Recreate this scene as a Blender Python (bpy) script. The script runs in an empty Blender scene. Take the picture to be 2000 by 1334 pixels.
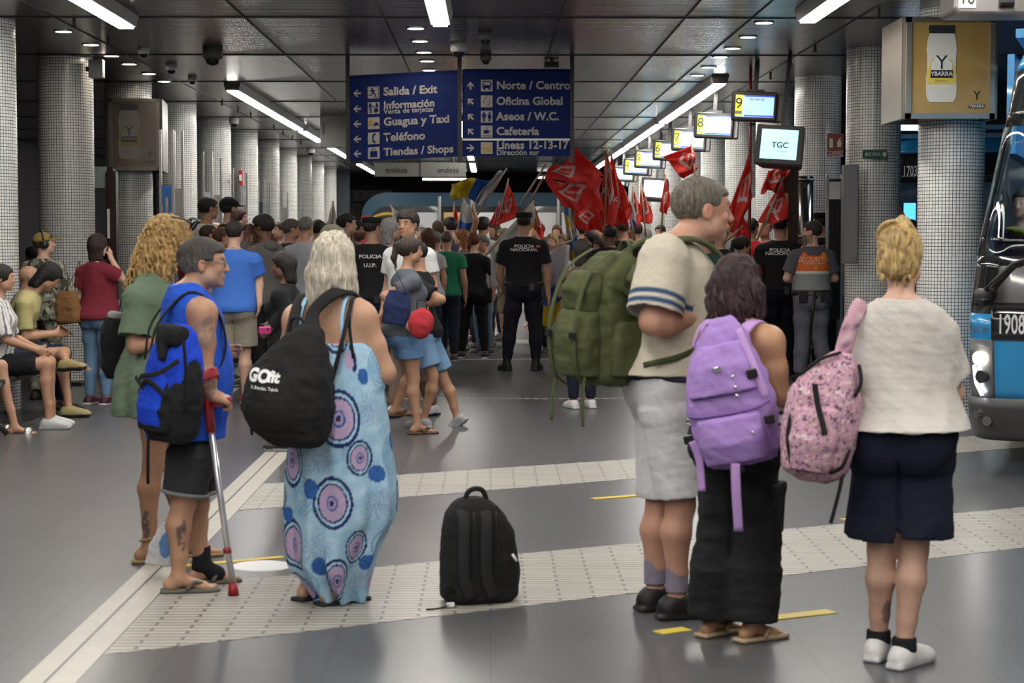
import bpy, bmesh, math, random
import numpy as np
from mathutils import Vector, Matrix, Euler
from mathutils.bvhtree import BVHTree
PI = math.pi
random.seed(7)
SC = bpy.context.scene
COL = SC.collection
H = 1.55            # camera height (m)
FP = 3600.0         # focal length in pixels of the 2000 px wide frame
pitch, yaw = math.atan(197 / FP), math.atan(42 / FP)
cam = bpy.data.cameras.new('camera'); camo = bpy.data.objects.new('camera', cam); COL.objects.link(camo)
cam.sensor_width = 36; cam.lens = FP / 2000 * 36
camo.location = (0, 0, H); camo.rotation_euler = (PI / 2 - pitch, 0, -yaw)
cam.clip_end = 300
cam.dof.use_dof = True; cam.dof.focus_distance = 20; cam.dof.aperture_fstop = 6.3
SC.camera = camo
RC = camo.rotation_euler.to_matrix()

def ray(u, v): return RC @ Vector(((u - 1000) / FP, -(v - 667) / FP, -1))
def at(u, v, Y):
    d = ray(u, v); t = Y / d.y
    return Vector((d.x * t, Y, H + d.z * t))
def gp(u, v, z=0.0):
    d = ray(u, v); t = (z - H) / d.z
    return Vector((d.x * t, d.y * t, z))

# ---------- naming ----------
def tag(o, label=None, cat=None, group=None, kind=None):
    if label: o['label'] = label
    if cat: o['category'] = cat
    if group: o['group'] = group
    if kind: o['kind'] = kind
    return o
def empty(name, loc=(0, 0, 0), rz=0, label=None, cat=None, group=None):
    o = bpy.data.objects.new(name, None); COL.objects.link(o)
    o.location = loc; o.rotation_euler = (0, 0, rz)
    return tag(o, label, cat, group)
def link(name, me, mat=None, parent=None, smooth=False):
    o = bpy.data.objects.new(name, me); COL.objects.link(o)
    if mat: me.materials.append(mat)
    if parent: o.parent = parent
    if smooth: me.polygons.foreach_set('use_smooth', [True] * len(me.polygons))
    return o

# ---------- materials ----------
MC = {}
def nodes(m):
    m.use_nodes = True; nt = m.node_tree
    return nt, nt.nodes['Principled BSDF'], nt.nodes, nt.links
def mat(name, col, rough=.6, metal=0, emit=None, es=0, bump=0, bscale=60, var=0.0, vscale=8, spec=.5, sheen=0, alpha=1, trans=0, coat=0):
    key = (name, tuple(col), rough, metal, es)
    if key in MC: return MC[key]
    m = bpy.data.materials.new(name); nt, b, N, L = nodes(m)
    b.inputs['Base Color'].default_value = (*col, 1)
    b.inputs['Roughness'].default_value = rough; b.inputs['Metallic'].default_value = metal
    b.inputs['Specular IOR Level'].default_value = spec
    b.inputs['Coat Weight'].default_value = coat
    if trans: b.inputs['Transmission Weight'].default_value = trans
    if sheen: b.inputs['Sheen Weight'].default_value = sheen
    if es: b.inputs['Emission Color'].default_value = (*(emit or col), 1); b.inputs['Emission Strength'].default_value = es
    if var:
        tc = N.new('ShaderNodeTexCoord'); n = N.new('ShaderNodeTexNoise'); n.inputs['Scale'].default_value = vscale; n.inputs['Detail'].default_value = 4
        r = N.new('ShaderNodeMapRange'); r.inputs[3].default_value = 1 - var; r.inputs[4].default_value = 1 + var
        mx = N.new('ShaderNodeMix'); mx.data_type = 'RGBA'; mx.blend_type = 'MULTIPLY'; mx.inputs[0].default_value = 1
        L.new(tc.outputs['Object'], n.inputs['Vector']); L.new(n.outputs[0], r.inputs[0])
        mx.inputs[6].default_value = (*col, 1); L.new(r.outputs[0], mx.inputs[7]); L.new(mx.outputs[2], b.inputs['Base Color'])
    if bump:
        tc = N.new('ShaderNodeTexCoord'); n = N.new('ShaderNodeTexNoise'); n.inputs['Scale'].default_value = bscale; n.inputs['Detail'].default_value = 3
        bp = N.new('ShaderNodeBump'); bp.inputs['Strength'].default_value = bump; bp.inputs['Distance'].default_value = .01
        L.new(tc.outputs['Object'], n.inputs['Vector']); L.new(n.outputs[0], bp.inputs['Height']); L.new(bp.outputs[0], b.inputs['Normal'])
    MC[key] = m
    return m
def cloth(col, rough=.9, bump=.35, bs=45):
    return mat('cloth', tuple(col), rough, bump=bump, bscale=bs, var=.10, vscale=14, spec=.25, sheen=.0)
def vcol(name, rough=.8, bump=.25, bs=60, streak=False, spec=.3, sss=0):
    key = ('v' + name, rough, bump)
    if key in MC: return MC[key]
    m = bpy.data.materials.new(name); nt, b, N, L = nodes(m)
    a = N.new('ShaderNodeAttribute'); a.attribute_name = 'Col'
    tc = N.new('ShaderNodeTexCoord'); mp = N.new('ShaderNodeMapping'); n = N.new('ShaderNodeTexNoise'); n.inputs['Detail'].default_value = 4
    mp.inputs['Scale'].default_value = (1, 1, .08) if streak else (1, 1, 1)
    n.inputs['Scale'].default_value = 170 if streak else bs
    r = N.new('ShaderNodeMapRange'); r.inputs[1].default_value = .25; r.inputs[2].default_value = .75
    v_ = .55 if streak else .07
    r.inputs[3].default_value = 1 - v_; r.inputs[4].default_value = 1 + v_
    mx = N.new('ShaderNodeMix'); mx.data_type = 'RGBA'; mx.blend_type = 'MULTIPLY'; mx.inputs[0].default_value = 1
    L.new(tc.outputs['Object'], mp.inputs[0]); L.new(mp.outputs[0], n.inputs['Vector']); L.new(n.outputs[0], r.inputs[0])
    L.new(a.outputs['Color'], mx.inputs[6]); L.new(r.outputs[0], mx.inputs[7]); L.new(mx.outputs[2], b.inputs['Base Color'])
    bp = N.new('ShaderNodeBump'); bp.inputs['Strength'].default_value = bump; bp.inputs['Distance'].default_value = .008
    L.new(n.outputs[0], bp.inputs['Height']); L.new(bp.outputs[0], b.inputs['Normal'])
    b.inputs['Roughness'].default_value = rough; b.inputs['Specular IOR Level'].default_value = spec
    if sss: b.inputs['Subsurface Weight'].default_value = sss; b.inputs['Subsurface Radius'].default_value = (.02, .008, .004); b.inputs['Subsurface Scale'].default_value = .5
    MC[key] = m
    return m
M_SKIN = lambda: vcol('skin', .5, .12, 90, spec=.4)
M_HAIR = lambda: vcol('hair', .55, .9, streak=True, spec=.35)
M_PAT = lambda: vcol('printed_cloth', .85, .3, 50)

# ---------- plain mesh builder ----------
class MB:
    def __init__(s): s.v = []; s.f = []
    def add(s, vs, fs, M=None):
        b = len(s.v)
        s.v += [tuple(M @ Vector(p)) if M is not None else tuple(p) for p in vs]
        s.f += [tuple(b + i for i in f) for f in fs]; return s
    def box(s, c, d, M=None, R=None):
        x, y, z = [k / 2 for k in d]; c = Vector(c)
        vs = [Vector((i * x, j * y, k * z)) for i in (-1, 1) for j in (-1, 1) for k in (-1, 1)]
        if R is not None: vs = [R @ p for p in vs]
        vs = [p + c for p in vs]
        return s.add(vs, [(0, 1, 3, 2), (4, 6, 7, 5), (0, 4, 5, 1), (2, 3, 7, 6), (0, 2, 6, 4), (1, 5, 7, 3)], M)
    def rbox(s, c, d, r=.01, M=None, R=None, seg=3):
        # box with rounded vertical-plane outline (rounded in x-z, thickness y), edges softened
        w, t, h = d; pts = []
        for cx, cz, a0 in ((w/2-r, h/2-r, 0), (-w/2+r, h/2-r, PI/2), (-w/2+r, -h/2+r, PI), (w/2-r, -h/2+r, 1.5*PI)):
            for i in range(seg + 1):
                a = a0 + PI / 2 * i / seg; pts.append((cx + r * math.cos(a), cz + r * math.sin(a)))
        n = len(pts); vs = []
        e = min(r * .4, t * .3)
        for y, k in ((-t/2, 1), (-t/2 + e, 0), (t/2 - e, 0), (t/2, 1)):
            for px, pz in pts:
                q = Vector((px * (1 - k * e / (w / 2)), y, pz * (1 - k * e / (h / 2))))
                vs.append((R @ q if R is not None else q) + Vector(c))
        fs = [tuple(range(n)), tuple(range(4 * n - 1, 3 * n - 1, -1))]
        for l in range(3):
            for i in range(n):
                j = (i + 1) % n; fs.append((l*n+i, (l+1)*n+i, (l+1)*n+j, l*n+j))
        return s.add(vs, fs, M)
    def tube(s, pts, r, n=8, M=None, cap=True, flat=None):
        pts = [Vector(p) for p in pts]; m = len(pts)
        rs = r if isinstance(r, (list, tuple)) else [r] * m
        vs = []; prev = None
        for i, p in enumerate(pts):
            t = (pts[min(i+1, m-1)] - pts[max(i-1, 0)]).normalized()
            if prev is None: a = t.orthogonal().normalized() if flat is None else (Vector(flat) - t * t.dot(Vector(flat))).normalized()
            else: a = (prev - t * t.dot(prev)).normalized()
            prev = a; b = t.cross(a)
            for k in range(n):
                th = 2 * PI * k / n; rr = rs[i]
                ra, rb = (rr if isinstance(rr, (tuple, list)) else (rr, rr))
                vs.append(p + a * ra * math.cos(th) + b * rb * math.sin(th))
        fs = []
        for i in range(m - 1):
            for k in range(n):
                j = (k + 1) % n; fs.append((i*n+k, i*n+j, (i+1)*n+j, (i+1)*n+k))
        if cap: fs += [tuple(range(n - 1, -1, -1)), tuple((m-1)*n + k for k in range(n))]
        return s.add(vs, fs, M)
    def strap(s, pts, w, t, wdir):          # flat band along pts; wdir = width direction
        return s.tube(pts, [(w / 2, t / 2)] * len(pts), 8, flat=wdir)
    def lathe(s, prof, c=(0, 0, 0), n=24, M=None, a0=0, a1=2*PI):
        vs = []; m = len(prof)
        for i in range(n):
            a = a0 + (a1 - a0) * i / n
            for r, z in prof: vs.append((c[0] + r * math.cos(a), c[1] + r * math.sin(a), c[2] + z))
        fs = [(i*m+j, ((i+1) % n)*m+j, ((i+1) % n)*m+j+1, i*m+j+1) for i in range(n) for j in range(m - 1)]
        return s.add(vs, fs, M)
    def prism(s, poly, y0, y1, M=None):      # poly in x-z, extruded along y
        n = len(poly)
        vs = [(x, y0, z) for x, z in poly] + [(x, y1, z) for x, z in poly]
        fs = [tuple(range(n)), tuple(range(2*n-1, n-1, -1))] + [(i, n+i, n+(i+1) % n, (i+1) % n) for i in range(n)]
        return s.add(vs, fs, M)
    def slab(s, poly, z0, z1, M=None):       # poly in x-y, extruded along z
        n = len(poly)
        vs = [(p[0], p[1], z1) for p in poly] + [(p[0], p[1], z0) for p in poly]
        fs = [tuple(range(n)), tuple(range(2*n-1, n-1, -1))] + [(i, n+i, n+(i+1) % n, (i+1) % n) for i in range(n)]
        return s.add(vs, fs, M)
    def build(s, name, m=None, parent=None, smooth=False, bevel=0):
        me = bpy.data.meshes.new(name); me.from_pydata(s.v, [], s.f); me.validate()
        bm = bmesh.new(); bm.from_mesh(me); bmesh.ops.recalc_face_normals(bm, faces=bm.faces)
        if bevel: bmesh.ops.bevel(bm, geom=[e for e in bm.edges if len(e.link_faces) == 2 and e.calc_face_angle(0) > .6], offset=bevel, segments=2, affect='EDGES')
        bm.to_mesh(me); bm.free()
        return link(name, me, m, parent, smooth)
def RZ(a): return Matrix.Rotation(a, 3, 'Z')
def RX(a): return Matrix.Rotation(a, 3, 'X')
def RY(a): return Matrix.Rotation(a, 3, 'Y')

def text_mesh(s, size, bold=0.0, space=1.0, align='CENTER'):
    c = bpy.data.curves.new('t', 'FONT'); c.body = s; c.size = size; c.align_x = align; c.align_y = 'CENTER'
    c.offset = bold * size; c.space_character = space; c.resolution_u = 3
    o = bpy.data.objects.new('t', c); COL.objects.link(o)
    dg = bpy.context.evaluated_depsgraph_get(); dg.update()
    me = bpy.data.meshes.new_from_object(o.evaluated_get(dg))
    bpy.data.objects.remove(o); bpy.data.curves.remove(c)
    me.materials.clear()
    return me
def text(name, s, size, M, m, parent=None, bold=0.0, space=1.0, align='CENTER', sx=1):
    # M: 4x4 placing text (x right, y up of lettering)
    me = text_mesh(s, size, bold, space, align)
    me.transform(M @ Matrix.Diagonal((sx, 1, 1, 1)))
    return link(name, me, m, parent)
FACE = Matrix(((1, 0, 0, 0), (0, 0, -1, 0), (0, 1, 0, 0), (0, 0, 0, 1)))   # lettering facing -Y
def T(x, y, z): return Matrix.Translation((x, y, z))
def text_on(s, size, origin, R, target, m, parent, bold=.02, push=.004, space=1.0, name='lettering', sx=1):
    """lettering projected on a mesh object (same local frame as parent). origin: point in front of the surface, R: 3x3 (x right, y up, -z shooting direction)"""
    me = text_mesh(s, size, bold, space)
    bm = bmesh.new(); bm.from_mesh(me)
    bmesh.ops.triangulate(bm, faces=bm.faces)
    bmesh.ops.subdivide_edges(bm, edges=[e for e in bm.edges if e.calc_length() > .02], cuts=1)
    tb = target if isinstance(target, BVHTree) else BVHTree.FromPolygons([v.co for v in target.data.vertices], [tuple(p.vertices) for p in target.data.polygons])
    d = (R @ Vector((0, 0, -1))).normalized()
    lost = []
    for v in bm.verts:
        p = Vector(origin) + R @ Vector((v.co.x * sx, v.co.y, 0))
        h = tb.ray_cast(p, d, 1.0)
        if h[0] is None: lost.append(v)
        else: v.co = h[0] - d * push
    bmesh.ops.delete(bm, geom=lost, context='VERTS')
    bm.to_mesh(me); bm.free()
    return link(name, me, m, parent)

# ---------- signed distance modelling ----------
def V(*a): return np.array(a if len(a) > 1 else a[0], dtype=np.float32)
class Rc:                                  # tapered capsule, optional stretch (axis, factor); flat=True gives flat ends
    def __init__(s, a, b, ra, rb, st=None, flat=False):
        s.a, s.b, s.ra, s.rb, s.flat = V(a), V(b), ra, rb, flat
        s.st = None
        if st: n = V(st[0]); n = n / np.linalg.norm(n); s.st = (n, st[1])
        f = max(1, st[1]) if st else 1
        r = max(ra, rb) * f
        s.lo = np.minimum(s.a, s.b) - r; s.hi = np.maximum(s.a, s.b) + r
    def ev(s, X, Y, Z, add=0):
        a, b = s.a, s.b
        px, py, pz = X - a[0], Y - a[1], Z - a[2]; ba = b - a
        if s.st is not None:
            n, f = s.st; m = (b - a) / 2; g = 1 / f - 1
            q = (px - m[0]) * n[0] + (py - m[1]) * n[1] + (pz - m[2]) * n[2]
            px = px + n[0] * q * g; py = py + n[1] * q * g; pz = pz + n[2] * q * g
            ba2 = ba + n * (ba @ n) * g; off = m + (-m @ n) * n * g - 0  # transformed a relative to a
            a2 = n * ((-m) @ n) * g
            px, py, pz = px - a2[0], py - a2[1], pz - a2[2]; ba = ba2
        L = float(ba @ ba) + 1e-9
        h0 = (px * ba[0] + py * ba[1] + pz * ba[2]) / L
        h = np.clip(h0, 0, 1)
        dx, dy, dz = px - ba[0] * (h0 if s.flat else h), py - ba[1] * (h0 if s.flat else h), pz - ba[2] * (h0 if s.flat else h)
        d = np.sqrt(dx * dx + dy * dy + dz * dz) - (s.ra + (s.rb - s.ra) * h) - add
        if s.flat:
            l = math.sqrt(L); d = np.maximum(d, np.maximum(-h0 * l, (h0 - 1) * l))
        return d
class El:
    def __init__(s, c, r, R=None):
        s.c, s.r = V(c), V(r); s.R = None if R is None else np.array(R, dtype=np.float32)
        m = s.r if R is None else np.abs(s.R) @ s.r
        s.lo, s.hi = s.c - m, s.c + m
    def ev(s, X, Y, Z, add=0):
        x, y, z = X - s.c[0], Y - s.c[1], Z - s.c[2]
        if s.R is not None:
            R = s.R
            x, y, z = x*R[0, 0]+y*R[1, 0]+z*R[2, 0], x*R[0, 1]+y*R[1, 1]+z*R[2, 1], x*R[0, 2]+y*R[1, 2]+z*R[2, 2]
        r = s.r + add
        k0 = np.sqrt((x/r[0])**2 + (y/r[1])**2 + (z/r[2])**2)
        k1 = np.sqrt((x/r[0]**2)**2 + (y/r[1]**2)**2 + (z/r[2]**2)**2) + 1e-6
        return k0 * (k0 - 1) / k1
class Bx:
    def __init__(s, c, h, R=None, r=.01):
        s.c, s.h, s.rr = V(c), V(h), r; s.R = None if R is None else np.array(R, dtype=np.float32)
        m = s.h if R is None else np.abs(s.R) @ s.h
        s.lo, s.hi = s.c - m, s.c + m
    def ev(s, X, Y, Z, add=0):
        x, y, z = X - s.c[0], Y - s.c[1], Z - s.c[2]
        if s.R is not None:
            R = s.R
            x, y, z = x*R[0, 0]+y*R[1, 0]+z*R[2, 0], x*R[0, 1]+y*R[1, 1]+z*R[2, 1], x*R[0, 2]+y*R[1, 2]+z*R[2, 2]
        h = s.h - s.rr + add
        qx, qy, qz = np.abs(x) - h[0], np.abs(y) - h[1], np.abs(z) - h[2]
        o = np.sqrt(np.maximum(qx, 0)**2 + np.maximum(qy, 0)**2 + np.maximum(qz, 0)**2)
        return o + np.minimum(np.maximum(qx, np.maximum(qy, qz)), 0) - s.rr
class Loft:                                # stack of ellipses (z, cx, cy, rx, ry); p = superellipse power
    def __init__(s, sec, p=2.0, cap=True, folds=None):
        sec = sorted(sec); s.s = np.array(sec, dtype=np.float32); s.p = p; s.folds = folds
        a = s.s; zz = np.linspace(a[0, 0], a[-1, 0], 64)
        # smooth interpolation
        s.zz = zz; s.t = np.stack([np.interp(zz, a[:, 0], a[:, i]) for i in range(1, 5)], 1)
        for _ in range(3): s.t[1:-1] = (s.t[:-2] + 2 * s.t[1:-1] + s.t[2:]) / 4
        m = .06 if folds else 0
        s.lo = V((a[:, 1] - a[:, 3]).min() - m, (a[:, 2] - a[:, 4]).min() - m, a[0, 0])
        s.hi = V((a[:, 1] + a[:, 3]).max() + m, (a[:, 2] + a[:, 4]).max() + m, a[-1, 0])
    def ev(s, X, Y, Z, add=0):
        z = Z.ravel()
        cx, cy, rx, ry = [np.interp(z, s.zz, s.t[:, i]).reshape(Z.shape).astype(np.float32) for i in range(4)]
        rx = rx + add; ry = ry + add
        x, y = (X - cx) / rx, (Y - cy) / ry
        if s.p == 2: k = np.sqrt(x * x + y * y)
        else: k = (np.abs(x)**s.p + np.abs(y)**s.p)**(1 / s.p)
        mr = np.minimum(rx, ry)
        if s.folds:
            n, amp, zt, ph = s.folds      # folds growing downwards from zt
            th = np.arctan2(y, x); g = np.clip((zt - Z) / (zt - s.zz[0]), 0, 1)
            k = k + (amp * g * (np.sin(n * th + ph) + .5 * np.sin((n * 1.7) // 1 * th + 2.1 * ph + 3 * Z))) / mr
        d = (k - 1) * mr
        return np.maximum(d, np.maximum(s.zz[0] - add * 0 - Z, Z - s.zz[-1]))
class Pl:                                  # half space cut: removes where (p-p0).n > 0
    def __init__(s, p, n): s.p, s.n = V(p), V(n) / np.linalg.norm(V(n))
    def ev(s, X, Y, Z): return (X - s.p[0]) * s.n[0] + (Y - s.p[1]) * s.n[1] + (Z - s.p[2]) * s.n[2]

def nets(F, lo, v):
    """surface nets: vertices (n,3), quads (m,4)"""
    ins = F < 0
    nx, ny, nz = F.shape
    c = [ins[i:nx-1+i, j:ny-1+j, k:nz-1+k] for i in (0, 1) for j in (0, 1) for k in (0, 1)]
    a_ = c[0].copy(); o_ = c[0].copy()
    for q in c[1:]: a_ &= q; o_ |= q
    act = o_ & ~a_
    I, J, K = np.nonzero(act); n = len(I)
    if not n: return np.zeros((0, 3)), np.zeros((0, 4), int)
    f = {(i, j, k): F[I+i, J+j, K+k] for i in (0, 1) for j in (0, 1) for k in (0, 1)}
    P = np.zeros((n, 3)); W = np.zeros(n)
    for e0 in f:
        for ax in range(3):
            if e0[ax]: continue
            e1 = tuple(1 if q == ax else e0[q] for q in range(3))
            fa, fb = f[e0], f[e1]; m = (fa < 0) != (fb < 0)
            t = np.where(m, fa / np.where(m, fa - fb, 1), 0)
            for q in range(3): P[:, q] += np.where(m, e0[q] + (t if q == ax else 0), 0)
            W += m
    P /= W[:, None]
    P += np.stack([I, J, K], 1)
    id_ = np.full(act.shape, -1, np.int32); id_[I, J, K] = np.arange(n)
    Q = []
    for ax in range(3):
        A = np.moveaxis(ins, ax, 0); G = np.moveaxis(id_, ax, 0)
        x = A[:-1, 1:-1, 1:-1] != A[1:, 1:-1, 1:-1]
        i, j, k = np.nonzero(x)
        q = np.stack([G[i, j, k], G[i, j+1, k], G[i, j+1, k+1], G[i, j, k+1]], 1)
        s_ = A[i, j+1, k+1]
        if ax == 1: s_ = ~s_
        q[~s_] = q[~s_][:, ::-1]
        Q.append(q)
    Q = np.concatenate(Q); Q = Q[(Q >= 0).all(1)]
    return P * v + lo, Q

def smooth_noise(P, sc, seed=0, oct=1):
    r = np.random.RandomState(seed); o = np.zeros(len(P)); amp = 1
    for q in range(oct):
        for _ in range(5):
            d = r.normal(size=3); d /= np.linalg.norm(d); d2 = r.normal(size=3) * .7
            o += amp * np.sin(P @ d * 6.28 / sc * r.uniform(.6, 1.5) + 1.3 * np.sin(P @ d2 * 6.28 / sc + r.uniform(0, 6)) + r.uniform(0, 6))
        sc *= .5; amp *= .5
    return o / 5
def sdf(name, prims, v, m, parent, k=.03, disp=None, col=None, cut=(), colobj=None, add=0.0, smooth=1):
    """prims: prim or (prim, op, k) with op '+', '-'; disp(P,N)->offset; col(P,N)->rgb"""
    pr = [p if isinstance(p, tuple) else (p, '+', k) for p in prims]
    lo = np.min([p[0].lo for p in pr if p[1] == '+'], 0) - 2.5 * v - add; hi = np.max([p[0].hi for p in pr if p[1] == '+'], 0) + 2.5 * v + add
    n = np.ceil((hi - lo) / v).astype(int) + 1
    ax = [(lo[i] + v * np.arange(n[i])).astype(np.float32) for i in range(3)]
    F = np.full(n, .08, np.float32)
    for p, op, kk in pr:
        mg = kk + 2 * v + add
        sl = tuple(slice(max(0, int((p.lo[i] - mg - lo[i]) / v)), min(n[i], int((p.hi[i] + mg - lo[i]) / v) + 2)) for i in range(3))
        if any(q.start >= q.stop for q in sl): continue
        X, Y, Z = np.meshgrid(ax[0][sl[0]], ax[1][sl[1]], ax[2][sl[2]], indexing='ij', sparse=True)
        X, Y, Z = X + 0 * (Y + Z), Y, Z + 0 * X
        d = p.ev(X, Y, Z, add) if op == '+' else p.ev(X, Y, Z)
        f = F[sl]
        if op == '+':
            if kk > 0:
                h = np.clip(.5 + .5 * (f - d) / kk, 0, 1); F[sl] = f * (1 - h) + d * h - kk * h * (1 - h)
            else: F[sl] = np.minimum(f, d)
        else:
            if kk > 0:
                h = np.clip(.5 - .5 * (f + d) / kk, 0, 1); F[sl] = f * (1 - h) - d * h + kk * h * (1 - h)
            else: F[sl] = np.maximum(f, -d)
    if cut:
        X, Y, Z = np.meshgrid(*ax, indexing='ij', sparse=True)
        for c in cut: F = np.maximum(F, c.ev(X, Y, Z))
    F[0] = F[-1] = .05; F[:, 0] = F[:, -1] = .05; F[:, :, 0] = F[:, :, -1] = .05
    P, Q = nets(F, lo, v)
    return netmesh(name, P, Q, m, parent, disp, col, smooth)
def vnormals(P, Q):
    a = P[Q[:, 2]] - P[Q[:, 0]]; b = P[Q[:, 3]] - P[Q[:, 1]]; fn = np.cross(a, b)
    N = np.zeros_like(P)
    for i in range(4): np.add.at(N, Q[:, i], fn)
    return N / (np.linalg.norm(N, axis=1)[:, None] + 1e-12)
def netmesh(name, P, Q, m, parent, disp=None, col=None, smooth=1):
    for _ in range(smooth):
        S = np.zeros_like(P); W = np.zeros(len(P))
        for i in range(4):
            np.add.at(S, Q[:, i], P[Q[:, (i+1) % 4]] + P[Q[:, (i+3) % 4]]); np.add.at(W, Q[:, i], 2)
        P = P * .5 + .5 * S / np.maximum(W, 1)[:, None]
    N = vnormals(P, Q)
    C = np.clip(col(P, N), 0, 1) if col is not None else None
    if disp is not None: P = P + N * disp(P, N)[:, None]
    me = bpy.data.meshes.new(name)
    me.vertices.add(len(P)); me.vertices.foreach_set('co', P.astype(np.float32).ravel())
    me.loops.add(len(Q) * 4); me.loops.foreach_set('vertex_index', Q.astype(np.int32).ravel())
    me.polygons.add(len(Q)); me.polygons.foreach_set('loop_start', np.arange(0, len(Q) * 4, 4, dtype=np.int32))
    me.polygons.foreach_set('use_smooth', np.ones(len(Q), bool))
    me.update(calc_edges=True)
    if C is not None: setcol(me, C)
    return link(name, me, m, parent)
def setcol(me, C):
    at_ = me.attributes.new('Col', 'FLOAT_COLOR', 'POINT')
    if C.ndim == 1: C = np.tile(C, (len(me.vertices), 1))
    at_.data.foreach_set('color', np.concatenate([C, np.ones((len(C), 1))], 1).astype(np.float32).ravel())
def solid(c): return lambda P, N: np.tile(np.array(c, float), (len(P), 1))
# ================= the hall =================
CZ = 3.55
SUR = lambda o: tag(o, kind='structure')
def brick_mat(name, c1, mortar, w, h, ms, rough, uv=True, metal=0, bump=.3, off=0.0, coat=0, var=.12):
    m = bpy.data.materials.new(name); nt, b, N, L = nodes(m)
    tc = N.new('ShaderNodeTexCoord'); br = N.new('ShaderNodeTexBrick')
    br.offset = off; br.squash = 1
    br.inputs['Scale'].default_value = 1; br.inputs['Brick Width'].default_value = w; br.inputs['Row Height'].default_value = h
    br.inputs['Mortar Size'].default_value = ms; br.inputs['Mortar Smooth'].default_value = .1; br.inputs['Bias'].default_value = 0
    br.inputs['Color1'].default_value = (*c1, 1); br.inputs['Color2'].default_value = (*[k * (1 - var) for k in c1], 1); br.inputs['Mortar'].default_value = (*mortar, 1)
    L.new(tc.outputs['UV' if uv else 'Object'], br.inputs['Vector'])
    nz = N.new('ShaderNodeTexNoise'); nz.inputs['Scale'].default_value = 1.7; nz.inputs['Detail'].default_value = 5
    L.new(tc.outputs['Object'], nz.inputs['Vector'])
    mr = N.new('ShaderNodeMapRange'); mr.inputs[3].default_value = .82; mr.inputs[4].default_value = 1.15; L.new(nz.outputs[0], mr.inputs[0])
    mx = N.new('ShaderNodeMix'); mx.data_type = 'RGBA'; mx.blend_type = 'MULTIPLY'; mx.inputs[0].default_value = 1
    L.new(br.outputs['Color'], mx.inputs[6]); L.new(mr.outputs[0], mx.inputs[7]); L.new(mx.outputs[2], b.inputs['Base Color'])
    bp = N.new('ShaderNodeBump'); bp.invert = True; bp.inputs['Strength'].default_value = bump; bp.inputs['Distance'].default_value = .004
    L.new(br.outputs['Fac'], bp.inputs['Height']); L.new(bp.outputs[0], b.inputs['Normal'])
    b.inputs['Roughness'].default_value = rough; b.inputs['Metallic'].default_value = metal; b.inputs['Coat Weight'].default_value = coat
    return m
M_FLOOR = brick_mat('dark_granite_tiles', (.095, .095, .10), (.06, .06, .062), .6, .6, .004, .31, uv=False, bump=.0, var=.06)
nt = M_FLOOR.node_tree; N, L = nt.nodes, nt.links
M_TILE = brick_mat('white_mosaic', (.74, .74, .70), (.07, .07, .075), .030, .030, .0028, .25, bump=.5, var=.14)
M_CREAM = mat('cream_stone', (.40, .38, .33), .38, var=.12, vscale=6, bump=.1, bscale=90)
M_TACT = brick_mat('ribbed_cream_tiles', (.42, .40, .35), (.14, .13, .12), .30, .055, .007, .42, uv=False, bump=.9, off=.5, var=.15)
M_DARK = mat('dark_metal', (.03, .03, .032), .45, .3)
M_BLACK = mat('black_plastic', (.012, .012, .013), .45)
M_ALU = mat('brushed_metal', (.42, .41, .40), .35, .9, bump=.1, bscale=120)
M_WPLAST = mat('white_plastic', (.6, .6, .6), .4)
M_LAMP = mat('lamp_light', (1, .97, .93), .5, emit=(1, .96, .90), es=26)
M_DOWN = mat('downlight_glow', (1, .9, .78), .5, emit=(1, .88, .74), es=45)
M_WHITE = mat('white_paint', (.75, .75, .75), .5)
M_GLASS = None

# floor
fl = MB().slab([(-9.5, -12), (11, -12), (11, 60), (-9.5, 60)], -.1, 0).build('floor', M_FLOOR); SUR(fl)
def strip(n, poly, m, z=.002, rot=None):
    o = MB().slab(poly, -.01, z).build('trim_%d' % n, m); SUR(o)
    return o
BX = (-1.655, -1.565, -1.45)
strip(1, [(BX[0], 2), (BX[1] - .006, 2), (BX[1] - .006, 14.1), (BX[0], 14.1)], M_CREAM)
strip(2, [(BX[1] + .006, 2), (BX[2] - .006, 2), (BX[2] - .006, 14.1), (BX[1] + .006, 14.1)], M_CREAM)
def tband(n, p0, w, L_, ang):
    me = MB().slab([(0, 0), (L_, 0), (L_, w), (0, w)], -.01, .0025)
    o = me.build('trim_%d' % n, M_TACT); SUR(o); o.location = (p0[0], p0[1], 0); o.rotation_euler = (0, 0, ang); return o
def lineband(n, a, b, c, d, m=M_TACT):
    return strip(n, [(p.x, p.y) for p in (a, b, c, d)], m)
def L2(x, x0, y0, sl): return (x, y0 + sl * (x - x0))
strip(3, [L2(-1.45, -1.44, 6.85, .571), L2(8, -1.44, 6.85, .571), L2(8, -1.47, 8.2, .53), L2(-1.45, -1.47, 8.2, .53)], M_TACT)
strip(4, [L2(-1.45, -1.54, 10.5, .58), L2(8, -1.54, 10.5, .58), L2(8, -1.35, 11.75, .535), L2(-1.45, -1.35, 11.75, .535)], M_TACT)
strip(5, [(-2.5, 27.4), (4, 28.2), (4, 29.2), (-2.5, 28.4)], M_CREAM)
strip(6, [(-2.5, 24.0), (4, 24.0), (4, 24.12), (-2.5, 24.12)], M_CREAM)
b_ = MB()
for i in range(50):
    x = -1.2 + i * .085; b_.slab([(x, 18.0), (x + .06, 18.0), (x + .06, 18.09), (x, 18.09)], 0, .002)
SUR(b_.build('trim_7', M_CREAM))
M_YEL = mat('yellow_tape', (.62, .47, .06), .5, var=.15)
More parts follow.
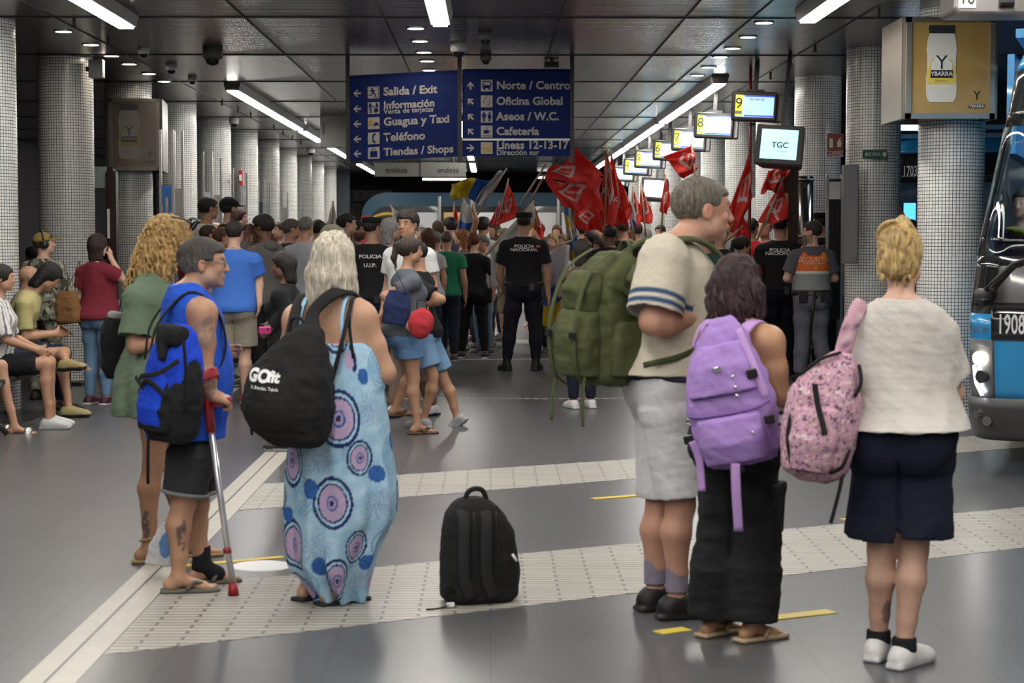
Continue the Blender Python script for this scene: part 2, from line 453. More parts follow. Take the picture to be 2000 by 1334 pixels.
def tape(u0, v0, u1, v1, w, lab):
    a, b = gp(u0, v0), gp(u1, v1); d = (b - a).normalized(); n = Vector((-d.y, d.x, 0)) * w
    o = MB().slab([(p.x, p.y) for p in (a, b, b + n, a + n)], 0, .004).build('floor_tape', M_YEL)
    tag(o, lab, 'tape')
tape(355, 1108, 556, 1090, .05, 'long thin yellow tape on the floor behind the man with the crutch')
tape(1163, 976, 1268, 968, .06, 'short yellow tape on the dark floor left of the white shorts')
tape(1295, 1240, 1352, 1232, .07, 'bright yellow tape end beside the black trainers')
tape(1513, 1212, 1636, 1198, .08, 'yellow tape on the floor right of the wide black trousers')
tape(1655, 1017, 1672, 1015, .06, 'tiny yellow tape stub by the hanging pink bag strap')
c = gp(510, 1106)
o = MB().lathe([(0, .004), (.14, .004), (.145, 0)], (c.x, c.y, 0), 32).build('floor_sticker', M_WHITE)
o.scale = (1, 1, 1); tag(o, 'round white sticker on the floor between the crutch and the blue dress', 'sticker')

# ceiling: glossy dark metal slats with panel joints
m = bpy.data.materials.new('metal_slat_ceiling'); nt, b, N, L = nodes(m)
tc = N.new('ShaderNodeTexCoord'); wv = N.new('ShaderNodeTexWave'); wv.bands_direction = 'Y'; wv.inputs['Scale'].default_value = 3.2; wv.inputs['Distortion'].default_value = 0
L.new(tc.outputs['Object'], wv.inputs['Vector'])
bp = N.new('ShaderNodeBump'); bp.inputs['Strength'].default_value = .35; bp.inputs['Distance'].default_value = .01
nz = N.new('ShaderNodeTexNoise'); nz.inputs['Scale'].default_value = 1.3; nz.inputs['Detail'].default_value = 2
L.new(tc.outputs['Object'], nz.inputs['Vector'])
bp2 = N.new('ShaderNodeBump'); bp2.inputs['Strength'].default_value = .3; bp2.inputs['Distance'].default_value = .05
L.new(nz.outputs[0], bp2.inputs['Height'])
cr = N.new('ShaderNodeMapRange'); cr.inputs[1].default_value = .0; cr.inputs[2].default_value = .14; cr.inputs[3].default_value = .35; cr.inputs[4].default_value = 1
L.new(wv.outputs['Fac'], cr.inputs[0])
L.new(wv.outputs['Fac'], bp.inputs['Height']); L.new(bp2.outputs[0], bp.inputs['Normal']); L.new(bp.outputs[0], b.inputs['Normal'])
mx = N.new('ShaderNodeMix'); mx.data_type = 'RGBA'; mx.blend_type = 'MULTIPLY'; mx.inputs[0].default_value = 1; mx.inputs[6].default_value = (.21, .205, .20, 1)
L.new(cr.outputs[0], mx.inputs[7]); L.new(mx.outputs[2], b.inputs['Base Color'])
b.inputs['Metallic'].default_value = .9; b.inputs['Roughness'].default_value = .26
M_CEIL = m
SUR(MB().slab([(-9.5, -12), (11, -12), (11, 60), (-9.5, 60)], CZ, CZ + .1).build('ceiling', M_CEIL))
jb = MB()
for y in np.arange(3.3, 60, 3.34): jb.box((.75, y, CZ - .004), (20.3, .03, .012))
for x in (-3.9, -2.2, -.95, .62, 1.75, 2.35, 3.3): jb.box((x, 24, CZ - .004), (.012, 71, .010))
SUR(jb.build('trim_8', mat('joint_black', (.008, .008, .008), .6)))
M_WALLD = mat('dark_wall', (.022, .022, .024), .6, var=.3, vscale=1)
SUR(MB().box((-9.55, 24, 1.75), (.1, 72, 3.7)).build('wall_left', M_WALLD))
SUR(MB().box((11.05, 24, 1.75), (.1, 72, 3.7)).build('wall_right', M_WALLD))
SUR(MB().box((.75, 60.05, 1.75), (20.6, .1, 3.7)).build('wall_back', mat('back_wall', (.06, .06, .06), .7)))
SUR(MB().box((.75, -12.05, 1.75), (20.6, .1, 3.7)).build('wall_front', mat('front_wall', (.14, .14, .14), .7)))

# ---------- columns ----------
def column(x, y, r, lab, group, ring=True):
    n = 48; vs = []; fs = []
    me = bpy.data.meshes.new('tiled_column')
    for i in range(n + 1):
        a = 2 * PI * i / n
        for z in (0, CZ): vs.append((r * math.cos(a), r * math.sin(a), z))
    fs = [(2*i, 2*i+2, 2*i+3, 2*i+1) for i in range(n)]
    me.from_pydata(vs, [], fs); uv = me.uv_layers.new(name='UVMap')
    for p in me.polygons:
        for li in p.loop_indices:
            k = me.loops[li].vertex_index; uv.data[li].uv = (2 * PI * r * (k // 2) / n, vs[k][2])
    o = link('tiled_column', me, M_TILE, None, True); o.location = (x, y, 0)
    return tag(o, lab, 'column', group)
ordn = 'first second third fourth fifth sixth seventh eighth ninth tenth eleventh twelfth'.split()
LX, RX_ = -4.64, 4.02
LY = [17.0, 20.3, 23.8, 27.4, 31.0, 34.6, 38.1, 41.6, 45.0, 48.3, 52.2]
LN = ['white mosaic column cut by the left edge of the photo, behind the seated people', 'thick white mosaic column behind the man in camouflage',
      'mosaic column carrying the brown jar advert box'] + \
     ['white mosaic column in the left row, %s beyond the jar advert box' % ordn[i] for i in range(8)]
for y, l in zip(LY, LN): column(LX, y, .30, l, 'left row of mosaic columns')
RY_ = [16.1, 19.4, 22.7, 26.0, 29.4, 32.8, 36.2, 39.6, 43, 46.5, 50]
RN = ['white mosaic column below the large yellow jar advert box', 'mosaic column with the green arrow sign and the grey cabinet',
      'mosaic column right of the tilted dark monitor'] + \
     ['mosaic column in the right row behind the numbered screens, %s beyond the tilted monitor' % ordn[i] for i in range(8)]
for y, l in zip(RY_, RN): column(RX_, y, .285, l, 'right row of mosaic columns')
SUR(MB().box((RX_ + .9, 40, 1.0), (.1, 22, 2.0)).build('wall_side', mat('grey_panels', (.22, .22, .23), .4)))

# ---------- lamps ----------
def lamp_strip(x, y0, y1, lab):
    t = empty('strip_light', (x, (y0 + y1) / 2, CZ), 0, lab, 'lamp', 'long fluorescent strip lights')
    L_ = y1 - y0
    MB().prism([(-.11, 0), (.11, 0), (.085, -.10), (-.085, -.10)], -L_/2, L_/2).build('housing', mat('grey_housing', (.16, .16, .16), .5, .3), t)
    MB().box((0, 0, -.108), (.125, L_ - .04, .018)).build('diffuser', M_LAMP, t)
SEG = [(-3.24, -8, -1, 0), (-3.24, 0, 7, 0), (-3.24, 8.5, 16.6, 'bright strip light at the top left, its far end pointing at the dome camera'), (-3.27, 23.5, 31.7, 'long bright strip light left of the blue hanging sign'),
       (-3.27, 32.2, 35.6, 'short bright strip light just beyond the long one left of the sign'), (-3.27, 37.6, 42.6, 'strip light showing below the grey box left of the sign'), (-3.27, 46, 52.5, 'farthest strip light of the left line, low beside the sign'),
       (-.44, -8, -1, 0), (-.44, 1, 8, 0), (-.44, 9.5, 16.4, 'bright strip light at the top centre above the blue sign'), (-.45, 29.5, 34, 'strip light glimpsed in the gap between the two blue sign panels'),
       (-.45, 38.5, 43.5, 'short strip light just below the gap of the blue sign'), (-.45, 45.5, 51, 'farthest strip light of the centre line below the blue sign'),
       (2.75, -8, -1, 0), (2.75, 0, 7, 0), (2.75, 8.0, 16.1, 'bright strip light at the top right above the screens'), (2.78, 22.4, 29.8, 'long bright strip light left of the screen with number 9'),
       (2.78, 30.3, 37.5, 'strip light beyond the long one, above the row of small screens'), (2.78, 38, 50, 'farthest strip light of the right line behind the red flags')]
for x, a, b, l in SEG: lamp_strip(x, a, b, l or 'strip light on the ceiling nearer than the photographed part')  # unlabelled strips continue the rows out of view, added for ambient light
def downlight(u, v, r=.075):
    p = gp(u, v, CZ)
    t = empty('downlight', (p.x, p.y, CZ), 0, None, 'lamp', 'round recessed downlights')
    MB().lathe([(r, 0), (r + .018, 0), (r + .018, -.012), (r, -.012), (r, 0)], n=24).build('rim', M_ALU, t)
    MB().lathe([(0, -.009), (r, -.009), (r, 0)], n=24).build('lens', M_DOWN, t)
    return t
DL = [([(124, 60), (178, 86), (218, 108), (252, 124), (291, 143), (321, 158)], 'line beside the small dome cameras'),
      ([(812, 54), (820, 79), (828, 101), (834, 118), (838, 136)], 'line above the blue hanging sign'),
      ([(1492, 43), (1461, 71), (1431, 93), (1407, 110), (1384, 130), (1362, 146)], 'line above the numbered screens')]
for pts, l in DL:
    for i, (u, v) in enumerate(pts):
        downlight(u, v)['label'] = '%s round downlight from the top, %s' % (ordn[i], l)

# ---------- ceiling cameras and small hung things ----------
def dome(u, v, r, lab, cone=False, m=None):
    y0 = None
    s = (470 - v) / 1.92; Y = FP / s; p = at(u, v, Y)
    t = empty('dome_camera', (p.x, Y, CZ), 0, lab, 'camera')
    MB().lathe([(0, 0), (r, 0), (r, -r * .9), (r * .85, -r * 1.15), (0, -r * 1.15)], n=24).build('housing', m or M_WPLAST, t, True)
    MB().lathe([(r*.7, -r*1.1), (r*.68, -r*1.4), (r*.45, -r*1.68), (0, -r*1.8)], n=24).build('dome', mat('smoked_dome', (.01, .01, .01), .08), t, True)
dome(281, 112, .06, 'small white dome camera on the ceiling, right of the thick left column')
dome(335, 142, .065, 'small white dome camera between two others over the jar advert box')
dome(376, 165, .055, 'small white dome camera right of the jar advert box, farthest of three')
dome(415, 112, .105, 'large grey dome camera hanging between the left columns and the sign', m=mat('grey_plastic', (.12, .12, .12), .5))
dome(896, 102, .085, 'white box camera at the top of the middle pole of the blue sign')
dome(948, 82, .07, 'dark dome camera on the ceiling above the right half of the sign', m=mat('grey_plastic', (.12, .12, .12), .5))
dome(949, 124, .06, 'small dark dome camera just above the right sign panel', m=mat('grey_plastic', (.12, .12, .12), .5))
dome(607, 298, .09, 'white dome camera far along the left column row')
dome(457, 243, .08, 'white dome camera beside the fourth left column')
t = empty('ceiling_speaker', (at(1077, 121, 20.6).x, 20.6, CZ), 0, 'flat black speaker box hanging from the ceiling above the right sign panel', 'speaker')
MB().box((0, 0, -.05), (.16, .14, .06)).build('box', M_BLACK, t); MB().box((0, 0, -.01), (.04, .04, .03)).build('bracket', M_BLACK, t)
p = at(187, 134, 20.0)
t = empty('wall_speaker', (p.x, 20.05, p.z), 0, 'grey box speaker fixed to the top of the thick left column', 'speaker')
MB().rbox((0, 0, 0), (.15, .13, .20), .012).build('box', mat('grey_plastic2', (.3, .3, .3), .5), t); MB().box((-.09, 0, 0), (.05, .05, .05)).build('bracket', M_DARK, t)
# sprinklers
for i, (u, v) in enumerate([(145, 45), (211, 82), (434, 203), (465, 217), (490, 228), (535, 253), (553, 263), (571, 273), (588, 281), (1716, 26), (1592, 95), (1545, 122), (1505, 150)]):
    p = gp(u, v - 6, CZ)
    t = empty('sprinkler', (p.x, p.y, CZ), 0, 'small dark sprinkler head under the ceiling, among those along the columns', 'sprinkler', 'sprinkler heads')
    MB().lathe([(0, 0), (.014, 0), (.014, -.05), (.024, -.055), (.024, -.062), (0, -.07)], n=10).build('nozzle', M_BLACK, t)

# ---------- advert boxes ----------
def advert(x, y, w, h, d, ztop, lab, tint, side_w=.0, yaw_=0.0):
    t = empty('advert_box', (x, y, ztop), yaw_, lab, 'advertisement')
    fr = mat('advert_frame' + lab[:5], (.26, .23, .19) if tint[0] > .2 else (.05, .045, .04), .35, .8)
    # housing around column: open ring of four walls
    b = MB(); th = .03
    for (cx, cy, sx, sy) in ((0, -d/2, w, th), (0, d/2, w, th), (-w/2, 0, th, d), (w/2, 0, th, d)): b.box((cx, cy, -h/2), (sx + th, sy + th * 0, h))
    b.build('housing', fr, t)
    f = .045
    b = MB()
    for (cx, cz, sx, sz) in ((0, -f/2, w, f), (0, -h + f/2, w, f), (-w/2 + f/2, -h/2, f, h), (w/2 - f/2, -h/2, f, h)): b.box((cx, -d/2 - .025, cz), (sx, .03, sz))
    b.build('frame', mat('advert_rim' + lab[:5], (.36, .32, .26) if tint[0] > .2 else (.10, .09, .08), .3, .8), t)
    po = MB().box((0, -d/2 - .018, -h/2), (w - 2*f, .006, h - 2*f)).build('poster', mat('poster' + lab[:5], tint, .22, var=.35, vscale=2.2), t)
    for sx_ in (-1, 1): MB().box((sx_ * (w/2 + .018), 0, -h/2), (.006, d - .12, h - .12)).build('side_poster', mat('poster_side' + lab[:5], [k * .8 for k in tint], .3, var=.3, vscale=3), t)
    yy = -d/2 - .023; c = -w * .10; k = h * 1.16
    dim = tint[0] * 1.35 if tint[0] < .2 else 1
    jar = [(-.105, -.30), (-.125, -.27), (-.128, -.22), (-.118, .10), (-.128, .02), (-.11, .16), (-.102, .20), (.102, .20), (.11, .16), (.125, .08), (.118, -.0), (.128, -.22), (.125, -.27), (.105, -.30)]
    jar = [(-.10, -.33), (-.122, -.30), (-.13, -.25), (-.13, -.12), (-.122, -.08), (-.122, .06), (-.13, .11), (-.12, .2), (-.10, .26), (.10, .26), (.12, .2), (.13, .11), (.122, .06), (.122, -.08), (.13, -.12), (.13, -.25), (.122, -.30), (.10, -.33)]
    z0 = -h/2 + .04
    def P(poly): return [(c + px * k, z0 + pz * k) for px, pz in poly]
    def cc(r, g, b_): return tuple(min(1, q * (dim if dim != 1 else 1)) for q in (r, g, b_))
    D = .30 if tint[0] < .2 else 1  # dim box: low light put into darker copies of the print colours
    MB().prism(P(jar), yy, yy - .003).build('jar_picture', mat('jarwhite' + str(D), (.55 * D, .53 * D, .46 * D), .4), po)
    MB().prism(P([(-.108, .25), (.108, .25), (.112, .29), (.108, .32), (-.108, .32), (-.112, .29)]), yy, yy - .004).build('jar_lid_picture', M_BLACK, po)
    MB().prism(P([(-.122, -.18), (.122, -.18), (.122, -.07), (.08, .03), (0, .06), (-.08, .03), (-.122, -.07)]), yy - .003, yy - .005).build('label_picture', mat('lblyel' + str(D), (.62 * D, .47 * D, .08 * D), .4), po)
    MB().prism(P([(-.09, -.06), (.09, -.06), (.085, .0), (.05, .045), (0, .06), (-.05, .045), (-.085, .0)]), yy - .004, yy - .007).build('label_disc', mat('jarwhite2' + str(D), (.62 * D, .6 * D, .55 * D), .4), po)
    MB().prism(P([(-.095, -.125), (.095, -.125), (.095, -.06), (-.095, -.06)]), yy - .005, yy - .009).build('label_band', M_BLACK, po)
    wt = mat('letterwhite' + str(D), (.6 * D, .6 * D, .56 * D), .5)
    text('lettering', 'YBARRA', .050 * k, T(c, yy - .0095, z0 - .0925 * k) @ FACE, wt, po, .02)
    text('lettering', 'Y', .17 * k, T(c, yy - .0095, z0 - .0 * k) @ FACE, M_BLACK, po, .0)
    text('lettering', 'Mayonesa', .028 * k, T(c, yy - .0095, z0 - .15 * k) @ FACE, mat('brownletter' + str(D), (.25 * D, .15 * D, .03 * D), .5), po, 0)
    cx2 = w * .30; k = h
    text('lettering', 'Y', .13 * k, T(cx2, yy - .003, z0 - .345 * k + .02) @ FACE, M_BLACK, po, 0)
    MB().box((cx2, yy - .001, z0 - .425 * k), (.155 * k, .004, .038 * k)).build('name_band', M_BLACK, po)
    text('lettering', 'YBARRA', .040 * k, T(cx2, yy - .004, z0 - .425 * k) @ FACE, wt, po, .02)
    return t
# right box: front face 1800..1938 wide at Y ~15.6
Yf = 15.55; a, b = at(1797, 33, Yf), at(1938, 232, Yf)
w_ = b.x - a.x + .03; advert((a.x + b.x) / 2 - .05, Yf + .42, w_ + .10, a.z - b.z, .80, a.z, 'large yellow advert box with a mayonnaise jar on the right mosaic column', (.33, .21, .065))
Yf = 23.2; a, b = at(204, 192, Yf), at(304, 333, Yf)
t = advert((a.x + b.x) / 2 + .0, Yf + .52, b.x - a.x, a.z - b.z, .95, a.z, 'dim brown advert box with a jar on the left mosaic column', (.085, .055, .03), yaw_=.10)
MB().box((.33 * .6, -.53, -.42), (.16, .004, .5), R=RY(.0)).v
# ---------- hanging sign ----------
Ys = 20.2
bpy.data.worlds
st = empty('hanging_sign', (at(898, 112, Ys).x, Ys, CZ), 0, 'dark blue two-panel direction sign hanging on three black poles', 'sign')
O = Vector((at(898, 112, Ys).x, Ys, CZ))
for u, yb in ((680, 320), (898, 318), (1117, 318)):
    p = at(u, yb, Ys); x = p.x - O.x; z = p.z - CZ
    MB().box((x, 0, z / 2), (.045, .05, -z)).build('pole', M_BLACK, st)
M_SB = mat('sign_blue', (.010, .022, .12), .7, var=.1, spec=.15)
M_SW = mat('sign_white', (.42, .40, .38), .5)
M_SY = mat('sign_yellow', (.45, .32, .03), .5)
def arrow(M, s, ang, parent):
    pts = [(-.5, 0), (-.02, .44), (.2, .44), (-.12, .12), (.5, .12), (.5, -.12), (-.12, -.12), (.2, -.44), (-.02, -.44)]
    ca, sa = math.cos(ang), math.sin(ang)
    MB().prism([((x*ca - z*sa) * s, (x*sa + z*ca) * s) for x, z in pts], 0, -.004, M).build('arrow', M_SW, parent)
def picto(M, s, kind, parent):
    bg = MB().box((0, 0, 0), (s, .004, s), M).build('pictogram', M_SW, parent)
    B = MB(); Y_ = MB(); h = s / 2
    def R_(x, z, w, hh, tgt=None): (tgt or B).box((x * s, -.004, z * s), (w * s, .004, hh * s), M)
    def C_(x, z, r, tgt=None, ry=None):
        (tgt or B).prism([(x*s + r*s*math.cos(a), z*s + (ry or r)*s*math.sin(a)) for a in np.linspace(0, 6.28, 16)[:-1]], -.002, -.006, M)
    def S_(x0, z0, x1, z1, w):
        d = Vector((x1 - x0, z1 - z0)); n = Vector((-d.y, d.x)).normalized() * w / 2
        B.prism([((x0+n.x)*s, (z0+n.y)*s), ((x1+n.x)*s, (z1+n.y)*s), ((x1-n.x)*s, (z1-n.y)*s), ((x0-n.x)*s, (z0-n.y)*s)], -.002, -.006, M)
    if kind == 'exit':
        C_(-.12, .33, .07); S_(-.12, .24, -.02, -.05, .14); S_(-.1, .22, -.36, .1, .06); S_(-.05, .2, .18, .1, .06); S_(-.02, -.02, .2, -.22, .08); S_(.2, -.22, .05, -.4, .07); S_(-.05, -.05, -.22, -.22, .08); S_(-.22, -.22, -.42, -.22, .07)
        S_(.42, .45, .42, -.42, .04); S_(.1, .43, .42, .43, .04); S_(.15, -.42, .42, -.42, .04)
    elif kind == 'info':
        R_(0, .02, .92, .04)
        for x in (-.3, .28): C_(x, .38, .07); R_(x, .2, .2, .24)
        S_(-.2, .25, .1, .1, .05); R_(-.3, -.22, .06, .4); R_(-.2, -.22, .06, .4); C_(.22, -.22, .18)
    elif kind == 'taxi':
        R_(-.26, .08, .36, .4, Y_); R_(-.26, -.16, .36, .12, Y_)
        R_(.22, -.12, .4, .12); R_(.22, .0, .24, .12); C_(.1, -.2, .06); C_(.34, -.2, .06)
    elif kind == 'phone':
        S_(.1, .36, -.06, .22, .12); S_(-.06, .24, -.06, -.24, .10); S_(-.06, -.22, .1, -.36, .12); R_(.1, .33, .12, .16); R_(.1, -.33, .12, .16)
    elif kind == 'shop':
        R_(0, -.1, .6, .5); S_(-.12, .15, -.1, .36, .04); S_(-.1, .36, .1, .36, .04); S_(.1, .36, .12, .15, .04)
    elif kind in ('bus', 'ybus'):
        q = Y_ if kind == 'ybus' else B
        R_(0, .08, .66, .62, q); R_(-.22, -.3, .12, .14, q); R_(.22, -.3, .12, .14, q); R_(-.38, .12, .04, .2, q); R_(.38, .12, .04, .2, q)
        W = MB(); W.box((0, -.008, .16 * s), (.54 * s, .004, .26 * s), M); W.build('bus_window', M_SW, parent)
    elif kind == 'wc':
        for x in (-.24, .24): C_(x, .36, .07)
        R_(-.24, .1, .2, .34); R_(-.3, -.22, .08, .4); R_(-.18, -.22, .08, .4); R_(-.4, .1, .05, .3); R_(-.08, .1, .05, .3)
        B.prism([(.16*s, .27*s), (.32*s, .27*s), (.42*s, -.12*s), (.06*s, -.12*s)], -.002, -.006, M); R_(.2, -.26, .06, .3); R_(.28, -.26, .06, .3)
    elif kind == 'cup':
        R_(-.04, -.02, .42, .3); S_(.16, .06, .3, .04, .04); S_(.3, .06, .26, -.1, .04); S_(.26, -.1, .16, -.1, .04); R_(0, -.36, .8, .05); S_(-.1, .22, 0, .38, .04); S_(.04, .22, .14, .36, .04)
    elif kind == 'ring':
        for a in range(16):
            a0, a1 = a * PI / 8, (a + 1) * PI / 8
            if a not in (2, 10): S_(.26*math.cos(a0), .34*math.sin(a0), .26*math.cos(a1), .34*math.sin(a1), .03)
    if B.v: B.build('pictogram_drawing', M_SB, parent)
    if Y_.v: Y_.build('pictogram_drawing', M_SY, parent)
def panel(uv4, rows, Ya, Yb, name):
    """uv4: pixels of tl, tr, br, bl"""
    tl, tr, br, bl = [at(u, v, y) for (u, v), y in zip(uv4, (Ya, Yb, Yb, Ya))]
    w = (tr - tl).length; h = (tl - bl).length
    X = (tr - tl).normalized(); X.z = 0; X.normalize(); shear = (tr.z - tl.z) / w
    Yv = Vector((-X.y, X.x, 0))
    M = Matrix.Translation(tl - O) @ Matrix(((X.x, Yv.x, 0, 0), (X.y, Yv.y, 0, 0), (shear, 0, 1, 0), (0, 0, 0, 1)))
    pn = MB().box((w/2, .02, -h/2), (w, .04, h), M).build(name, M_SB, st)
    MB().tube([M @ Vector((0, .02, 0)), M @ Vector((w, .02, 0))], .025, 8).build('top_rail', M_SB, pn)
    for zz in (rows['seams']): MB().box((w/2, -.001, -h * zz), (w, .003, .004), M).build('seam', mat('seam', (.005, .008, .03), .5), pn)
    for (vy, ar, pk, tx, sz) in rows['rows']:
        z = -h * vy
        arrow(M @ T(.075 * w, -.002, z), .085, ar, pn)
        picto(M @ T(.225 * w, -.003, z), .128, pk, pn)
        for (dz, s_, bd, str_, xs) in tx:
            text('lettering', str_, s_, M @ T(.315 * w, -.003, z + dz) @ FACE, M_SW, pn, bd, 1.02, 'LEFT', xs)
    return M, w, h, pn
TS = .122
panel([(681, 152), (896, 141), (898, 308), (683, 316)],
      dict(seams=[.18, .42, .58, .79], rows=[(.19, 0, 'exit', [(0, TS, .034, 'Salida / Exit', 1.0)], 0), (.375, 0, 'info', [(.02, TS * .92, .034, 'Información', 1.0), (-.045, TS * .62, .025, 'Venta de tarjetas', 1.02)], 0),
       (.555, 0, 'taxi', [(0.005, TS, .034, 'Guagua y Taxi', 1.0)], 0), (.735, 0, 'phone', [(0, TS, .034, 'Teléfono', 1.0)], 0), (.91, 0, 'shop', [(0, TS * .96, .034, 'Tiendas / Shops', 1.0)], 0)]), Ys - .01, Ys - .01, 'left_panel')
M_, w_, h_, pn_ = panel([(903, 139), (1114, 139), (1116, 305), (905, 305)],
      dict(seams=[.38, .58], rows=[(.17, -PI/2, 'bus', [(0, TS, .034, 'Norte / Centro', 1.02)], 0), (.355, -PI/4, 'ring', [(0, TS, .034, 'Oficina Global', 1.0)], 0),
       (.535, -PI/4, 'wc', [(0, TS, .034, 'Aseos / W.C.', 1.0)], 0), (.71, -PI/4, 'cup', [(0, TS, .034, 'Cafetería', 1.0)], 0), (.905, PI, 'ybus', [(.03, TS, .034, 'Líneas 12-13-17', .98), (-.05, TS * .66, .025, 'Dirección sur', 1.02)], 0)]), Ys, Ys, 'right_panel')
MB().box((w_/2, -.006, -h_ * .805), (w_, .012, .022), M_).build('divider', M_ALU, pn_)
# hung boards and lamp beam behind the sign
Yb = 33
a, b = at(731, 318, Yb), at(910, 345, Yb)
t = empty('endesa_sign', ((a.x + b.x)/2, Yb, a.z), 0, 'long pale hanging board with faint dark lettering below the blue sign', 'sign')
MB().box((0, 0, -(a.z - b.z)/2), (b.x - a.x, .08, a.z - b.z)).build('board', mat('pale_board', (.10, .10, .088), .5), t)
for x in (-.42, .5): text('lettering', 'endesa', .14, T(x, -.045, -(a.z-b.z)*.55) @ FACE, M_BLACK, t, .02)
MB().box((.0, -.03, -(a.z-b.z)*.5), (.02, .04, a.z - b.z)).build('divider', M_BLACK, t)
for x in (-.6, .6): MB().box((x, 0, (CZ - a.z)/2), (.03, .03, CZ - a.z)).build('hanger', M_BLACK, t)
a, b = at(628, 247, 30), at(684, 288, 30)
t = empty('ceiling_box', ((a.x + b.x)/2, 30, CZ), 0, 'grey metal box under the ceiling left of the blue sign', 'box')
MB().box((0, 0, -(CZ - b.z)/2), (b.x - a.x, .5, CZ - b.z)).build('casing', mat('box_grey', (.10, .10, .09), .4, .5), t); MB().box((-.18, -.26, -.2), (.02, .02, .2)).build('latch', M_BLACK, t)
for (u0, u1, v) in ((825, 911, 350), (1050, 1078, 347)):
    a, b = at(u0, v, 54), at(u1, v, 54)
    t = empty('wall_light', ((a.x + b.x)/2, 54, a.z), 0, 'thin horizontal light tube far behind, %s' % ('below the pale hanging board' if u0 < 900 else 'short one right of the board'), 'lamp')
    MB().tube([((a.x - b.x)/2, 0, 0), ((b.x - a.x)/2, 0, 0)], .025).build('tube', mat('dim_lamp', (1, 1, 1), .5, emit=(1, .97, .9), es=5), t)
    MB().box((0, .05, .05), (b.x - a.x, .06, (CZ - a.z) * 2 - .2)).build('casing', M_DARK, t)
# ================= screens =================
M_SCR = mat('screen_glow', (.5, .78, .92), .3, emit=(.42, .74, .95), es=.42)
M_SCRB = mat('screen_blue', (.05, .10, .6), .3, emit=(.03, .08, .6), es=.4)
M_SCRY = mat('screen_yellow', (.7, .75, .05), .3, emit=(.72, .78, .04), es=.4)
M_INK = mat('screen_ink', (.01, .02, .08), .5)
M_CASE = mat('casing_lilac', (.45, .41, .42), .5)
def monitor(u, v, Y, num, lab, w=.50, h=.325, rz=-.22):
    p = at(u, v, Y)
    t = empty('information_screen', (p.x, Y, p.z), rz, lab, 'screen', 'numbered departure screens'); t.rotation_euler = (-.12, .05, rz)
    MB().rbox((0, .02, 0), (w, .10, h), .02).build('bezel', M_BLACK, t)
    MB().rbox((.10, .12, .0), (w * .82, .14, h * .88), .02).build('rear_casing', M_CASE, t)
    s = MB().box((.01, -.032, -.005), (w * .84, .004, h * .74)).build('display', M_SCR, t)
    for z in (.335, -.345): MB().box((.06, -.035, h * z), (w * .66, .004, h * .05)).build('display_band', M_SCRB, s)
    MB().box((-w * .335, -.036, 0), (w * .155, .004, h * .74)).build('number_field', M_SCRY, s)
    MB().box((-w * .335, -.0385, -h * .24), (w * .15, .003, h * .10)).build('number_shade', mat('screen_grey', (.3, .35, .45), .4), s)
    text('lettering', num, h * .52, T(-w * .335, -.042, h * .06) @ FACE, M_INK, s, .0)
    text('lettering', 'SIN DATOS', h * .10, T(w * .06, -.042, h * .22) @ FACE, M_INK, s, .01)
    L_ = CZ - p.z + .02
    MB().box((0, .05, L_ / 2 + h * .4), (.05, .05, L_ - h * .4 + .1)).build('pole', M_BLACK, t)
    MB().box((0, .05, h * .5 + .02), (.20, .06, .03)).build('mount', M_BLACK, t)
    return t
for u, v, Y, n in ((1473, 208, 20.6, '9'), (1394, 245, 23.7, '8'), (1345, 273, 26.9, '7'), (1305, 294, 30.2, '6'), (1266, 311, 33.4, '5'), (1242, 326, 36.6, '4'), (1216, 340, 40, '3')):
    monitor(u, v, Y, n, 'departure screen hanging on a black pole showing the number %s' % n)
monitor(1202, 350, 43.5, '2', 'last and smallest departure screen, mostly hidden behind number 3')
def crt(u, v, Y, w, lab, tgc, rz, rx):
    p = at(u, v, Y); t = empty('tilted_monitor', (p.x, Y, p.z), rz, lab, 'monitor'); t.rotation_euler = (rx, .07, rz)
    h = w * .86
    vs = [(-w/2, 0, -h/2), (w/2, 0, -h/2), (w/2, 0, h/2), (-w/2, 0, h/2), (-w*.40, w*.75, -h*.38), (w*.45, w*.75, -h*.38), (w*.45, w*.75, h*.42), (-w*.40, w*.75, h*.42)]
    MB().add(vs, [(0, 1, 2, 3), (7, 6, 5, 4), (0, 4, 5, 1), (1, 5, 6, 2), (2, 6, 7, 3), (3, 7, 4, 0)]).build('cabinet', mat('charcoal_plastic', (.02, .02, .023), .45), t, bevel=.012)
    MB().box((0, -.01, 0), (w * .97, .02, h * .97)).build('bezel', M_BLACK, t, bevel=.006)
    s = MB().box((0, -.022, 0), (w * .76, .006, h * .74)).build('display', mat('crt' + lab[:4], (.5, .8, .9), .3, emit=(.32, .72, .85) if tgc else (.85, .92, .95), es=.75), t)
    if tgc:
        text('lettering', 'TGC', w * .17, T(.01, -.027, -.01) @ FACE, M_INK, s, .02)
        text('lettering', 'Transportes', w * .045, T(.03, -.027, -.075) @ FACE, M_INK, s, 0)
        MB().prism([(-.04, .05), (.0, .09), (.012, .10), (-.02, .05)], -.025, -.028).build('logo', M_SCRY, s)
    MB().box((0, w * .4, h * .45 + (CZ - p.z) / 2 - .02), (.04, .04, CZ - p.z - h * .4)).build('bracket', M_BLACK, t)
crt(1522, 283, 19.3, .50, 'large dark tilted monitor with a pale blue picture reading TGC', True, -.25, -.22)
crt(1277, 369, 34.5, .50, 'dark tilted monitor with a plain white picture below screens 4 and 5', False, -.25, -.2)

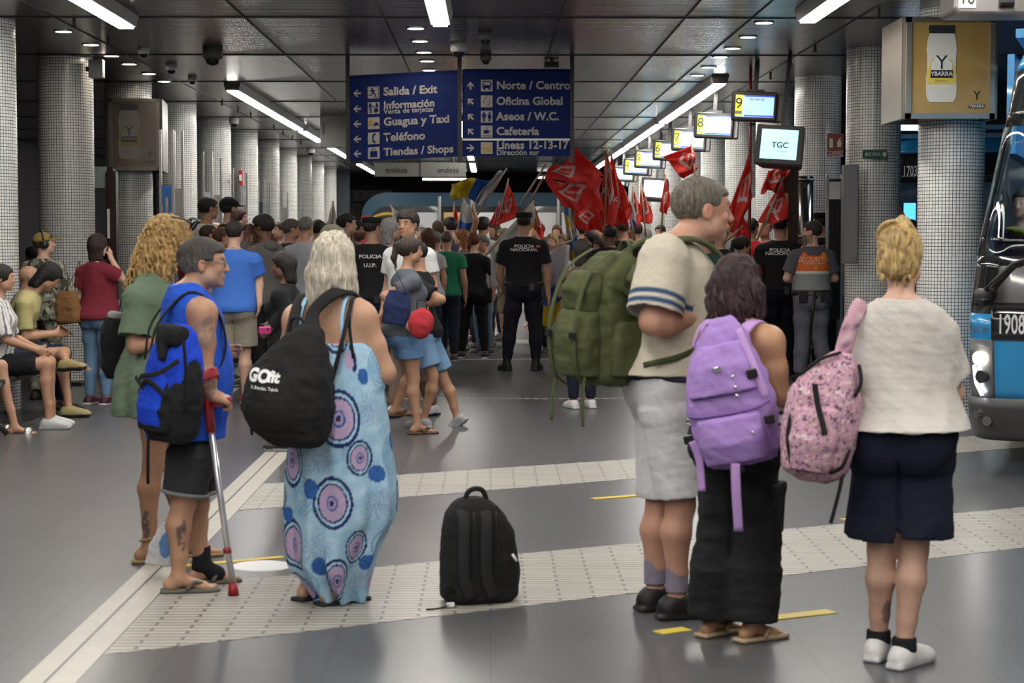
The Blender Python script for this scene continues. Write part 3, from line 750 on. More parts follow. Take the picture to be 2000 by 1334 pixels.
# ================= signs and fittings on the right columns =================
def wall_sign(u0, v0, u1, v1, Y, lab, m, name='wall_sign', thick=.01):
    a, b = at(u0, v0, Y), at(u1, v1, Y)
    t = empty(name, ((a.x + b.x) / 2, Y, (a.z + b.z) / 2), 0, lab, 'sign')
    MB().box((0, 0, 0), (abs(b.x - a.x), thick, abs(a.z - b.z))).build('plate', m, t)
    return t, abs(b.x - a.x), abs(a.z - b.z)
M_RED = mat('sign_red', (.14, .025, .02), .4); M_GRN = mat('sign_green', (.015, .08, .05), .4)
t, w, h = wall_sign(1616, 261, 1647, 306, 19.05, 'dark red extinguisher sign reading CARRO EXTINTOR beside the mosaic column', M_RED)
MB().box((0, .12, 0), (.02, .24, .02)).build('bracket', M_DARK, t)
MB().prism([(-.055, .0), (-.035, .0), (-.035, .06), (-.045, .075), (-.06, .06)], -.006, -.009).build('pictogram_drawing', M_SW, t)
MB().box((-.045, -.008, .02), (.035, .004, .09)).build('pictogram_drawing', M_SW, t)
MB().prism([(.02, -.02), (.055, -.02), (.065, .02), (.05, .05), (.055, .085), (.035, .06), (.015, .03)], -.006, -.009).build('pictogram_drawing', M_SW, t)
MB().box((0, -.006, -.065), (w, .002, .004)).build('divider', M_SW, t)
text('lettering', 'CARRO', .04, T(0, -.008, -.083) @ FACE, M_SW, t, .01); text('lettering', 'EXTINTOR', .034, T(0, -.008, -.112) @ FACE, M_SW, t, .01)
t, w, h = wall_sign(1685, 293, 1732, 310, 19.05, 'small green arrow sign reading DESA on the mosaic column', M_GRN)
arrow(T(-.085, -.008, 0), .05, 0, t); text('lettering', 'DESA', .052, T(.0, -.008, 0) @ FACE, M_SW, t, .01)
MB().prism([(.075, .0), (.09, .03), (.10, .015), (.11, .03), (.125, .0), (.10, -.035)], -.006, -.009).build('pictogram_drawing', M_SW, t)
MB().box((0, .03, 0), (.06, .06, .03)).build('bracket', M_DARK, t)
a, b = at(1648, 322, 18.9), at(1675, 515, 18.9)
t = empty('electrical_cabinet', ((a.x + b.x)/2, 18.95, b.z), 0, 'tall narrow grey electrical cabinet fixed to the left side of the mosaic column', 'cabinet')
h = a.z - b.z
MB().box((0, 0, h/2), (b.x - a.x, .14, h)).build('body', mat('cabinet_grey', (.13, .13, .135), .5), t, bevel=.005)
MB().box((0, -.074, h/2), (b.x - a.x - .03, .01, h - .04)).build('door', mat('cabinet_grey2', (.15, .15, .155), .45), t)
for z in (.06, h - .06): MB().lathe([(0, .0), (.008, 0), (.008, .006), (0, .006)], (.045, -.084, z), 8).build('screw', M_BLACK, t)
MB().box((.06, .13, h * .5), (.04, .16, h * .6)).build('bracket', M_DARK, t)
a, b = at(1612, 335, 21), at(1645, 640, 21)
t = empty('glass_frame', ((a.x+b.x)/2, 21, 0), 0, 'narrow metal framed dark glass board left of the grey cabinet', 'board')
MB().box((-.08, 0, 1.15), (.03, .04, 2.3)).build('post', M_ALU, t); MB().box((.09, 0, 1.15), (.03, .04, 2.3)).build('post', M_ALU, t)
MB().box((0, 0, 1.45), (.15, .02, 1.6)).build('pane', mat('dark_glass', (.02, .02, .025), .08), t); MB().box((0, -.012, 2.12), (.14, .006, .2)).build('white_notice', M_WHITE, t)
p = gp(1466, 700); p = at(1465, 300, 21.5)
t = empty('red_pole', (p.x, 21.5, 0), 0, 'slim dark red pipe running from floor to ceiling behind the red flags', 'pole')
MB().tube([(0, 0, 0), (0, 0, CZ)], .019, 10).build('pipe', mat('oxide_red', (.16, .02, .02), .4), t, True); MB().box((.02, 0, 1.65), (.07, .05, .03)).build('clamp', M_DARK, t); MB().box((.02, 0, 2.9), (.07, .05, .03)).build('clamp', M_DARK, t)
p = at(1570, 400, 21.6)
t = empty('steel_duct', (p.x, 21.6, 0), 0, 'shiny steel tube standing in front of the mosaic column right of the flags', 'duct')
MB().lathe([(0, 0), (.11, 0), (.11, 2.3), (.0, 2.3)], n=32).build('tube', mat('shiny_steel', (.62, .62, .64), .16, 1), t, True)
for z in (.3, 1.6, 2.26): MB().lathe([(.111, -.012), (.118, -.012), (.118, .012), (.111, .012)], (0, 0, z), 32).build('band', M_ALU, t, True)
p = at(1547, 400, 21.2)
t = empty('steel_duct', (p.x - .02, 21.3, 0), 0, 'thin black edged poster case with a yellow strip left of the shiny steel tube', 'board')
MB().box((0, .03, 1.2), (.22, .05, 2.4)).build('case', mat('bronze', (.04, .025, .02), .3, .6), t)
MB().box((-.045, -.0, 1.55), (.07, .02, 1.1)).build('yellow_poster', mat('poster_yellow', (.5, .35, .08), .5, var=.3), t); MB().box((-.045, -.001, 1.15), (.07, .02, .35)).build('orange_poster', mat('poster_orange', (.6, .12, .03), .5), t)
# grey panels between the right columns
for i, Y in enumerate((27.65, 31.0, 34.4)):
    t = empty('wall_panel', (RX_ - .02, Y, 0), 0, 'pale grey tall panel between two right columns, %s one behind the flags' % ordn[i], 'panel')
    MB().box((0, 0, 1.15), (.06, 1.6, 2.1)).build('sheet', mat('pale_panel', (.32, .32, .31), .5), t); MB().box((0, -.78, 1.2), (.09, .04, 2.4)).build('post', M_ALU, t); MB().box((0, .78, 1.2), (.09, .04, 2.4)).build('post', M_ALU, t)
# ================= boards in the left row =================
def board(u0, v0, u1, Y, col, lab, extra=None, post_top=None):
    a, b = at(u0, v0, Y), at(u1, v0, Y); w = b.x - a.x
    t = empty('notice_board', ((a.x + b.x)/2, Y, 0), 0, lab, 'board')
    MB().box((0, 0, a.z / 2 + .2), (w, .03, a.z - .4)).build('sheet', mat('sheet' + lab[:9], col, .3, var=.25, vscale=1.5), t)
    pt = post_top or a.z + .4
    MB().box((-w/2, 0, pt/2), (.03, .05, pt)).build('post', M_ALU, t); MB().box((w/2, 0, pt/2), (.03, .05, pt)).build('post', M_ALU, t)
    if extra: extra(t, w, a.z)
def bluep(t, w, z):
    pm = mat('poster_pale', (.62, .42, .34), .4, var=.4, vscale=9)
    for x, zt, ww in ((-.07, -.22, .04), (.0, -.12, .03), (.055, -.3, .035)): MB().box((x, -.018, z + zt - .4), (ww, .004, .75)).build('pale_print', pm, t)
board(314, 362, 338, 22.6, (.05, .22, .62), 'narrow bright blue poster board right of the jar advert column', bluep, 2.9)
board(341, 368, 357, 24.6, (.34, .33, .31), 'narrow grey poster board just right of the blue poster', None, 3.0)
board(397, 376, 414, 29.2, (.45, .47, .5), 'white board behind the man with the lanyard', None, 2.95)
board(415, 381, 432, 30.4, (.30, .28, .25), 'beige board between the lanyard man and the black capped man', None, 2.9)
board(455, 388, 470, 33.2, (.25, .25, .24), 'grey board right of the fourth left column', None, 2.85)
board(472, 400, 482, 34.2, (.36, .36, .34), 'pale board right of the grey board in the left row', None, 2.8)
board(505, 395, 515, 36.5, (.05, .06, .09), 'dark narrow board in the left column row', None, 2.75)
board(517, 398, 527, 37.3, (.45, .45, .45), 'white narrow board next to the dark narrow board', None, 2.7)
board(551, 405, 562, 40.3, (.28, .28, .26), 'narrow grey board between two far left columns', None, 2.6)
board(583, 408, 592, 43.6, (.35, .35, .34), 'farthest narrow board in the left column row', None, 2.6)
a = at(453, 343, 29.8)
t = empty('red_wall_box', (a.x, 30.9, a.z), 0, 'small red fire box on the side of the fourth left column', 'box'); MB().box((0, 0, 0), (.07, .18, .25)).build('case', mat('firered', (.3, .03, .03), .4), t); MB().box((0, -.1, 0), (.04, .02, .1)).build('label_plate', M_WHITE, t)
# info stand / door beside the third column
t = empty('doorway_case', (at(197, 500, 21.9).x, 22, 0), 0, 'dark upright cabinet with a rounded top between the two thick left columns', 'cabinet')
MB().box((.12, 0, 1.2), (.12, .2, 2.4)).build('body', mat('nearblack_red', (.03, .012, .012), .3), t, bevel=.03); MB().box((.10, -.12, 1.75), (.03, .02, .35)).build('white_notice', M_WHITE, t); MB().box((-.05, 0, 2.3), (.22, .02, .25)).build('mint_notice', mat('mint', (.25, .35, .31), .5), t)
a = gp(228, 738)
t = empty('barrier_panel', (a.x, a.y, 0), 0, 'leaning grey board with a white edge at the foot of the advert column', 'panel')
MB().box((0, 0, .44), (.16, .03, .88), R=RY(-.08)).build('sheet', mat('barrier_grey', (.30, .30, .31), .5), t); MB().box((-.07, -.02, .44), (.02, .02, .88), R=RY(-.08)).build('edge', M_WHITE, t)
a = gp(152, 742)
t = empty('white_cane', (a.x + .02, a.y - .75, 0), 0, 'red and white cane standing on a black foot by the camouflage trousers', 'cane')
MB().tube([(-.10, 0, .78), (.02, 0, .05)], .013, 10).build('shaft', M_WHITE, t, True); MB().tube([(.008, 0, .12), (.022, 0, .03)], .018, 10).build('tip', mat('canered', (.4, .02, .03), .4), t, True)
MB().tube([(-.085, 0, .68), (-.068, 0, .57)], .0145, 10).build('red_band', mat('canered', (.4, .02, .03), .4), t, True)
MB().rbox((.06, 0, .02), (.30, .2, .04), .015).build('foot_plate', M_BLACK, t)

# ================= far wall, fence, far bus =================
def fence_panel(u0, u1, Y, col, lab, txt=None, vt=415):
    a, b = at(u0, vt, Y), at(u1, vt, Y); w = b.x - a.x
    t = empty('fence_panel', ((a.x + b.x)/2, Y, 0), 0, lab, 'fence')
    MB().box((0, 0, a.z/2), (w - .02, .05, a.z)).build('sheet', mat('fence' + str(col), col, .55, var=.06), t)
    MB().tube([(w/2 - .04, -.06, 0), (w/2 - .04, -.06, a.z + .36)], .035, 8).build('post', M_ALU, t)
    if txt: text('lettering', txt, .22, T(-.05, -.03, a.z - .2) @ FACE, mat('fence_letter', (.75, .5, .25), .5), t, .02)
fence_panel(792, 862, 41.5, (.45, .46, .47), 'white fence sheet at the left end of the row behind the crowd')
fence_panel(866, 925, 41.5, (.48, .27, .10), 'orange fence sheet with faint lettering behind the crowd', 'ne')
fence_panel(927, 1094, 41.5, (.50, .50, .50), 'wide white fence sheet behind the cap of the standing policeman')
fence_panel(1096, 1240, 41.5, (.46, .47, .48), 'white fence sheet at the right end behind the red flags')
# far bus seen from its side
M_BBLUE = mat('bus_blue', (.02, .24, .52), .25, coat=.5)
M_BBLK = mat('bus_black', (.012, .013, .015), .12, coat=.5)
M_BDK = mat('bus_dark_grey', (.05, .05, .052), .45)
Yf = 54; a, b = at(706, 380, Yf), at(1330, 470, Yf)
t = empty('bus', (a.x, Yf, 0), 0, 'long blue and black bus standing crosswise at the far end of the hall', 'bus')
Lb = b.x - a.x
def rp(x0, z0, x1, z1, r=.45, rr=.1):
    P = []
    for cx, cz, r_, a0 in ((x1 - rr, z1 - rr, rr, 0), (x0 + r, z1 - r, r, PI/2), (x0 + rr, z0 + rr, rr, PI), (x1 - rr, z0 + rr, rr, 1.5*PI)):
        P += [(cx + r_ * math.cos(a0 + q * PI / 10), cz + r_ * math.sin(a0 + q * PI / 10)) for q in range(6)]
    return P
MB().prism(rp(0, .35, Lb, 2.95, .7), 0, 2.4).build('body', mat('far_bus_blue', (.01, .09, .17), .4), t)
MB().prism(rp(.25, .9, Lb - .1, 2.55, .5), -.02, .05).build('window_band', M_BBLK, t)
MB().prism(rp(-.02, .9, .28, 2.3, .12, .1), -.03, .3).build('tail_trim', mat('bus_red', (.4, .03, .04), .35), t)
cv = [(.75 + .55 * math.cos(a_), 0, 1.95 + .38 * math.sin(a_)) for a_ in np.linspace(PI * 1.05, .05, 16)]
MB().tube([(x, -.04, z) for x, _, z in cv], .06, 6).build('yellow_swirl', mat('bus_yellow', (.6, .38, .02), .4), t)
MB().tube([(1.25, -.04, 2.4), (1.5, -.04, 2.45), (1.55, -.04, 1.9)], .05, 6).build('yellow_swirl', mat('bus_yellow', (.6, .38, .02), .4), t)
for x in (2.0, 7.6): MB().tube([(x, -.05, .48), (x, .3, .48)], .48, 24).build('wheel', M_BLACK, t)
a, b = at(682, 395, 57), at(720, 460, 57)
MBK = brick_mat('block_wall', (.16, .155, .14), (.08, .08, .08), .5, .32, .012, .7, uv=False)
o = MB().box((-4.3, 57.5, 1.5), (3.2, .3, 3.0)).build('wall_back_blocks', MBK); SUR(o)
t = empty('mesh_screen', (at(715, 382, 56).x - .45, 57.1, at(715, 382, 56).z), 0, 'strip of hexagon lattice high on the far wall left of the far bus', 'lattice')
for i in range(7):
    MB().tube([(-.55 + i*.26 + .13 * math.cos(q * PI/3), 0, .02 + .16 * math.sin(q * PI/3)) for q in range(7)], .018, 4).build('hexagon', mat('lattice_beige', (.3, .28, .25), .6), t)
MB().box((.22, .05, .02), (1.9, .03, .36)).build('backing', M_DARK, t)
p = at(669, 400, 53)
o = MB().box((p.x, 53, CZ/2), (.42, .42, CZ)).build('square_pillar', mat('dark_blue_pillar', (.02, .025, .035), .5)); tag(o, 'dark square pillar at the end of the left column row', 'pillar')
for (u, w, Y, c_, l) in ((1752, 48, 21.6, (.8, .85, .9), 'white ceiling light panel seen between the two big right columns'),):
    p = at(1772, 247, Y); t = empty('light_panel', (p.x, Y, p.z), 0, l, 'lamp'); MB().box((0, 0, 0), (.5, .4, .07)).build('diffuser', mat('panel_light', (1, 1, 1), .5, emit=(.9, .95, 1), es=3), t); MB().box((0, .2, (CZ-p.z)/2), (.1, .1, CZ-p.z)).build('hanger', M_DARK, t)

# ================= city bus front =================
M_WIND = bpy.data.materials.new('windscreen_glass'); nt, b, N, L = nodes(M_WIND)
b.inputs['Base Color'].default_value = (.75, .85, .82, 1); b.inputs['Roughness'].default_value = .02; b.inputs['Transmission Weight'].default_value = 1; b.inputs['IOR'].default_value = 1.03; b.inputs['Specular IOR Level'].default_value = 1; b.inputs['Coat Weight'].default_value = 1; b.inputs['Coat Roughness'].default_value = .02
def bus_front(loc, rz, lab, number, numz, lights):
    t = empty('bus', loc, rz, lab, 'bus')
    W = 2.5; R = .36; RX2 = .20
    def ins(z): return float(np.interp(z, [.2, .45, 1.05, 1.45, 2.3, 2.7, 2.85, 2.98], [.05, .0, -.02, .02, .17, .24, .30, .5]))
    def back(z): return float(np.interp(z, [.2, .45, .9, 1.45, 2.3, 2.7, 2.85, 2.98], [.06, .0, .0, .05, .25, .30, .34, .6]))
    def curve(z, lo=0, hi=1, n=60, off=0):
        a, b_ = ins(z) - off, back(z) - off; P = []
        fw = W - 2 * a
        for i in range(n + 1):
            s = lo + (hi - lo) * i / n
            # s: 0..0.18 left side, ..0.34 corner, ..0.66 front, mirrored
            if s < .18: P.append((a, b_ + R + 1.2 * (1 - s / .18)))
            elif s < .34: f = (s - .18) / .16 * PI / 2; P.append((a + RX2 * (1 - math.cos(f)), b_ + R * (1 - math.sin(f))))
            elif s <= .66: P.append((a + RX2 + (fw - 2 * RX2) * (s - .34) / .32, b_ - .05 * math.sin((s - .34) / .32 * PI)))
            elif s <= .82: f = (.82 - s) / .16 * PI / 2; P.append((a + fw - RX2 * (1 - math.cos(f)), b_ + R * (1 - math.sin(f))))
            else: P.append((a + fw, b_ + R + 1.2 * ((s - .82) / .18)))
        return [(x, y, z) for x, y in P]
    def shell(name, zs, m, lo=0, hi=1, off=0, th=.03):
        n = 60; vs = []; fs = []
        for z in zs: vs += curve(z, lo, hi, n, off)
        for z in zs: vs += curve(z, lo, hi, n, off - th)
        K = len(zs) * (n + 1)
        for j in range(len(zs) - 1):
            for i in range(n):
                q = j * (n + 1) + i; fs.append((q, q + 1, q + n + 2, q + n + 1)); fs.append((K + q, K + q + n + 1, K + q + n + 2, K + q + 1))
        for i in range(n):
            fs.append((i, K + i, K + i + 1, i + 1)); q = (len(zs) - 1) * (n + 1) + i; fs.append((q, q + 1, K + q + 1, K + q))
        for e in (0, n):
            for j in range(len(zs) - 1): q = j * (n + 1) + e; fs.append((q, q + n + 1, K + q + n + 1, K + q))
        return MB().add(vs, fs).build(name, m, t, True)
    low = shell('bumper', [.24, .28, .35, .45, .52], M_BDK, off=.02)
    pan = shell('front_panel', list(np.linspace(.50, 1.07, 8)), M_BBLUE)
    shell('black_panel', list(np.linspace(1.07, 1.45, 6)), M_BBLK)
    # lower black panel dips between the blue shoulders
    blk = shell('number_panel', list(np.linspace(.90, 1.10, 4)), M_BBLK, .326, .674, .006)
    glass = shell('windscreen', list(np.linspace(1.45, 2.31, 8)), M_WIND, .16, .84)
    for lo_, hi_ in ((.13, .20), (.80, .87)): shell('pillar', list(np.linspace(1.45, 2.31, 8)), mat('pillar_green', (.10, .13, .12), .3), lo_, hi_, .004)
    up = shell('destination_panel', list(np.linspace(2.31, 2.72, 5)), M_BBLK)
    shell('roof_edge', [2.70, 2.74, 2.80, 2.86, 2.92, 2.97], M_BBLUE)
    MB().box((W/2, 5.7, 2.93), (W - .5, 10.6, .06)).build('roof', M_BBLUE, t)
    for x in (.03, W - .03):
        MB().box((x, 6.3, .75), (.05, 9.4, .9)).build('side_panel', M_BBLUE, t); MB().box((x + (.10 if x < 1 else -.10), 6.3, 2.55), (.05, 9.4, .72)).build('side_upper', M_BBLUE, t)
        MB().box((x + (.05 if x < 1 else -.05), 6.3, 1.7), (.04, 9.4, 1.0)).build('side_window', mat('tinted_glass', (.02, .03, .035), .08), t)
    MB().box((W/2, 11.0, 1.6), (W, .1, 2.7)).build('rear_wall', M_BBLUE, t)
    MB().box((W/2, 6.0, .36), (W - .1, 10.0, .08)).build('cabin_floor', M_BDK, t)
    MB().box((W/2, .62, .95), (W - .5, .35, .75)).build('dashboard', M_BDK, t, bevel=.03)
    for x, y in ((.22, 2.6), (W - .22, 2.6), (.22, 8.6), (W - .22, 8.6)): MB().tube([(x - .14, y, .47), (x + .14, y, .47)], .47, 28).build('wheel', M_BLACK, t)
    for x, y in ((.55, 3.0), (1.9, 3.0), (.55, 4.0), (1.9, 4.0)):
        s = MB().rbox((x, y, 1.25), (.85, .12, .85), .06).build('seat', mat('seat_blue', (.03, .08, .25), .8), t); MB().box((x, y - .25, .85), (.85, .5, .12)).build('seat_cushion', mat('seat_blue', (.03, .08, .25), .8), s)
    MB().box((W/2, 3, 2.66), (.5, 4, .03)).build('added_cabin_light', mat('added_cabin_lamp', (1, 1, 1), .5, emit=(.9, .97, 1), es=5), t)  # emissive ceiling strip added to brighten the bus interior
    MB().box((.72, 1.9, 1.75), (.03, .5, .7)).build('cab_screen', mat('cab_pane', (.30, .33, .32), .3), t)
    MB().tube([(.62, 1.2, .4), (.62, 1.2, 2.5)], .02, 8).build('grab_pole', mat('pole_yellow', (.6, .45, .03), .4), t, True)
    s_ = MB().box((.48, 1.0, 1.85), (.16, .03, .42)).build('ticket_screen', mat('blue_screen', (.1, .3, .8), .3, emit=(.1, .45, 1), es=1.2), t)
    # wiper
    def on(s, z, off=.03): x, y, zz = curve(z, s, s, 1, off)[0]; return Vector((x, y, zz))
    MB().tube([on(.315, 1.20, .06), on(.36, 1.40, .07), on(.40, 1.50, .07), on(.55, 1.47, .05)], [.016, .014, .010, .007], 8).build('wiper', M_BLACK, t, True)
    MB().tube([on(.315, 1.20, .0), on(.315, 1.20, .08)], .04, 12).build('wiper_base', M_BDK, t, True)
    M_ = (lambda s, z, off: (lambda p, q: Matrix.Translation(p) @ Matrix(((( q - p).normalized().x, 0, (q-p).normalized().y, 0), ((q - p).normalized().y, 0, -(q-p).normalized().x, 0), (0, 1, 0, 0), (0, 0, 0, 1))))(on(s, z, off), on(s + .02, z, off)))
    if number:
        me = text('lettering', number, .18 if numz < 1.5 else .19, M_(.357 if numz < 1.5 else .362, numz, .02), mat('bus_number_white', (.7, .7, .7), .5), t, .012, sx=.50)
    # lamps on the corner
    def lampdisc(s, z, r, name, m, off=.02):
        p = on(s, z, off); q = on(s + .01, z, off); d = (q - p).normalized(); nrm = Vector((d.y, -d.x, 0))
        return MB().tube([p - nrm * .05, p + nrm * .015], r, 24).build(name, m, t, False)
    hl = shell('headlight_housing', [.50, .6, .7, .8, .90], mat('lamp_grey', (.10, .10, .105), .3), .235, .332, .012)
    ml = mat('headlight_glow', (1, .95, .85), .3, emit=(1, .93, .80), es=14 if lights else 0)
    lampdisc(.297, .78, .042, 'headlight', ml, .03)
    lampdisc(.305, .66, .042, 'headlight_lens', mat('lens_dark', (.12, .12, .125), .2, .8), .03)
    MB().tube([on(.275, .73, .03), on(.282, .62, .03), on(.305, .54, .03)], .011, 6).build('daylight_strip', mat('led_glow', (.9, .95, 1), .3, emit=(.9, .95, 1), es=10 if lights else 0), t)
    for s, z, r in ((.28, .41, .026), (.315, .37, .032)): lampdisc(s, z, r, 'fog_lamp', mat('lens_chrome', (.7, .7, .7), .08, 1), .03)
    text('lettering', 'VECTIO', .05, M_(.285, .965, .012), mat('chrome_letter', (.25, .25, .25), .3, .8), t, .02)
    MB().box((W*.5, .35, 3.02), (1.5, .5, .06)).build('roof_hatch', M_BBLUE, t)
    return t
BUSR = .35
bus_front((at(1872, 600, 12.35).x - .015, 12.05, 0), -BUSR, 'blue and black city bus with lit headlight and the number 1908 at the right edge', '1908', 1.0, True)
bus_front((at(1706, 400, 24.0).x, 24.2, 0), -.25, 'blue bus with the number 1703 seen between the two big right columns', '1703', 2.46, False)
# platform sign box at the top right corner
a = at(1866, 25, 10.5)
t = empty('platform_sign', (a.x, 10.5, a.z), 0, 'metal platform box with a small number plate at the top right corner', 'sign')
MB().rbox((.55, .2, .22), (1.1, .35, .44), .03).build('box', mat('sign_metal', (.32, .30, .29), .35, .7), t)
MB().box((.07, .02, .1), (.1, .01, .14)).build('number_plate', M_WHITE, t); text('lettering', '10', .09, T(.07, .012, .08) @ FACE, M_BLACK, t, .01)
MB().tube([(.25, .0, .06), (.33, .0, .06)], .025, 10).build('spotlight', M_BLACK, t)
MB().box((.55, .2, (CZ - a.z)/2 + .2), (.06, .06, CZ - a.z - .3)).build('hanger', M_BLACK, t)
# ================= people =================
SPOTS = []
SKINS = dict(fair=(.55, .34, .25), tan=(.42, .23, .145), med=(.36, .20, .13), dark=(.13, .065, .04), red=(.50, .27, .19))
MALE = [(.80, 0, 0, .12, .10), (.86, 0, -.01, .155, .115), (.93, 0, -.01, .168, .125), (1.02, 0, 0, .158, .115), (1.10, 0, .01, .15, .11), (1.20, 0, .012, .156, .115), (1.30, 0, .01, .172, .122),
        (1.38, 0, .0, .172, .112), (1.44, 0, -.012, .13, .085), (1.48, 0, -.02, .07, .06)]
FEM = [(.80, 0, 0, .13, .10), (.86, 0, -.015, .17, .125), (.93, 0, -.015, .178, .130), (1.02, 0, 0, .15, .11), (1.10, 0, .01, .13, .10), (1.20, 0, .015, .138, .108), (1.29, 0, .02, .152, .125),
       (1.37, 0, .0, .150, .100), (1.43, 0, -.012, .115, .078), (1.47, 0, -.02, .06, .055)]
class Person:
    """local frame: x to the person's right, y forward, z up; sizes for 1.75 m, scaled by k"""
    def __init__(s, label, u, v, rz=0, h=1.75, sex='m', fat=0., skin='med', voxel=.012, Y=None, loc=None, group=None, lean=0., headrot=(0, 0, 0), headoff=(0, 0, 0), wide=1., shoulders=None, name='person', cat='person', base=0, neckfwd=0):
        s.k = h / 1.75; s.v = voxel; s.sex = sex; s.fat = fat; s.skin = np.array(SKINS[skin] if isinstance(skin, str) else skin)
        if loc is None:
            if Y is None: loc = gp(u, v)
            else: p = at(u, v, Y); loc = Vector((p.x, Y, base))
        s.loc = Vector(loc)
        s.root = empty(name, s.loc, rz, label, cat, group)
        s.rz = rz; SPOTS.append((s.loc.x, s.loc.y))
        L = FEM if sex == 'f' else MALE
        f = fat
        s.sec = []
        for z, cx, cy, rx, ry in L:
            g = math.exp(-((z - 1.07) / .17) ** 2)
            s.sec.append([z, cx, cy + .035 * f * g, (rx + .05 * f * g + .02 * f) * wide, ry + .075 * f * g + .015 * f])
        s.lean = lean
        s.J = {}
        sw = shoulders or (.165 if sex == 'f' else .19)
        sw *= wide; s.J['sh'] = {-1: (-sw, -.01, 1.375), 1: (sw, -.01, 1.375)}
        if sex == 'f': s.J['sh'] = {q: (q * sw, -.01, 1.362) for q in (-1, 1)}
        s.J['el'] = {q: (q * (sw + .05), -.03, 1.12) for q in (-1, 1)}
        s.J['wr'] = {q: (q * (sw + .06), .04, .88) for q in (-1, 1)}
        s.J['hip'] = {q: (q * .088, 0, .90) for q in (-1, 1)}
        s.J['kn'] = {q: (q * .095, .015, .49) for q in (-1, 1)}
        s.J['an'] = {q: (q * .10, -.02, .085) for q in (-1, 1)}
        s.J['toe'] = {q: (q * .03, 1.0, 0) for q in (-1, 1)}     # foot direction
        s.J['hd'] = {q: None for q in (-1, 1)}                   # hand direction
        s.J['hn'] = {q: (-q, 0, 0) for q in (-1, 1)}             # palm facing
        s.curl = {-1: .2, 1: .2}
        s.neck = (0, -.02 + neckfwd * .3, 1.46); s.head = np.array((headoff[0], .015 + headoff[1] + neckfwd, 1.635 + headoff[2]))
        hr = Euler(headrot); s.HR = np.array((Matrix.Rotation(headrot[2], 3, 'Z') @ Matrix.Rotation(headrot[0], 3, 'X') @ Matrix.Rotation(headrot[1], 3, 'Y')))
        s.hs = 1.0; s.af = 1 + .25 * fat; s.lf = 1 + .22 * fat; s.noarm = set(); s.nohand = set(); s.paint = []
        s.barefoot = False; s.glute = 1.
    def sp(s, z): return s.lean * max(0, z - .92)                # forward shift of the spine
    def W(s, p, spine=True):
        p = np.array(p, float); y = p[1] + (s.sp(p[2]) if spine else 0)
        return np.array((p[0], y, p[2])) * s.k
    def Ja(s, n, q): return s.W(s.J[n][q], n in ('sh', 'el', 'wr'))
    def secs(s, off=0., lo=-9, hi=9, fn=None):
        o = []
        for z, cx, cy, rx, ry in s.sec:
            if lo - .001 <= z <= hi + .001:
                r = [z, cx, cy + s.sp(z), rx + off, ry + off]
                if fn: r = fn(r)
                o.append([q * s.k for q in r])
        return o
    def at_sec(s, z):
        a = np.array(s.sec); return [z] + [float(np.interp(z, a[:, 0], a[:, i])) for i in range(1, 5)]
    def P(s, u, v, d=0):
        p = at(u, v, s.loc.y + d) - s.loc; p = RZ(-s.rz) @ p
        q = [p.x / s.k, p.y / s.k, p.z / s.k]
        q[1] -= s.sp(q[2]); return q
    def setj(s, q, **kw):
        for n, val in kw.items(): s.J[n][q] = val
    # --- limbs ---
    def leg(s, q, off=0, t0=0, t1=1, part='all', loose=None):
        k = s.k; h, kn, an = s.Ja('hip', q), s.Ja('kn', q), s.Ja('an', q); f = s.lf
        P = []
        P.append((Rc(h, h * .45 + kn * .55, (.083 * f + off) * k, (.068 * f + off) * k), '+', .03))
        P.append((Rc(h * .45 + kn * .55, kn, (.068 * f + off) * k, (.052 * f + off) * k), '+', .03))
        d = (an - kn); L = np.linalg.norm(d); fwd = np.array((0, 1, 0)); bk = -(fwd - d * (fwd @ d) / L**2); bk = bk / (np.linalg.norm(bk) + 1e-9)
        cm = kn + d * .30 + bk * .016 * k
        P.append((Rc(kn, cm, (.050 * f + off) * k, (.054 * f + off) * k), '+', .02))
        P.append((Rc(cm, kn + d * .72 + bk * .004 * k, (.054 * f + off) * k, (.036 * f + off) * k), '+', .02))
        P.append((Rc(kn + d * .72, an, (.036 * f + off) * k, (.034 + off) * k), '+', .02))
        return P
    def foot(s, q):
        k = s.k; an = s.Ja('an', q); d = V(s.J['toe'][q]).astype(float); d = d / np.linalg.norm(d)
        heel = an - d * .035 * k; heel[2] = an[2] - .045 * k; ball = an + d * .12 * k; ball[2] = an[2] - .058 * k
        if abs(d[2]) > .05: ball = an + d * .13 * k + np.array((0, 0, -.05 * k)); heel = an - d * .04 * k + np.array((0, 0, -.045 * k))
        side = np.cross(d, (0, 0, 1))
        P = [(El(heel, np.array((.032, .04, .035)) * k), '+', .02), (Rc(an - np.array((0, 0, .02 * k)), ball, .034 * k, .022 * k), '+', .025),
             (Rc(ball - side * .02 * k, ball + side * .02 * k, .02 * k, .02 * k), '+', .02)]
        for i, o in enumerate((-.032, -.016, 0, .015, .029)):
            o2 = o * (1 if q > 0 else -1)
            ln = (.058, .055, .05, .044, .036)[i] if True else .05
            b = ball + side * o2 * k; e = b + d * ln * k; e[2] -= .004 * k
            P.append((Rc(b, e, .0105 * k, (.0115 if i == 0 else .008) * k), '+', .006))
        return P
    def arm(s, q, off=0):
        k = s.k; sh, el, wr = s.Ja('sh', q), s.Ja('el', q), s.Ja('wr', q); f = s.af * (1 if s.sex == 'm' else .88)
        m = el + (wr - el) * .25
        return [(Rc(sh, sh * .5 + el * .5, (.050 * f + off) * k, (.046 * f + off) * k), '+', .03), (Rc(sh * .5 + el * .5, el, (.046 * f + off) * k, (.037 * f + off) * k), '+', .02),
                (Rc(el, m, (.037 * f + off) * k, (.041 * f + off) * k), '+', .02), (Rc(m, wr, (.041 * f + off) * k, (.0255 + off) * k), '+', .02)]
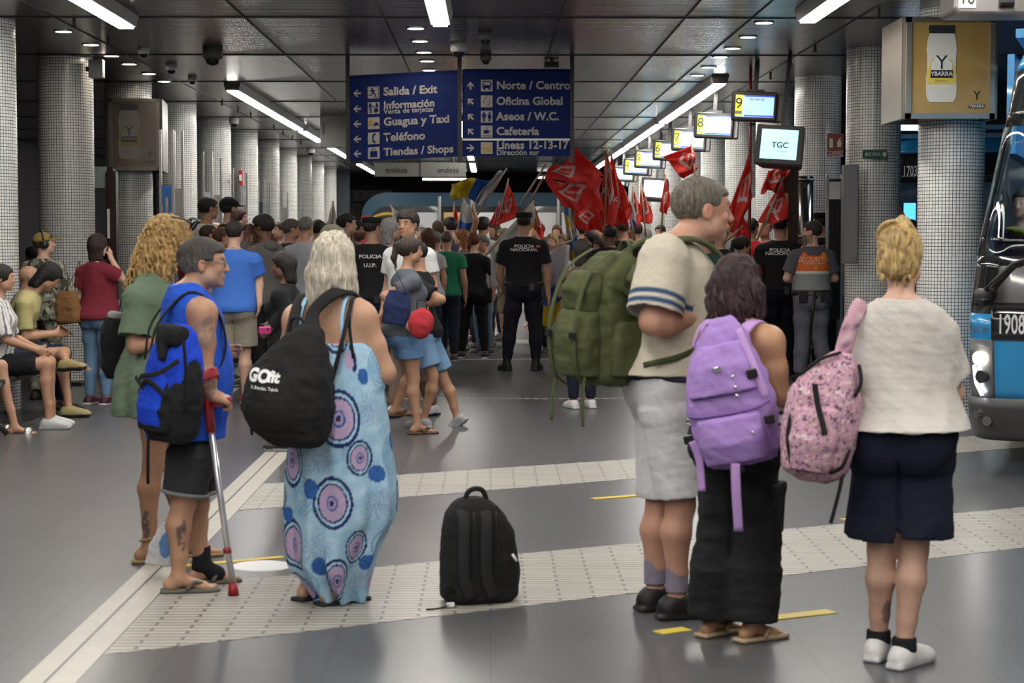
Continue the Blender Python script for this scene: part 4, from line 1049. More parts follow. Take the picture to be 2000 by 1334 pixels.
    def hand(s, q):
        k = s.k * (1.0 if s.sex == 'm' else .93); el, wr = s.Ja('el', q), s.Ja('wr', q)
        d = s.J['hd'][q]; d = (wr - el) if d is None else np.array(d, float); d = d / np.linalg.norm(d)
        n = np.array(s.J['hn'][q], float); n = n - d * (n @ d); n = n / (np.linalg.norm(n) + 1e-9)   # palm normal
        sd = np.cross(d, n) * 1.0                                   # across the palm
        th = sd * (1 if q > 0 else -1)                               # thumb side
        # for the right hand with palm facing left (-x) and fingers down, thumb must point forward (+y)
        R = np.stack([sd, d, n], 1)
        c = wr + d * .045 * k
        P = [(Bx(c, (.038 * k, .048 * k, .0135 * k), R, .012 * k), '+', .014), (Rc(wr - d * .01, wr + d * .02 * k, .025 * k, .024 * k, st=None), '+', .02)]
        cu = s.curl[q]
        for i, (o, L1, r) in enumerate(((.029, .072, .0088), (.0098, .080, .0090), (-.0098, .074, .0086), (-.028, .058, .0076))):
            b = wr + d * .088 * k + th * o * k
            a1 = cu * 1.15 + .05 * i; a2 = a1 + cu * 1.5
            p1 = b + (d * math.cos(a1) + n * math.sin(a1)) * L1 * .52 * k
            p2 = p1 + (d * math.cos(a2) + n * math.sin(a2)) * L1 * .48 * k
            P += [(Rc(b - d * .01 * k, p1, r * 1.08 * k, r * k), '+', .004), (Rc(p1, p2, r * k, r * .82 * k), '+', .003)]
        b = wr + d * .025 * k + th * .03 * k; p1 = b + (d * .62 + th * .72 + n * .25) * .038 * k; p2 = p1 + (d * .85 + th * .15 + n * (.25 + cu * .6)) * .036 * k
        P += [(Rc(b, p1, .0135 * k, .0108 * k), '+', .012), (Rc(p1, p2, .0108 * k, .0085 * k), '+', .004)]
        return P
    def hp(s, x, y, z):                       # head frame -> local
        return (s.W(s.head) + s.HR @ (np.array((x, y, z)) * s.k * s.hs))
    def headp(s):
        k = s.k * s.hs; hp, R = s.hp, s.HR
        def e(x, y, z, a, b, c): return El(hp(x, y, z), np.array((a, b, c)) * k, R)
        P = [(e(0, -.014, .03, .073, .094, .083), '+', .02), (e(0, .035, .02, .060, .060, .066), '+', .02), (e(0, .028, -.052, .053, .060, .05), '+', .03), (e(0, .070, -.088, .022, .019, .018), '+', .02),
             (Rc(hp(-.04, .02, -.06), hp(.04, .02, -.06), .03 * k, .03 * k), '+', .03),
             (e(-.036, .066, -.022, .018, .016, .018), '+', .015), (e(.036, .066, -.022, .018, .016, .018), '+', .015)]
        if s.v < .014:
            P += [(e(-.031, .096, .006, .017, .014, .010), '-', .010), (e(.031, .096, .006, .017, .014, .010), '-', .010),
                  (Rc(hp(-.036, .083, .027), hp(.036, .083, .027), .0095 * k, .0095 * k), '+', .010)]
        P += [(Rc(hp(0, .088, .012), hp(0, .107, -.026), .009 * k, .0118 * k), '+', .012), (Rc(hp(-.012, .097, -.030), hp(.012, .097, -.030), .009 * k, .009 * k), '+', .006)]
        P += [(Rc(hp(-.019, .086, -.054), hp(.019, .086, -.054), .0085 * k, .0085 * k), '+', .008)]
        if s.v < .011: P += [(Rc(hp(-.026, .098, -.053), hp(.026, .098, -.053), .0035 * k, .0035 * k), '-', .006), (Rc(hp(-.015, .085, -.062), hp(.015, .085, -.062), .0075 * k, .0075 * k), '+', .006)]
        for q in (-1, 1):
            P += [(El(hp(q * .074, -.008, -.004), np.array((.010, .018, .031)) * k, R), '+', .010)]
            if s.v < .011: P += [(El(hp(q * .083, -.003, .0), np.array((.006, .010, .018)) * k, R), '-', .005)]
        nb = s.W(s.neck); nf = .052 if s.sex == 'm' else .044
        P += [(Rc(nb - np.array((0, 0, .03)) * s.k, hp(0, -.012, -.05), (nf + .014 * s.fat + .004) * s.k, (nf + .01 * s.fat) * s.k), '+', .03)]
        return P
    def torso(s, off=0.):
        P = [(Loft(s.secs(off)), '+', .03)]
        for q in (-1, 1):
            sh = s.Ja('sh', q); nb = s.W(s.neck)
            P.append((Rc(sh * .6 + (nb - (0, 0, .05 * s.k)) * .4, sh, (.050 + off * .8) * s.k, (.05 * s.af + off * .8) * s.k), '+', .04))
            P.append((Rc(nb * .9 + sh * .1 + (0, 0, -.01 * s.k), sh * .8 + nb * .2 - (0, 0, .0 * s.k), (.040 + off * .6) * s.k, (.040 + off * .6) * s.k), '+', .04))
            a = s.at_sec(.92)
            g_ = s.glute; P.append((El(s.W((q * .075, a[2] - a[4] + .085 - .022 * g_, .90)), np.array((.085 + off, .078 + off * .6, .09 + off)) * s.k), '+', .04))
            if s.sex == 'f': P.append((El(s.W((q * .072, .085 + .02 * s.fat, 1.255)), np.array((.064 + off + .01 * s.fat, .06 + off, .062 + off)) * s.k), '+', .03))
            elif off == 0 or True: P.append((El(s.W((q * .075, .075, 1.31)), np.array((.08 + off, .045 + off, .06 + off)) * s.k), '+', .04))
        return P
    def skincol(s, extra=None):
        R = s.HR; hc = s.W(s.head); k = s.k * s.hs; base = s.skin; paint = s.paint
        hairc = getattr(s, 'browc', np.array((.05, .03, .02)))
        def col(P, N):
            C = np.tile(base, (len(P), 1)); n = smooth_noise(P, .12, 3); C *= (1 + .05 * n)[:, None]
            L = (P - hc) @ R / k
            def blend(m, c): nonlocal C; m = np.clip(m, 0, 1)[:, None]; C = C * (1 - m) + np.array(c) * m
            # lips, brows, cheeks
            blend((1.3 - np.sqrt(((L[:, 0]) / .023)**2 + ((L[:, 2] + .056) / .0095)**2 + ((L[:, 1] - .088) / .02)**2)) * 2, base * np.array((.95, .55, .55)))
            for q in (-1, 1): blend((1.25 - np.sqrt(((L[:, 0] - q * .032) / .02)**2 + ((L[:, 2] - .028) / .0055)**2 + ((L[:, 1] - .085) / .03)**2)) * 2, hairc)
            if getattr(s, 'beard', None) is not None:
                m = ((L[:, 2] < -.025) & (L[:, 1] > -.03) & (L[:, 2] > -.13) & ~((np.abs(L[:, 0]) < .02) & (abs(L[:, 2] + .055) < .009))); blend(m * s.beard[1], s.beard[0])
            ear = np.clip(1 - np.linalg.norm((L - (0.078 * np.sign(L[:, :1]) * np.array([[1, 0, 0]]) + np.array([[0, -.005, 0]]))) / .035, axis=1), 0, 1); blend(ear * .5, base * (1.05, .72, .68))
            for (c, r, colr, st) in paint:
                d = np.linalg.norm((P - np.array(c)) / np.array(r), axis=1); g = np.clip((1.15 - d) * 4, 0, 1) * (smooth_noise(P, .05, 11, 2) > -.25)
                blend(g * st, colr)
            return C
        return col
    def body(s, arms=(-1, 1), hands=(-1, 1), legs=True, feet=(-1, 1), head=True):
        for q in (-1, 1):
            if .0 < s.J['an'][q][2] < .19 and s.root.location.z == 0: s.J['an'][q] = (s.J['an'][q][0], s.J['an'][q][1], .085)
        P = s.torso()
        if legs:
            for q in (-1, 1): P += s.leg(q)
        for q in feet: P += s.foot(q)
        for q in arms:
            if q not in s.noarm: P += s.arm(q)
        if head: P += s.headp()
        for q in hands:
            if q not in s.noarm: P += s.hand(q)
        s.bodyo = sdf('body', P, s.v, M_SKIN(), s.root, col=s.skincol(), smooth=1)
        return s
    def eyes(s, iris=(.05, .03, .02)):
        for q in (-1, 1):
            c = s.hp(q * .031, .0745, .006); r = .0118 * s.k * s.hs
            b = MB(); n = 10
            b.lathe([(0, -r), (r * .5, -r * .86), (r * .86, -r * .5), (r, 0), (r * .86, r * .5), (r * .5, r * .86), (0, r)], c, 14)
            e = b.build('eye', mat('eye_white', (.42, .39, .36), .2), s.root, True)
            d = V(s.HR @ np.array((0, 1, 0)))
            cc = c + d * r * .9
            MB().tube([cc - d * .003, cc + d * .0012], r * .45, 10).build('iris', mat('iris', iris, .2), e)
        return s
    # --- clothes ---
    def shirt(s, colr, hem=.90, sleeve=.45, off=.014, hemoff=.02, loose=.0, name='shirt', neck=.068, m=None, col=None, sl=.022, disp=.006, arms=(-1, 1), open_neck=True, folds=None, vz=1.48, slflare=.01, strapped=True, ztop=None):
        k = s.k
        def fn(r):
            z = r[0]
            g = np.clip((1.32 - z) / .4, 0, 1); b_ = .018 * np.clip((1.03 - z) / .06, 0, 1); r[2] -= b_; r[4] += b_
            r[3] += hemoff * g; r[4] += hemoff * g
            if loose:
                mx = s.at_sec(1.32); r[3] = max(r[3], (mx[3] + off) * loose * (1 if z < 1.32 else 0)); r[4] = max(r[4], (mx[4] + off) * loose * (1 if z < 1.32 else 0))
            return r
        S = s.secs(off, hem, 1.48, fn)
        h = s.at_sec(hem); h[2] += s.sp(hem); hh = fn([h[0], h[1], h[2], h[3] + off, h[4] + off]); S = [[q * k for q in hh]] + [x for x in S if x[0] > (hem + .02) * k]
        P = [(Loft(S, folds=folds), '+', .03)] + [p for p in s.torso(off)[1:] if sleeve != 0 or isinstance(p[0], El)] + ([(Rc(s.W(s.neck) * .8 + s.Ja('sh', q) * .2, s.Ja('sh', q) * .62 + s.W(s.neck) * .38 + (0, 0, -.01), (.045 + off) * k, (.046 + off) * k), '+', .04) for q in (-1, 1)] if sleeve == 0 and strapped else [])
        # drop buttock helpers when the hem is above them
        P = [p for p in P if not (isinstance(p[0], El) and p[0].c[2] < (hem + .06) * k)]
        cutters = []
        for q in arms:
            sh, el, wr = s.Ja('sh', q), s.Ja('el', q), s.Ja('wr', q); f = s.af * (1 if s.sex == 'm' else .88)
            if sleeve <= 0: continue
            if sleeve <= 1:
                e = sh + (el - sh) * sleeve
                P.append((Rc(sh, e, (.050 * f + sl * .8) * k, (.046 * f + sl + slflare) * k, flat=True), '+', .035)); P.append((El(sh, np.ones(3) * (.050 * f + sl * .8) * k), '+', .02))
                if s.v < .009: cutters.append((Rc(e - (el - sh) * .06, e + (el - sh) * .1, (.046 * f + sl + slflare - .010) * k, (.046 * f + sl + slflare - .008) * k, flat=True), '-', 0))
            else:
                e = el + (wr - el) * (sleeve - 1); P.append((Rc(sh, el, (.050 * f + sl) * k, (.040 * f + sl) * k), '+', .03)); P.append((Rc(el, e, (.042 * f + sl) * k, (.030 + sl * .8) * k, flat=True), '+', .02)); P.append((El(el, np.ones(3) * (.041 * f + sl) * k), '+', .02))
        if False:
            a, b = S[0], [q for q in S[0]]; b = list(a); a2 = [a[0] - .02, a[1], a[2], a[3] - .010, a[4] - .010]; b2 = [a[0] + .035, a[1], a[2], a[3] - .012, a[4] - .012]
            P.append((Loft([a2, b2]), '-', 0))
        P += cutters
        nb = s.W((0, -.005, vz))
        if open_neck: P.append((Rc(nb - np.array((0, 0, .0)), s.hp(0, 0, -.02), neck * k, (neck + .03) * k), '-', .0))
        amp = disp
        def dp(Pp, N):
            z = Pp[:, 2:3]; Q = Pp.copy(); Q[:, 2] *= .55
            w = smooth_noise(Q, .16, hash(name + str(s.loc.x)) % 99) + .5 * smooth_noise(Pp * np.array([[1, 1, 2.2]]), .09, 5)
            return amp * w * .6
        o = sdf(name, P, s.v, m or (M_PAT() if col else cloth(colr)), s.root, disp=dp, col=col, cut=[Pl((0, 0, ztop * k), (0, 0, 1))] if ztop else ())
        if name in ('shirt', 'polo_shirt', 'jacket', 'dress'): s.shirto = o
        s.lastshirt = o
        return o
    def trousers(s, colr, length=1.95, off=.016, top=1.02, name='trousers', kneeoff=None, hemoff=None, m=None, col=None, disp=.006, waistoff=.012):
        """length: 0..1 along the thigh, 1..2 along the shin"""
        k = s.k; f = s.lf
        def fn(r): return r
        S = s.secs(waistoff, .80, top - .0, fn); t = s.at_sec(top); S += [[q * k for q in (top, t[1], t[2] + s.sp(top), t[3] + waistoff, t[4] + waistoff)]]
        S = [x for x in S if x[0] > .84 * k] + [[.80 * k, 0, S[0][2], (s.at_sec(.86)[3] + waistoff - .01) * k, (s.at_sec(.86)[4] + waistoff - .015) * k]]
        P = [(Loft(S), '+', .03)] + [p for p in s.torso(off)[1:] if isinstance(p[0], El) and p[0].c[2] < top * k]
        ko = off if kneeoff is None else kneeoff; ho = ko if hemoff is None else hemoff
        for q in (-1, 1):
            h, kn, an = s.Ja('hip', q), s.Ja('kn', q), s.Ja('an', q)
            m_ = h * .45 + kn * .55
            if length <= 1:
                e = h + (kn - h) * length
                P += [(Rc(h, e, (.083 * f + off) * k, (.060 * f + ho) * k, flat=True), '+', .03)]
                P += [(El(h, np.ones(3) * (.083 * f + off) * k), '+', .03)]
                if s.v < .009: P.append((Rc(e - (kn - h) * .04, e + (kn - h) * .1, (.060 * f + ho - .009) * k, (.060 * f + ho - .008) * k, flat=True), '-', 0))
            else:
                e = kn + (an - kn) * (length - 1)
                P += [(Rc(h, m_, (.083 * f + off) * k, (.070 * f + off) * k), '+', .03), (Rc(m_, kn, (.070 * f + off) * k, (.054 * f + ko) * k), '+', .03)]
                mid = kn + (e - kn) * .4 - np.array((0, .012, 0)) * k * (abs(kn[2] - an[2]) / .4)
                P += [(Rc(kn, mid, (.054 * f + ko) * k, (.052 * f + (ko + ho) / 2) * k), '+', .02), (Rc(mid, e, (.052 * f + (ko + ho) / 2) * k, (.034 + ho) * k, flat=True), '+', .02)]
        if abs(s.J['kn'][1][0] - s.J['kn'][-1][0]) > .12 and s.J['kn'][1][2] < .6:
            zt = .835 * k; zb = (s.Ja('kn', 1)[2] if length > 1 else s.Ja('hip', 1)[2] * (1 - length) + s.Ja('kn', 1)[2] * length) - .08; mx_ = (s.Ja('kn', 1) + s.Ja('kn', -1)) / 2
            P.append((Bx((mx_[0], mx_[1], (zt + zb) / 2), (.001, .35, (zt - zb) / 2), None, .0005), '-', .018))
        def dp(Pp, N):
            Q = Pp.copy(); Q[:, 2] *= 1.5
            return disp * .5 * (smooth_noise(Q, .15, 9) + .6 * smooth_noise(Pp, .07, 4))
        s.trousero = sdf(name, P, s.v, m or (M_PAT() if col else cloth(colr)), s.root, disp=dp, col=col)
        return s.trousero
    def shoes(s, colr=(.02, .02, .02), sole=(.5, .5, .5), high=0, sides=(-1, 1), name='shoe'):
        k = s.k
        for q in sides:
            an = s.Ja('an', q); d = V(s.J['toe'][q]).astype(float); d = d / np.linalg.norm(d); side = np.cross(d, (0, 0, 1)); side /= np.linalg.norm(side); up = np.cross(side, d)
            R = np.stack([side, d, up], 1)
            o = an - up * .085 * k
            P = lambda x, y, z: o + (side * x * q + d * y + up * z) * k
            L = [(El(P(0, -.03, .045), np.array((.042, .05, .048)) * k, R), '+', .02), (Rc(P(0, -.03, .03), P(0, .13, .028), .036 * k, .036 * k, st=(side, 1.12)), '+', .03),
                 (El(P(-.004, .14, .03), np.array((.045, .062, .032)) * k, R), '+', .03), (Rc(P(0, .0, .075), P(0, .09, .045), .040 * k, .034 * k), '+', .03),
                 (Bx(P(0, .05, .012), np.array((.040, .135, .0125)) * k, R, .012 * k), '+', .008)]
            if high: L += [(Rc(P(0, -.005, .05), P(0, -.005, .085 + high), .045 * k, .046 * k, flat=True), '+', .02)]
            L.append((Rc(P(0, -.005, .105 + high), P(0, -.005, .14 + high), .036 * k, .04 * k), '-', .0))
            sole_z = .026; colA, solA = np.array(colr, float), np.array(sole, float)
            def cf(Pp, N, o=o, up=up): t = ((Pp - o) @ up)[:, None] < sole_z * k; return np.where(t, solA, colA)
            sdf(name, L, min(s.v, .008) if s.v < .02 else s.v, vcol('shoe_leather', .5, .1), s.root, col=cf)
    def hair(s, style, colr, colr2=None, v=None, amp=.006, name='hair', gray=None):
        k = s.k * s.hs; hp, R = s.hp, s.HR
        def e(x, y, z, a, b, c): return El(hp(x, y, z), np.array((a, b, c)) * k, R)
        def dirn(x, y, z): return R @ np.array((x, y, z))
        P = []; cuts = []
        th = dict(buzz=.004, short=.010, thick=.018).get(style, .014)
        P.append((e(0, -.016, .034, .074 + th, .095 + th, .084 + th), '+', .02))
        if style in ('buzz', 'short', 'thick', 'receding'):
            P += [(e(0, .040, .045, .058 + th, .050 + th, .048 + th), '+', .02)] if style != 'receding' else []
            if style == 'thick': P += [(e(.01, .05, .09, .055, .045, .035), '+', .03)]
            zc = .052 if style != 'receding' else .075
            P.append((Bx(hp(0, .12, zc - .15), np.array((.2, .07 if style != 'receding' else .10, .15)) * k, R, .01), '-', .01))   # face
            P.append((Bx(hp(0, .05, -.15 + .012), np.array((.2, .055, .15)) * k, R, .01), '-', .01))                                # in front of ears
            P.append((Bx(hp(0, -.0, -.15 - .045), np.array((.2, .2, .15)) * k, R, .005), '-', .01))                              # nape
            for q in (-1, 1): P.append((e(q * .082, -.004, -.012, .03, .022, .036), '-', .008))
        else:
            P.append((e(0, .040, .05, .062, .050, .044), '+', .02))
            P.append((Bx(hp(0, .13, .045 - .15), np.array((.052, .075, .15)) * k, R, .02), '-', .02))
            P.append((Bx(hp(0, .13, .045 - .15), np.array((.2, .045, .15)) * k, R, .02), '-', .02))
            if style == 'bob' or style == 'long':
                L_ = -.13 if style == 'bob' else -.24
                P += [(Rc(hp(-.055, -.03, -.02), hp(-.065, -.035, L_), .036 * k, .028 * k), '+', .03), (Rc(hp(.055, -.03, -.02), hp(.065, -.035, L_), .036 * k, .028 * k), '+', .03),
                      (Rc(hp(0, -.06, -.02), hp(0, -.07, L_ - .02), .05 * k, .035 * k, st=(dirn(1, 0, 0), 1.3)), '+', .04)]
            if style == 'pony':
                P += [(Bx(hp(0, 0, -.15 - .05), np.array((.2, .2, .15)) * k, R, .005), '-', .01), (e(0, -.115, .06, .03, .03, .03), '+', .02), (Rc(hp(0, -.13, .05), hp(0, -.15, -.06), .028 * k, .024 * k), '+', .02), (Rc(hp(0, -.15, -.06), hp(0, -.13, -.15), .024 * k, .010 * k), '+', .02)]
            if style == 'bun':
                P += [(Bx(hp(0, 0, -.15 - .05), np.array((.2, .2, .15)) * k, R, .005), '-', .01), (e(0, -.06, .115, .05, .05, .045), '+', .015)]
        c1 = np.array(colr, float); c2 = np.array(colr2 if colr2 is not None else np.array(colr) * .55, float)
        hc = s.W(s.head)
        def cf(Pp, N):
            Q = (Pp - hc) @ R; Q = Q * np.array([[1, 1, .15]]); m = np.clip(.5 + 1.1 * smooth_noise(Q, .02, 2), 0, 1)[:, None]
            C = c1 * m + c2 * (1 - m)
            if gray is not None:
                L = (Pp - hc) @ R / k; g = np.clip((.05 - L[:, 2]) / .05, 0, 1)[:, None]; C = C * (1 - g) + np.array(gray) * (.7 + .5 * m) * g
            return C
        def dp(Pp, N): Q = (Pp - hc) @ R; Q = Q * np.array([[1, 1, .2]]); return amp * smooth_noise(Q, .022, 7)
        return sdf(name, P, v or min(s.v, .01) if s.v < .02 else s.v, M_HAIR(), s.root, disp=dp if style not in ('buzz', 'short') else (lambda a, b: amp * .55 * smooth_noise(a, .016, 3, 2)), col=cf)
    def cap(s, colr, brim=True, kind='cap', back=0):
        k = s.k * s.hs; hp, R = s.hp, s.HR
        rot = R @ np.array(RZ(back)); b = lambda x, y, z: s.W(s.head) + rot @ (np.array((x, y, z)) * k)
        if kind == 'police':
            P = [(Rc(b(0, -.012, .055), b(0, -.012, .115), .092 * k, .096 * k, flat=True, st=(rot @ np.array((0, 1, 0)), 1.12)), '+', .01), (Bx(b(0, .11, .055), np.array((.055, .045, .004)) * k, rot, .003), '+', .008)]
        else:
            P = [(El(b(0, -.014, .045), np.array((.088, .108, .085)) * k, rot), '+', .01), (Bx(b(0, 0, -.055), np.array((.2, .2, .085)) * k, rot, .002), '-', .004)]
            if brim: P.append((El(b(0, .105, .035), np.array((.068, .075, .008)) * k, rot), '+', .008))
        return sdf('cap', P, min(s.v, .01), cloth(colr), s.root)
    def tube(s, name, pts, r, m, flat=None, n=8):
        b = MB(); b.tube([tuple(p) for p in pts], r, n, flat=flat); return b.build(name, m, s.root, True)
    def torsoray(s, x, z, back=True, push=.004, target=None):
        """point on the clothes at local x,z (metres), from the back or the front"""
        o = target or s.lastshirt
        if not hasattr(o, '_b'): pass
        tb = BV.get(o.name)
        if tb is None: tb = BV[o.name] = BVHTree.FromPolygons([v.co for v in o.data.vertices], [tuple(p.vertices) for p in o.data.polygons])
        h = tb.ray_cast(Vector((x, -1.2 if back else 1.2, z)), Vector((0, 1 if back else -1, 0)), 2.4)
        return None if h[0] is None else h[0] + Vector((0, -push if back else push, 0))
    def lettering(s, txt, size, x, z, m, back=True, **kw):
        R = Matrix(((1, 0, 0), (0, 0, -1), (0, 1, 0))) if back else Matrix(((-1, 0, 0), (0, 0, 1), (0, 1, 0)))
        return text_on(txt, size, (x, -1 if back else 1, z), R, s.lastshirt, m, s.lastshirt, **kw)
BV = {}
def lerp(a, b, t): return [a[i] + (b[i] - a[i]) * t for i in range(3)]
# ================= bags =================
class Bag:
    def __init__(s, label, loc, rot=(0, 0, 0), cat='backpack', name='backpack', v=.007, group=None):
        s.root = empty(name, loc, 0, label, cat, group); s.root.rotation_euler = rot; s.v = v
        s.M = Matrix.Translation(loc) @ Euler(rot).to_matrix().to_4x4(); s.I = s.M.inverted()
    def L(s, p): return tuple(s.I @ Vector(p))
    def sdf(s, name, prims, colr=None, col=None, disp=.004, m=None, k=.03, v=None, cut=()):
        f = lambda P, N: disp * (smooth_noise(P, .13, 21) + .6 * smooth_noise(P, .06, 5))
        return sdf(name, prims, v or s.v, m or (M_PAT() if col else cloth(colr)), s.root, k=k, disp=f, col=col, cut=cut)
    def strap(s, name, pts, w, t, m, wdir=(1, 0, 0), world=True, parent=None):
        if world: pts = [s.L(p) for p in pts]
        pts = smoothline(pts)
        b = MB(); b.strap(pts, w, t, wdir); return b.build(name, m, parent or s.root, True)
def smoothline(pts, n=5):
    pts = [Vector(p) for p in pts]
    if len(pts) < 3: return pts
    o = []
    for i in range(len(pts) - 1):
        p0, p1, p2, p3 = pts[max(i-1, 0)], pts[i], pts[i+1], pts[min(i+2, len(pts)-1)]
        for j in range(n):
            t = j / n; o.append(.5 * ((2*p1) + (p2-p0)*t + (2*p0-5*p1+4*p2-p3)*t*t + (3*p1-p0-3*p2+p3)*t**3))
    o.append(pts[-1]); return o
M_WEB = cloth((.015, .015, .016)); M_BUCK = mat('buckle', (.01, .01, .01), .3)
def CR(*a): return tuple(a)

# ---------- man in the blue tank top with the crutch ----------
A = Person('stocky person in a blue sleeveless top and dark denim shorts leaning on a red crutch', 372, 1150, -1.30, 1.60, 'm', .42, 'tan', .0065, headrot=(.02, 0, -.15), headoff=(.0, .05, -.055), wide=1.04, lean=.02)
A.setj(1, sh=A.P(396, 612, -.17), el=A.P(396, 728, -.20), wr=A.P(415, 772, -.22), hip=A.P(372, 890, -.08), kn=A.P(358, 985, -.09), an=A.P(348, 1108, -.09), toe=(.10, 1, 0), hd=(.0, 1, -.35), hn=(-.5, -.3, -1))
A.setj(-1, sh=A.P(362, 605, .17), el=A.P(380, 720, .22), wr=A.P(420, 690, .15), hip=A.P(374, 890, .08), kn=A.P(386, 985, .09), an=A.P(394, 1098, .10), toe=(-.15, 1, 0), hd=(.3, 1, .1))
A.curl = {-1: .4, 1: .95}; A.af = 1.3; A.hs = 1.07
A.beard = ((.28, .24, .21), .35); A.browc = np.array((.10, .09, .08))
sh_ = A.Ja('sh', 1); sk = A.Ja('kn', 1) * .45 + A.Ja('an', 1) * .55
INK = np.array((.07, .06, .06))
A.paint = [(sh_ + np.array((.04, .0, -.09)), (.09, .05, .06), (.16, .12, .10), .6), (sh_ + np.array((.05, .03, -.04)), (.08, .04, .03), (.15, .12, .11), .6), (A.Ja('el', 1) * .4 + A.Ja('wr', 1) * .6 + np.array((.03, 0, 0)), (.05, .03, .05), INK, .7),
           (sk + np.array((.035, 0, .01)), (.06, .018, .07), INK, .75), (sk + np.array((.03, .01, .06)), (.05, .012, .04), INK, .75), (sk + np.array((.035, -.015, .05)), (.05, .010, .04), INK, .75)]
A.body().eyes()
BLUE = (.018, .085, .52)
A.shirt(BLUE, hem=.74, sleeve=0, off=.016, hemoff=.05, name='tank_top', neck=.074, disp=.007)
A.trousers((.030, .030, .033), .80, .022, hemoff=.042, name='denim_shorts', disp=.007)
for q in (-1, 1):
    h, kn = A.Ja('hip', q), A.Ja('kn', q); e = h + (kn - h) * .80
    sdf('shorts_cuff', [(Rc(e - (kn - h) * .07, e + (kn - h) * .01, .116 * A.k, .118 * A.k, flat=True), '+', 0)], .007, cloth((.17, .17, .17)), A.trousero)
A.hair('short', (.05, .045, .04), (.03, .025, .02), v=.006, gray=(.15, .145, .135), amp=.006)
def flipflop(pr, q, c, name='flip_flop'):
    an = pr.Ja('an', q); d = V(pr.J['toe'][q]).astype(float); d /= np.linalg.norm(d); sd = np.cross(d, (0, 0, 1)); k = pr.k
    o = Vector(an - np.array((0, 0, an[2]))); R = np.stack([sd, d, (0, 0, 1)], 1)
    zb = max(0, an[2] - .085 * k)
    sdf(name, [(Bx(an + d * .055 * k + np.array((0, 0, -an[2] + zb + .010)), np.array((.045, .142, .011)) * k, R, .010), '+', .01), (El(an + d * .13 * k + np.array((0, 0, -an[2] + zb + .010)), np.array((.052, .07, .012)) * k, R), '+', .01)], .006, mat('rubber' + str(c), c, .7), pr.root)
    b = MB(); f = lambda x, y, z: tuple(an + (sd * x + d * y) * k + np.array((0, 0, -an[2] + zb + z * k)))
    b.tube(smoothline([f(-.048, .04, .02), f(-.035, .075, .055), f(0, .135, .035), f(.035, .075, .055), f(.048, .04, .02)]), .010 * k, 6)
    b.build('thong_strap', mat('rubber' + str(c), c, .7), pr.root, True)
for q in (-1, 1): flipflop(A, q, (.10, .095, .08))
an = A.Ja('an', -1)
sdf('ankle_sock', [(Rc(an + np.array((0, .0, .10)), an + np.array((0, .0, .0)), .041, .042, flat=True), '+', .01), (Rc(an, an + np.array((0, .07, -.03)), .041, .036), '+', .02)], .006, cloth((.012, .012, .014)), A.root)
# glasses
hp = A.hp; g = MB()
for q in (-1, 1):
    g.tube([Vector(hp(q * .032 + .020 * math.cos(a), .100, .004 + .015 * math.sin(a))) for a in np.linspace(0, 6.28, 13)], .0022, 5)
    g.tube([Vector(hp(q * .055, .098, .01)), Vector(hp(q * .076, .05, .012)), Vector(hp(q * .078, -.01, .008))], .0024, 5)
o = g.build('glasses', mat('glasses_metal', (.2, .2, .2), .3, .8), A.root, True)
# crutch: top-level
c0, c1 = A.loc, None
cuff = at(398, 722, A.loc.y - .22); tip = gp(456, 1163); hnd = at(436, 790, A.loc.y - .20)
elbow = at(412, 820, A.loc.y - .20)
cr = empty('crutch', tip, 0, 'red and silver forearm crutch standing beside the person in the blue top', 'crutch')
Lc = lambda p: Vector(p) - tip
M_CRED = mat('crutch_red', (.30, .012, .02), .4); M_CSIL = mat('crutch_silver', (.62, .62, .66), .25, .7)
ud = (hnd - tip).normalized()
kk = tip + (at(408, 835, A.loc.y - .2) - tip)
MB().tube([(0, 0, .03), Lc(at(412, 838, A.loc.y - .2))], .014, 12).build('shaft', M_CSIL, cr, True)
MB().tube([Lc(at(412.4, 842, A.loc.y - .2)), Lc(at(405, 780, A.loc.y - .21)), Lc(at(390, 735, A.loc.y - .21))], [.021, .020, .014], 12).build('upper_shaft', M_CRED, cr, True)
MB().tube([Lc(at(404, 792, A.loc.y - .21)), Lc(at(452, 781, A.loc.y - .21))], .017, 12).build('hand_grip', M_CRED, cr, True)
el_, wr_ = A.W(A.J['el'][1]), A.W(A.J['wr'][1]); fd = V(wr_ - el_); cc_ = el_ + (wr_ - el_) * .10
Lw = lambda p: RZ(A.rz) @ Vector(p) + A.loc - tip
f0, f1 = el_ + (wr_ - el_) * .0, el_ + (wr_ - el_) * .45
oc = sdf('cuff', [(Rc(f0, f1, .066, .058, flat=True), '+', 0), (Rc(f0 - (f1 - f0) * .2, f1 + (f1 - f0) * .2, .057, .049, flat=True), '-', 0)], .006, M_CRED, cr)
oc.matrix_local = Matrix.Translation(A.loc - tip) @ RZ(A.rz).to_4x4()
MB().tube([Vector((0, 0, 0)), Vector((-.003, 0, .055))], [.026, .018], 14).build('rubber_foot', M_CRED, cr, True)
q_ = Lc(at(441, 1055, A.loc.y - .21)); q_ = (Lc(at(412, 838, A.loc.y - .2))) * .27
MB().tube([q_ * .96, q_ * 1.06], .019, 12).build('collar', M_CRED, cr, True)
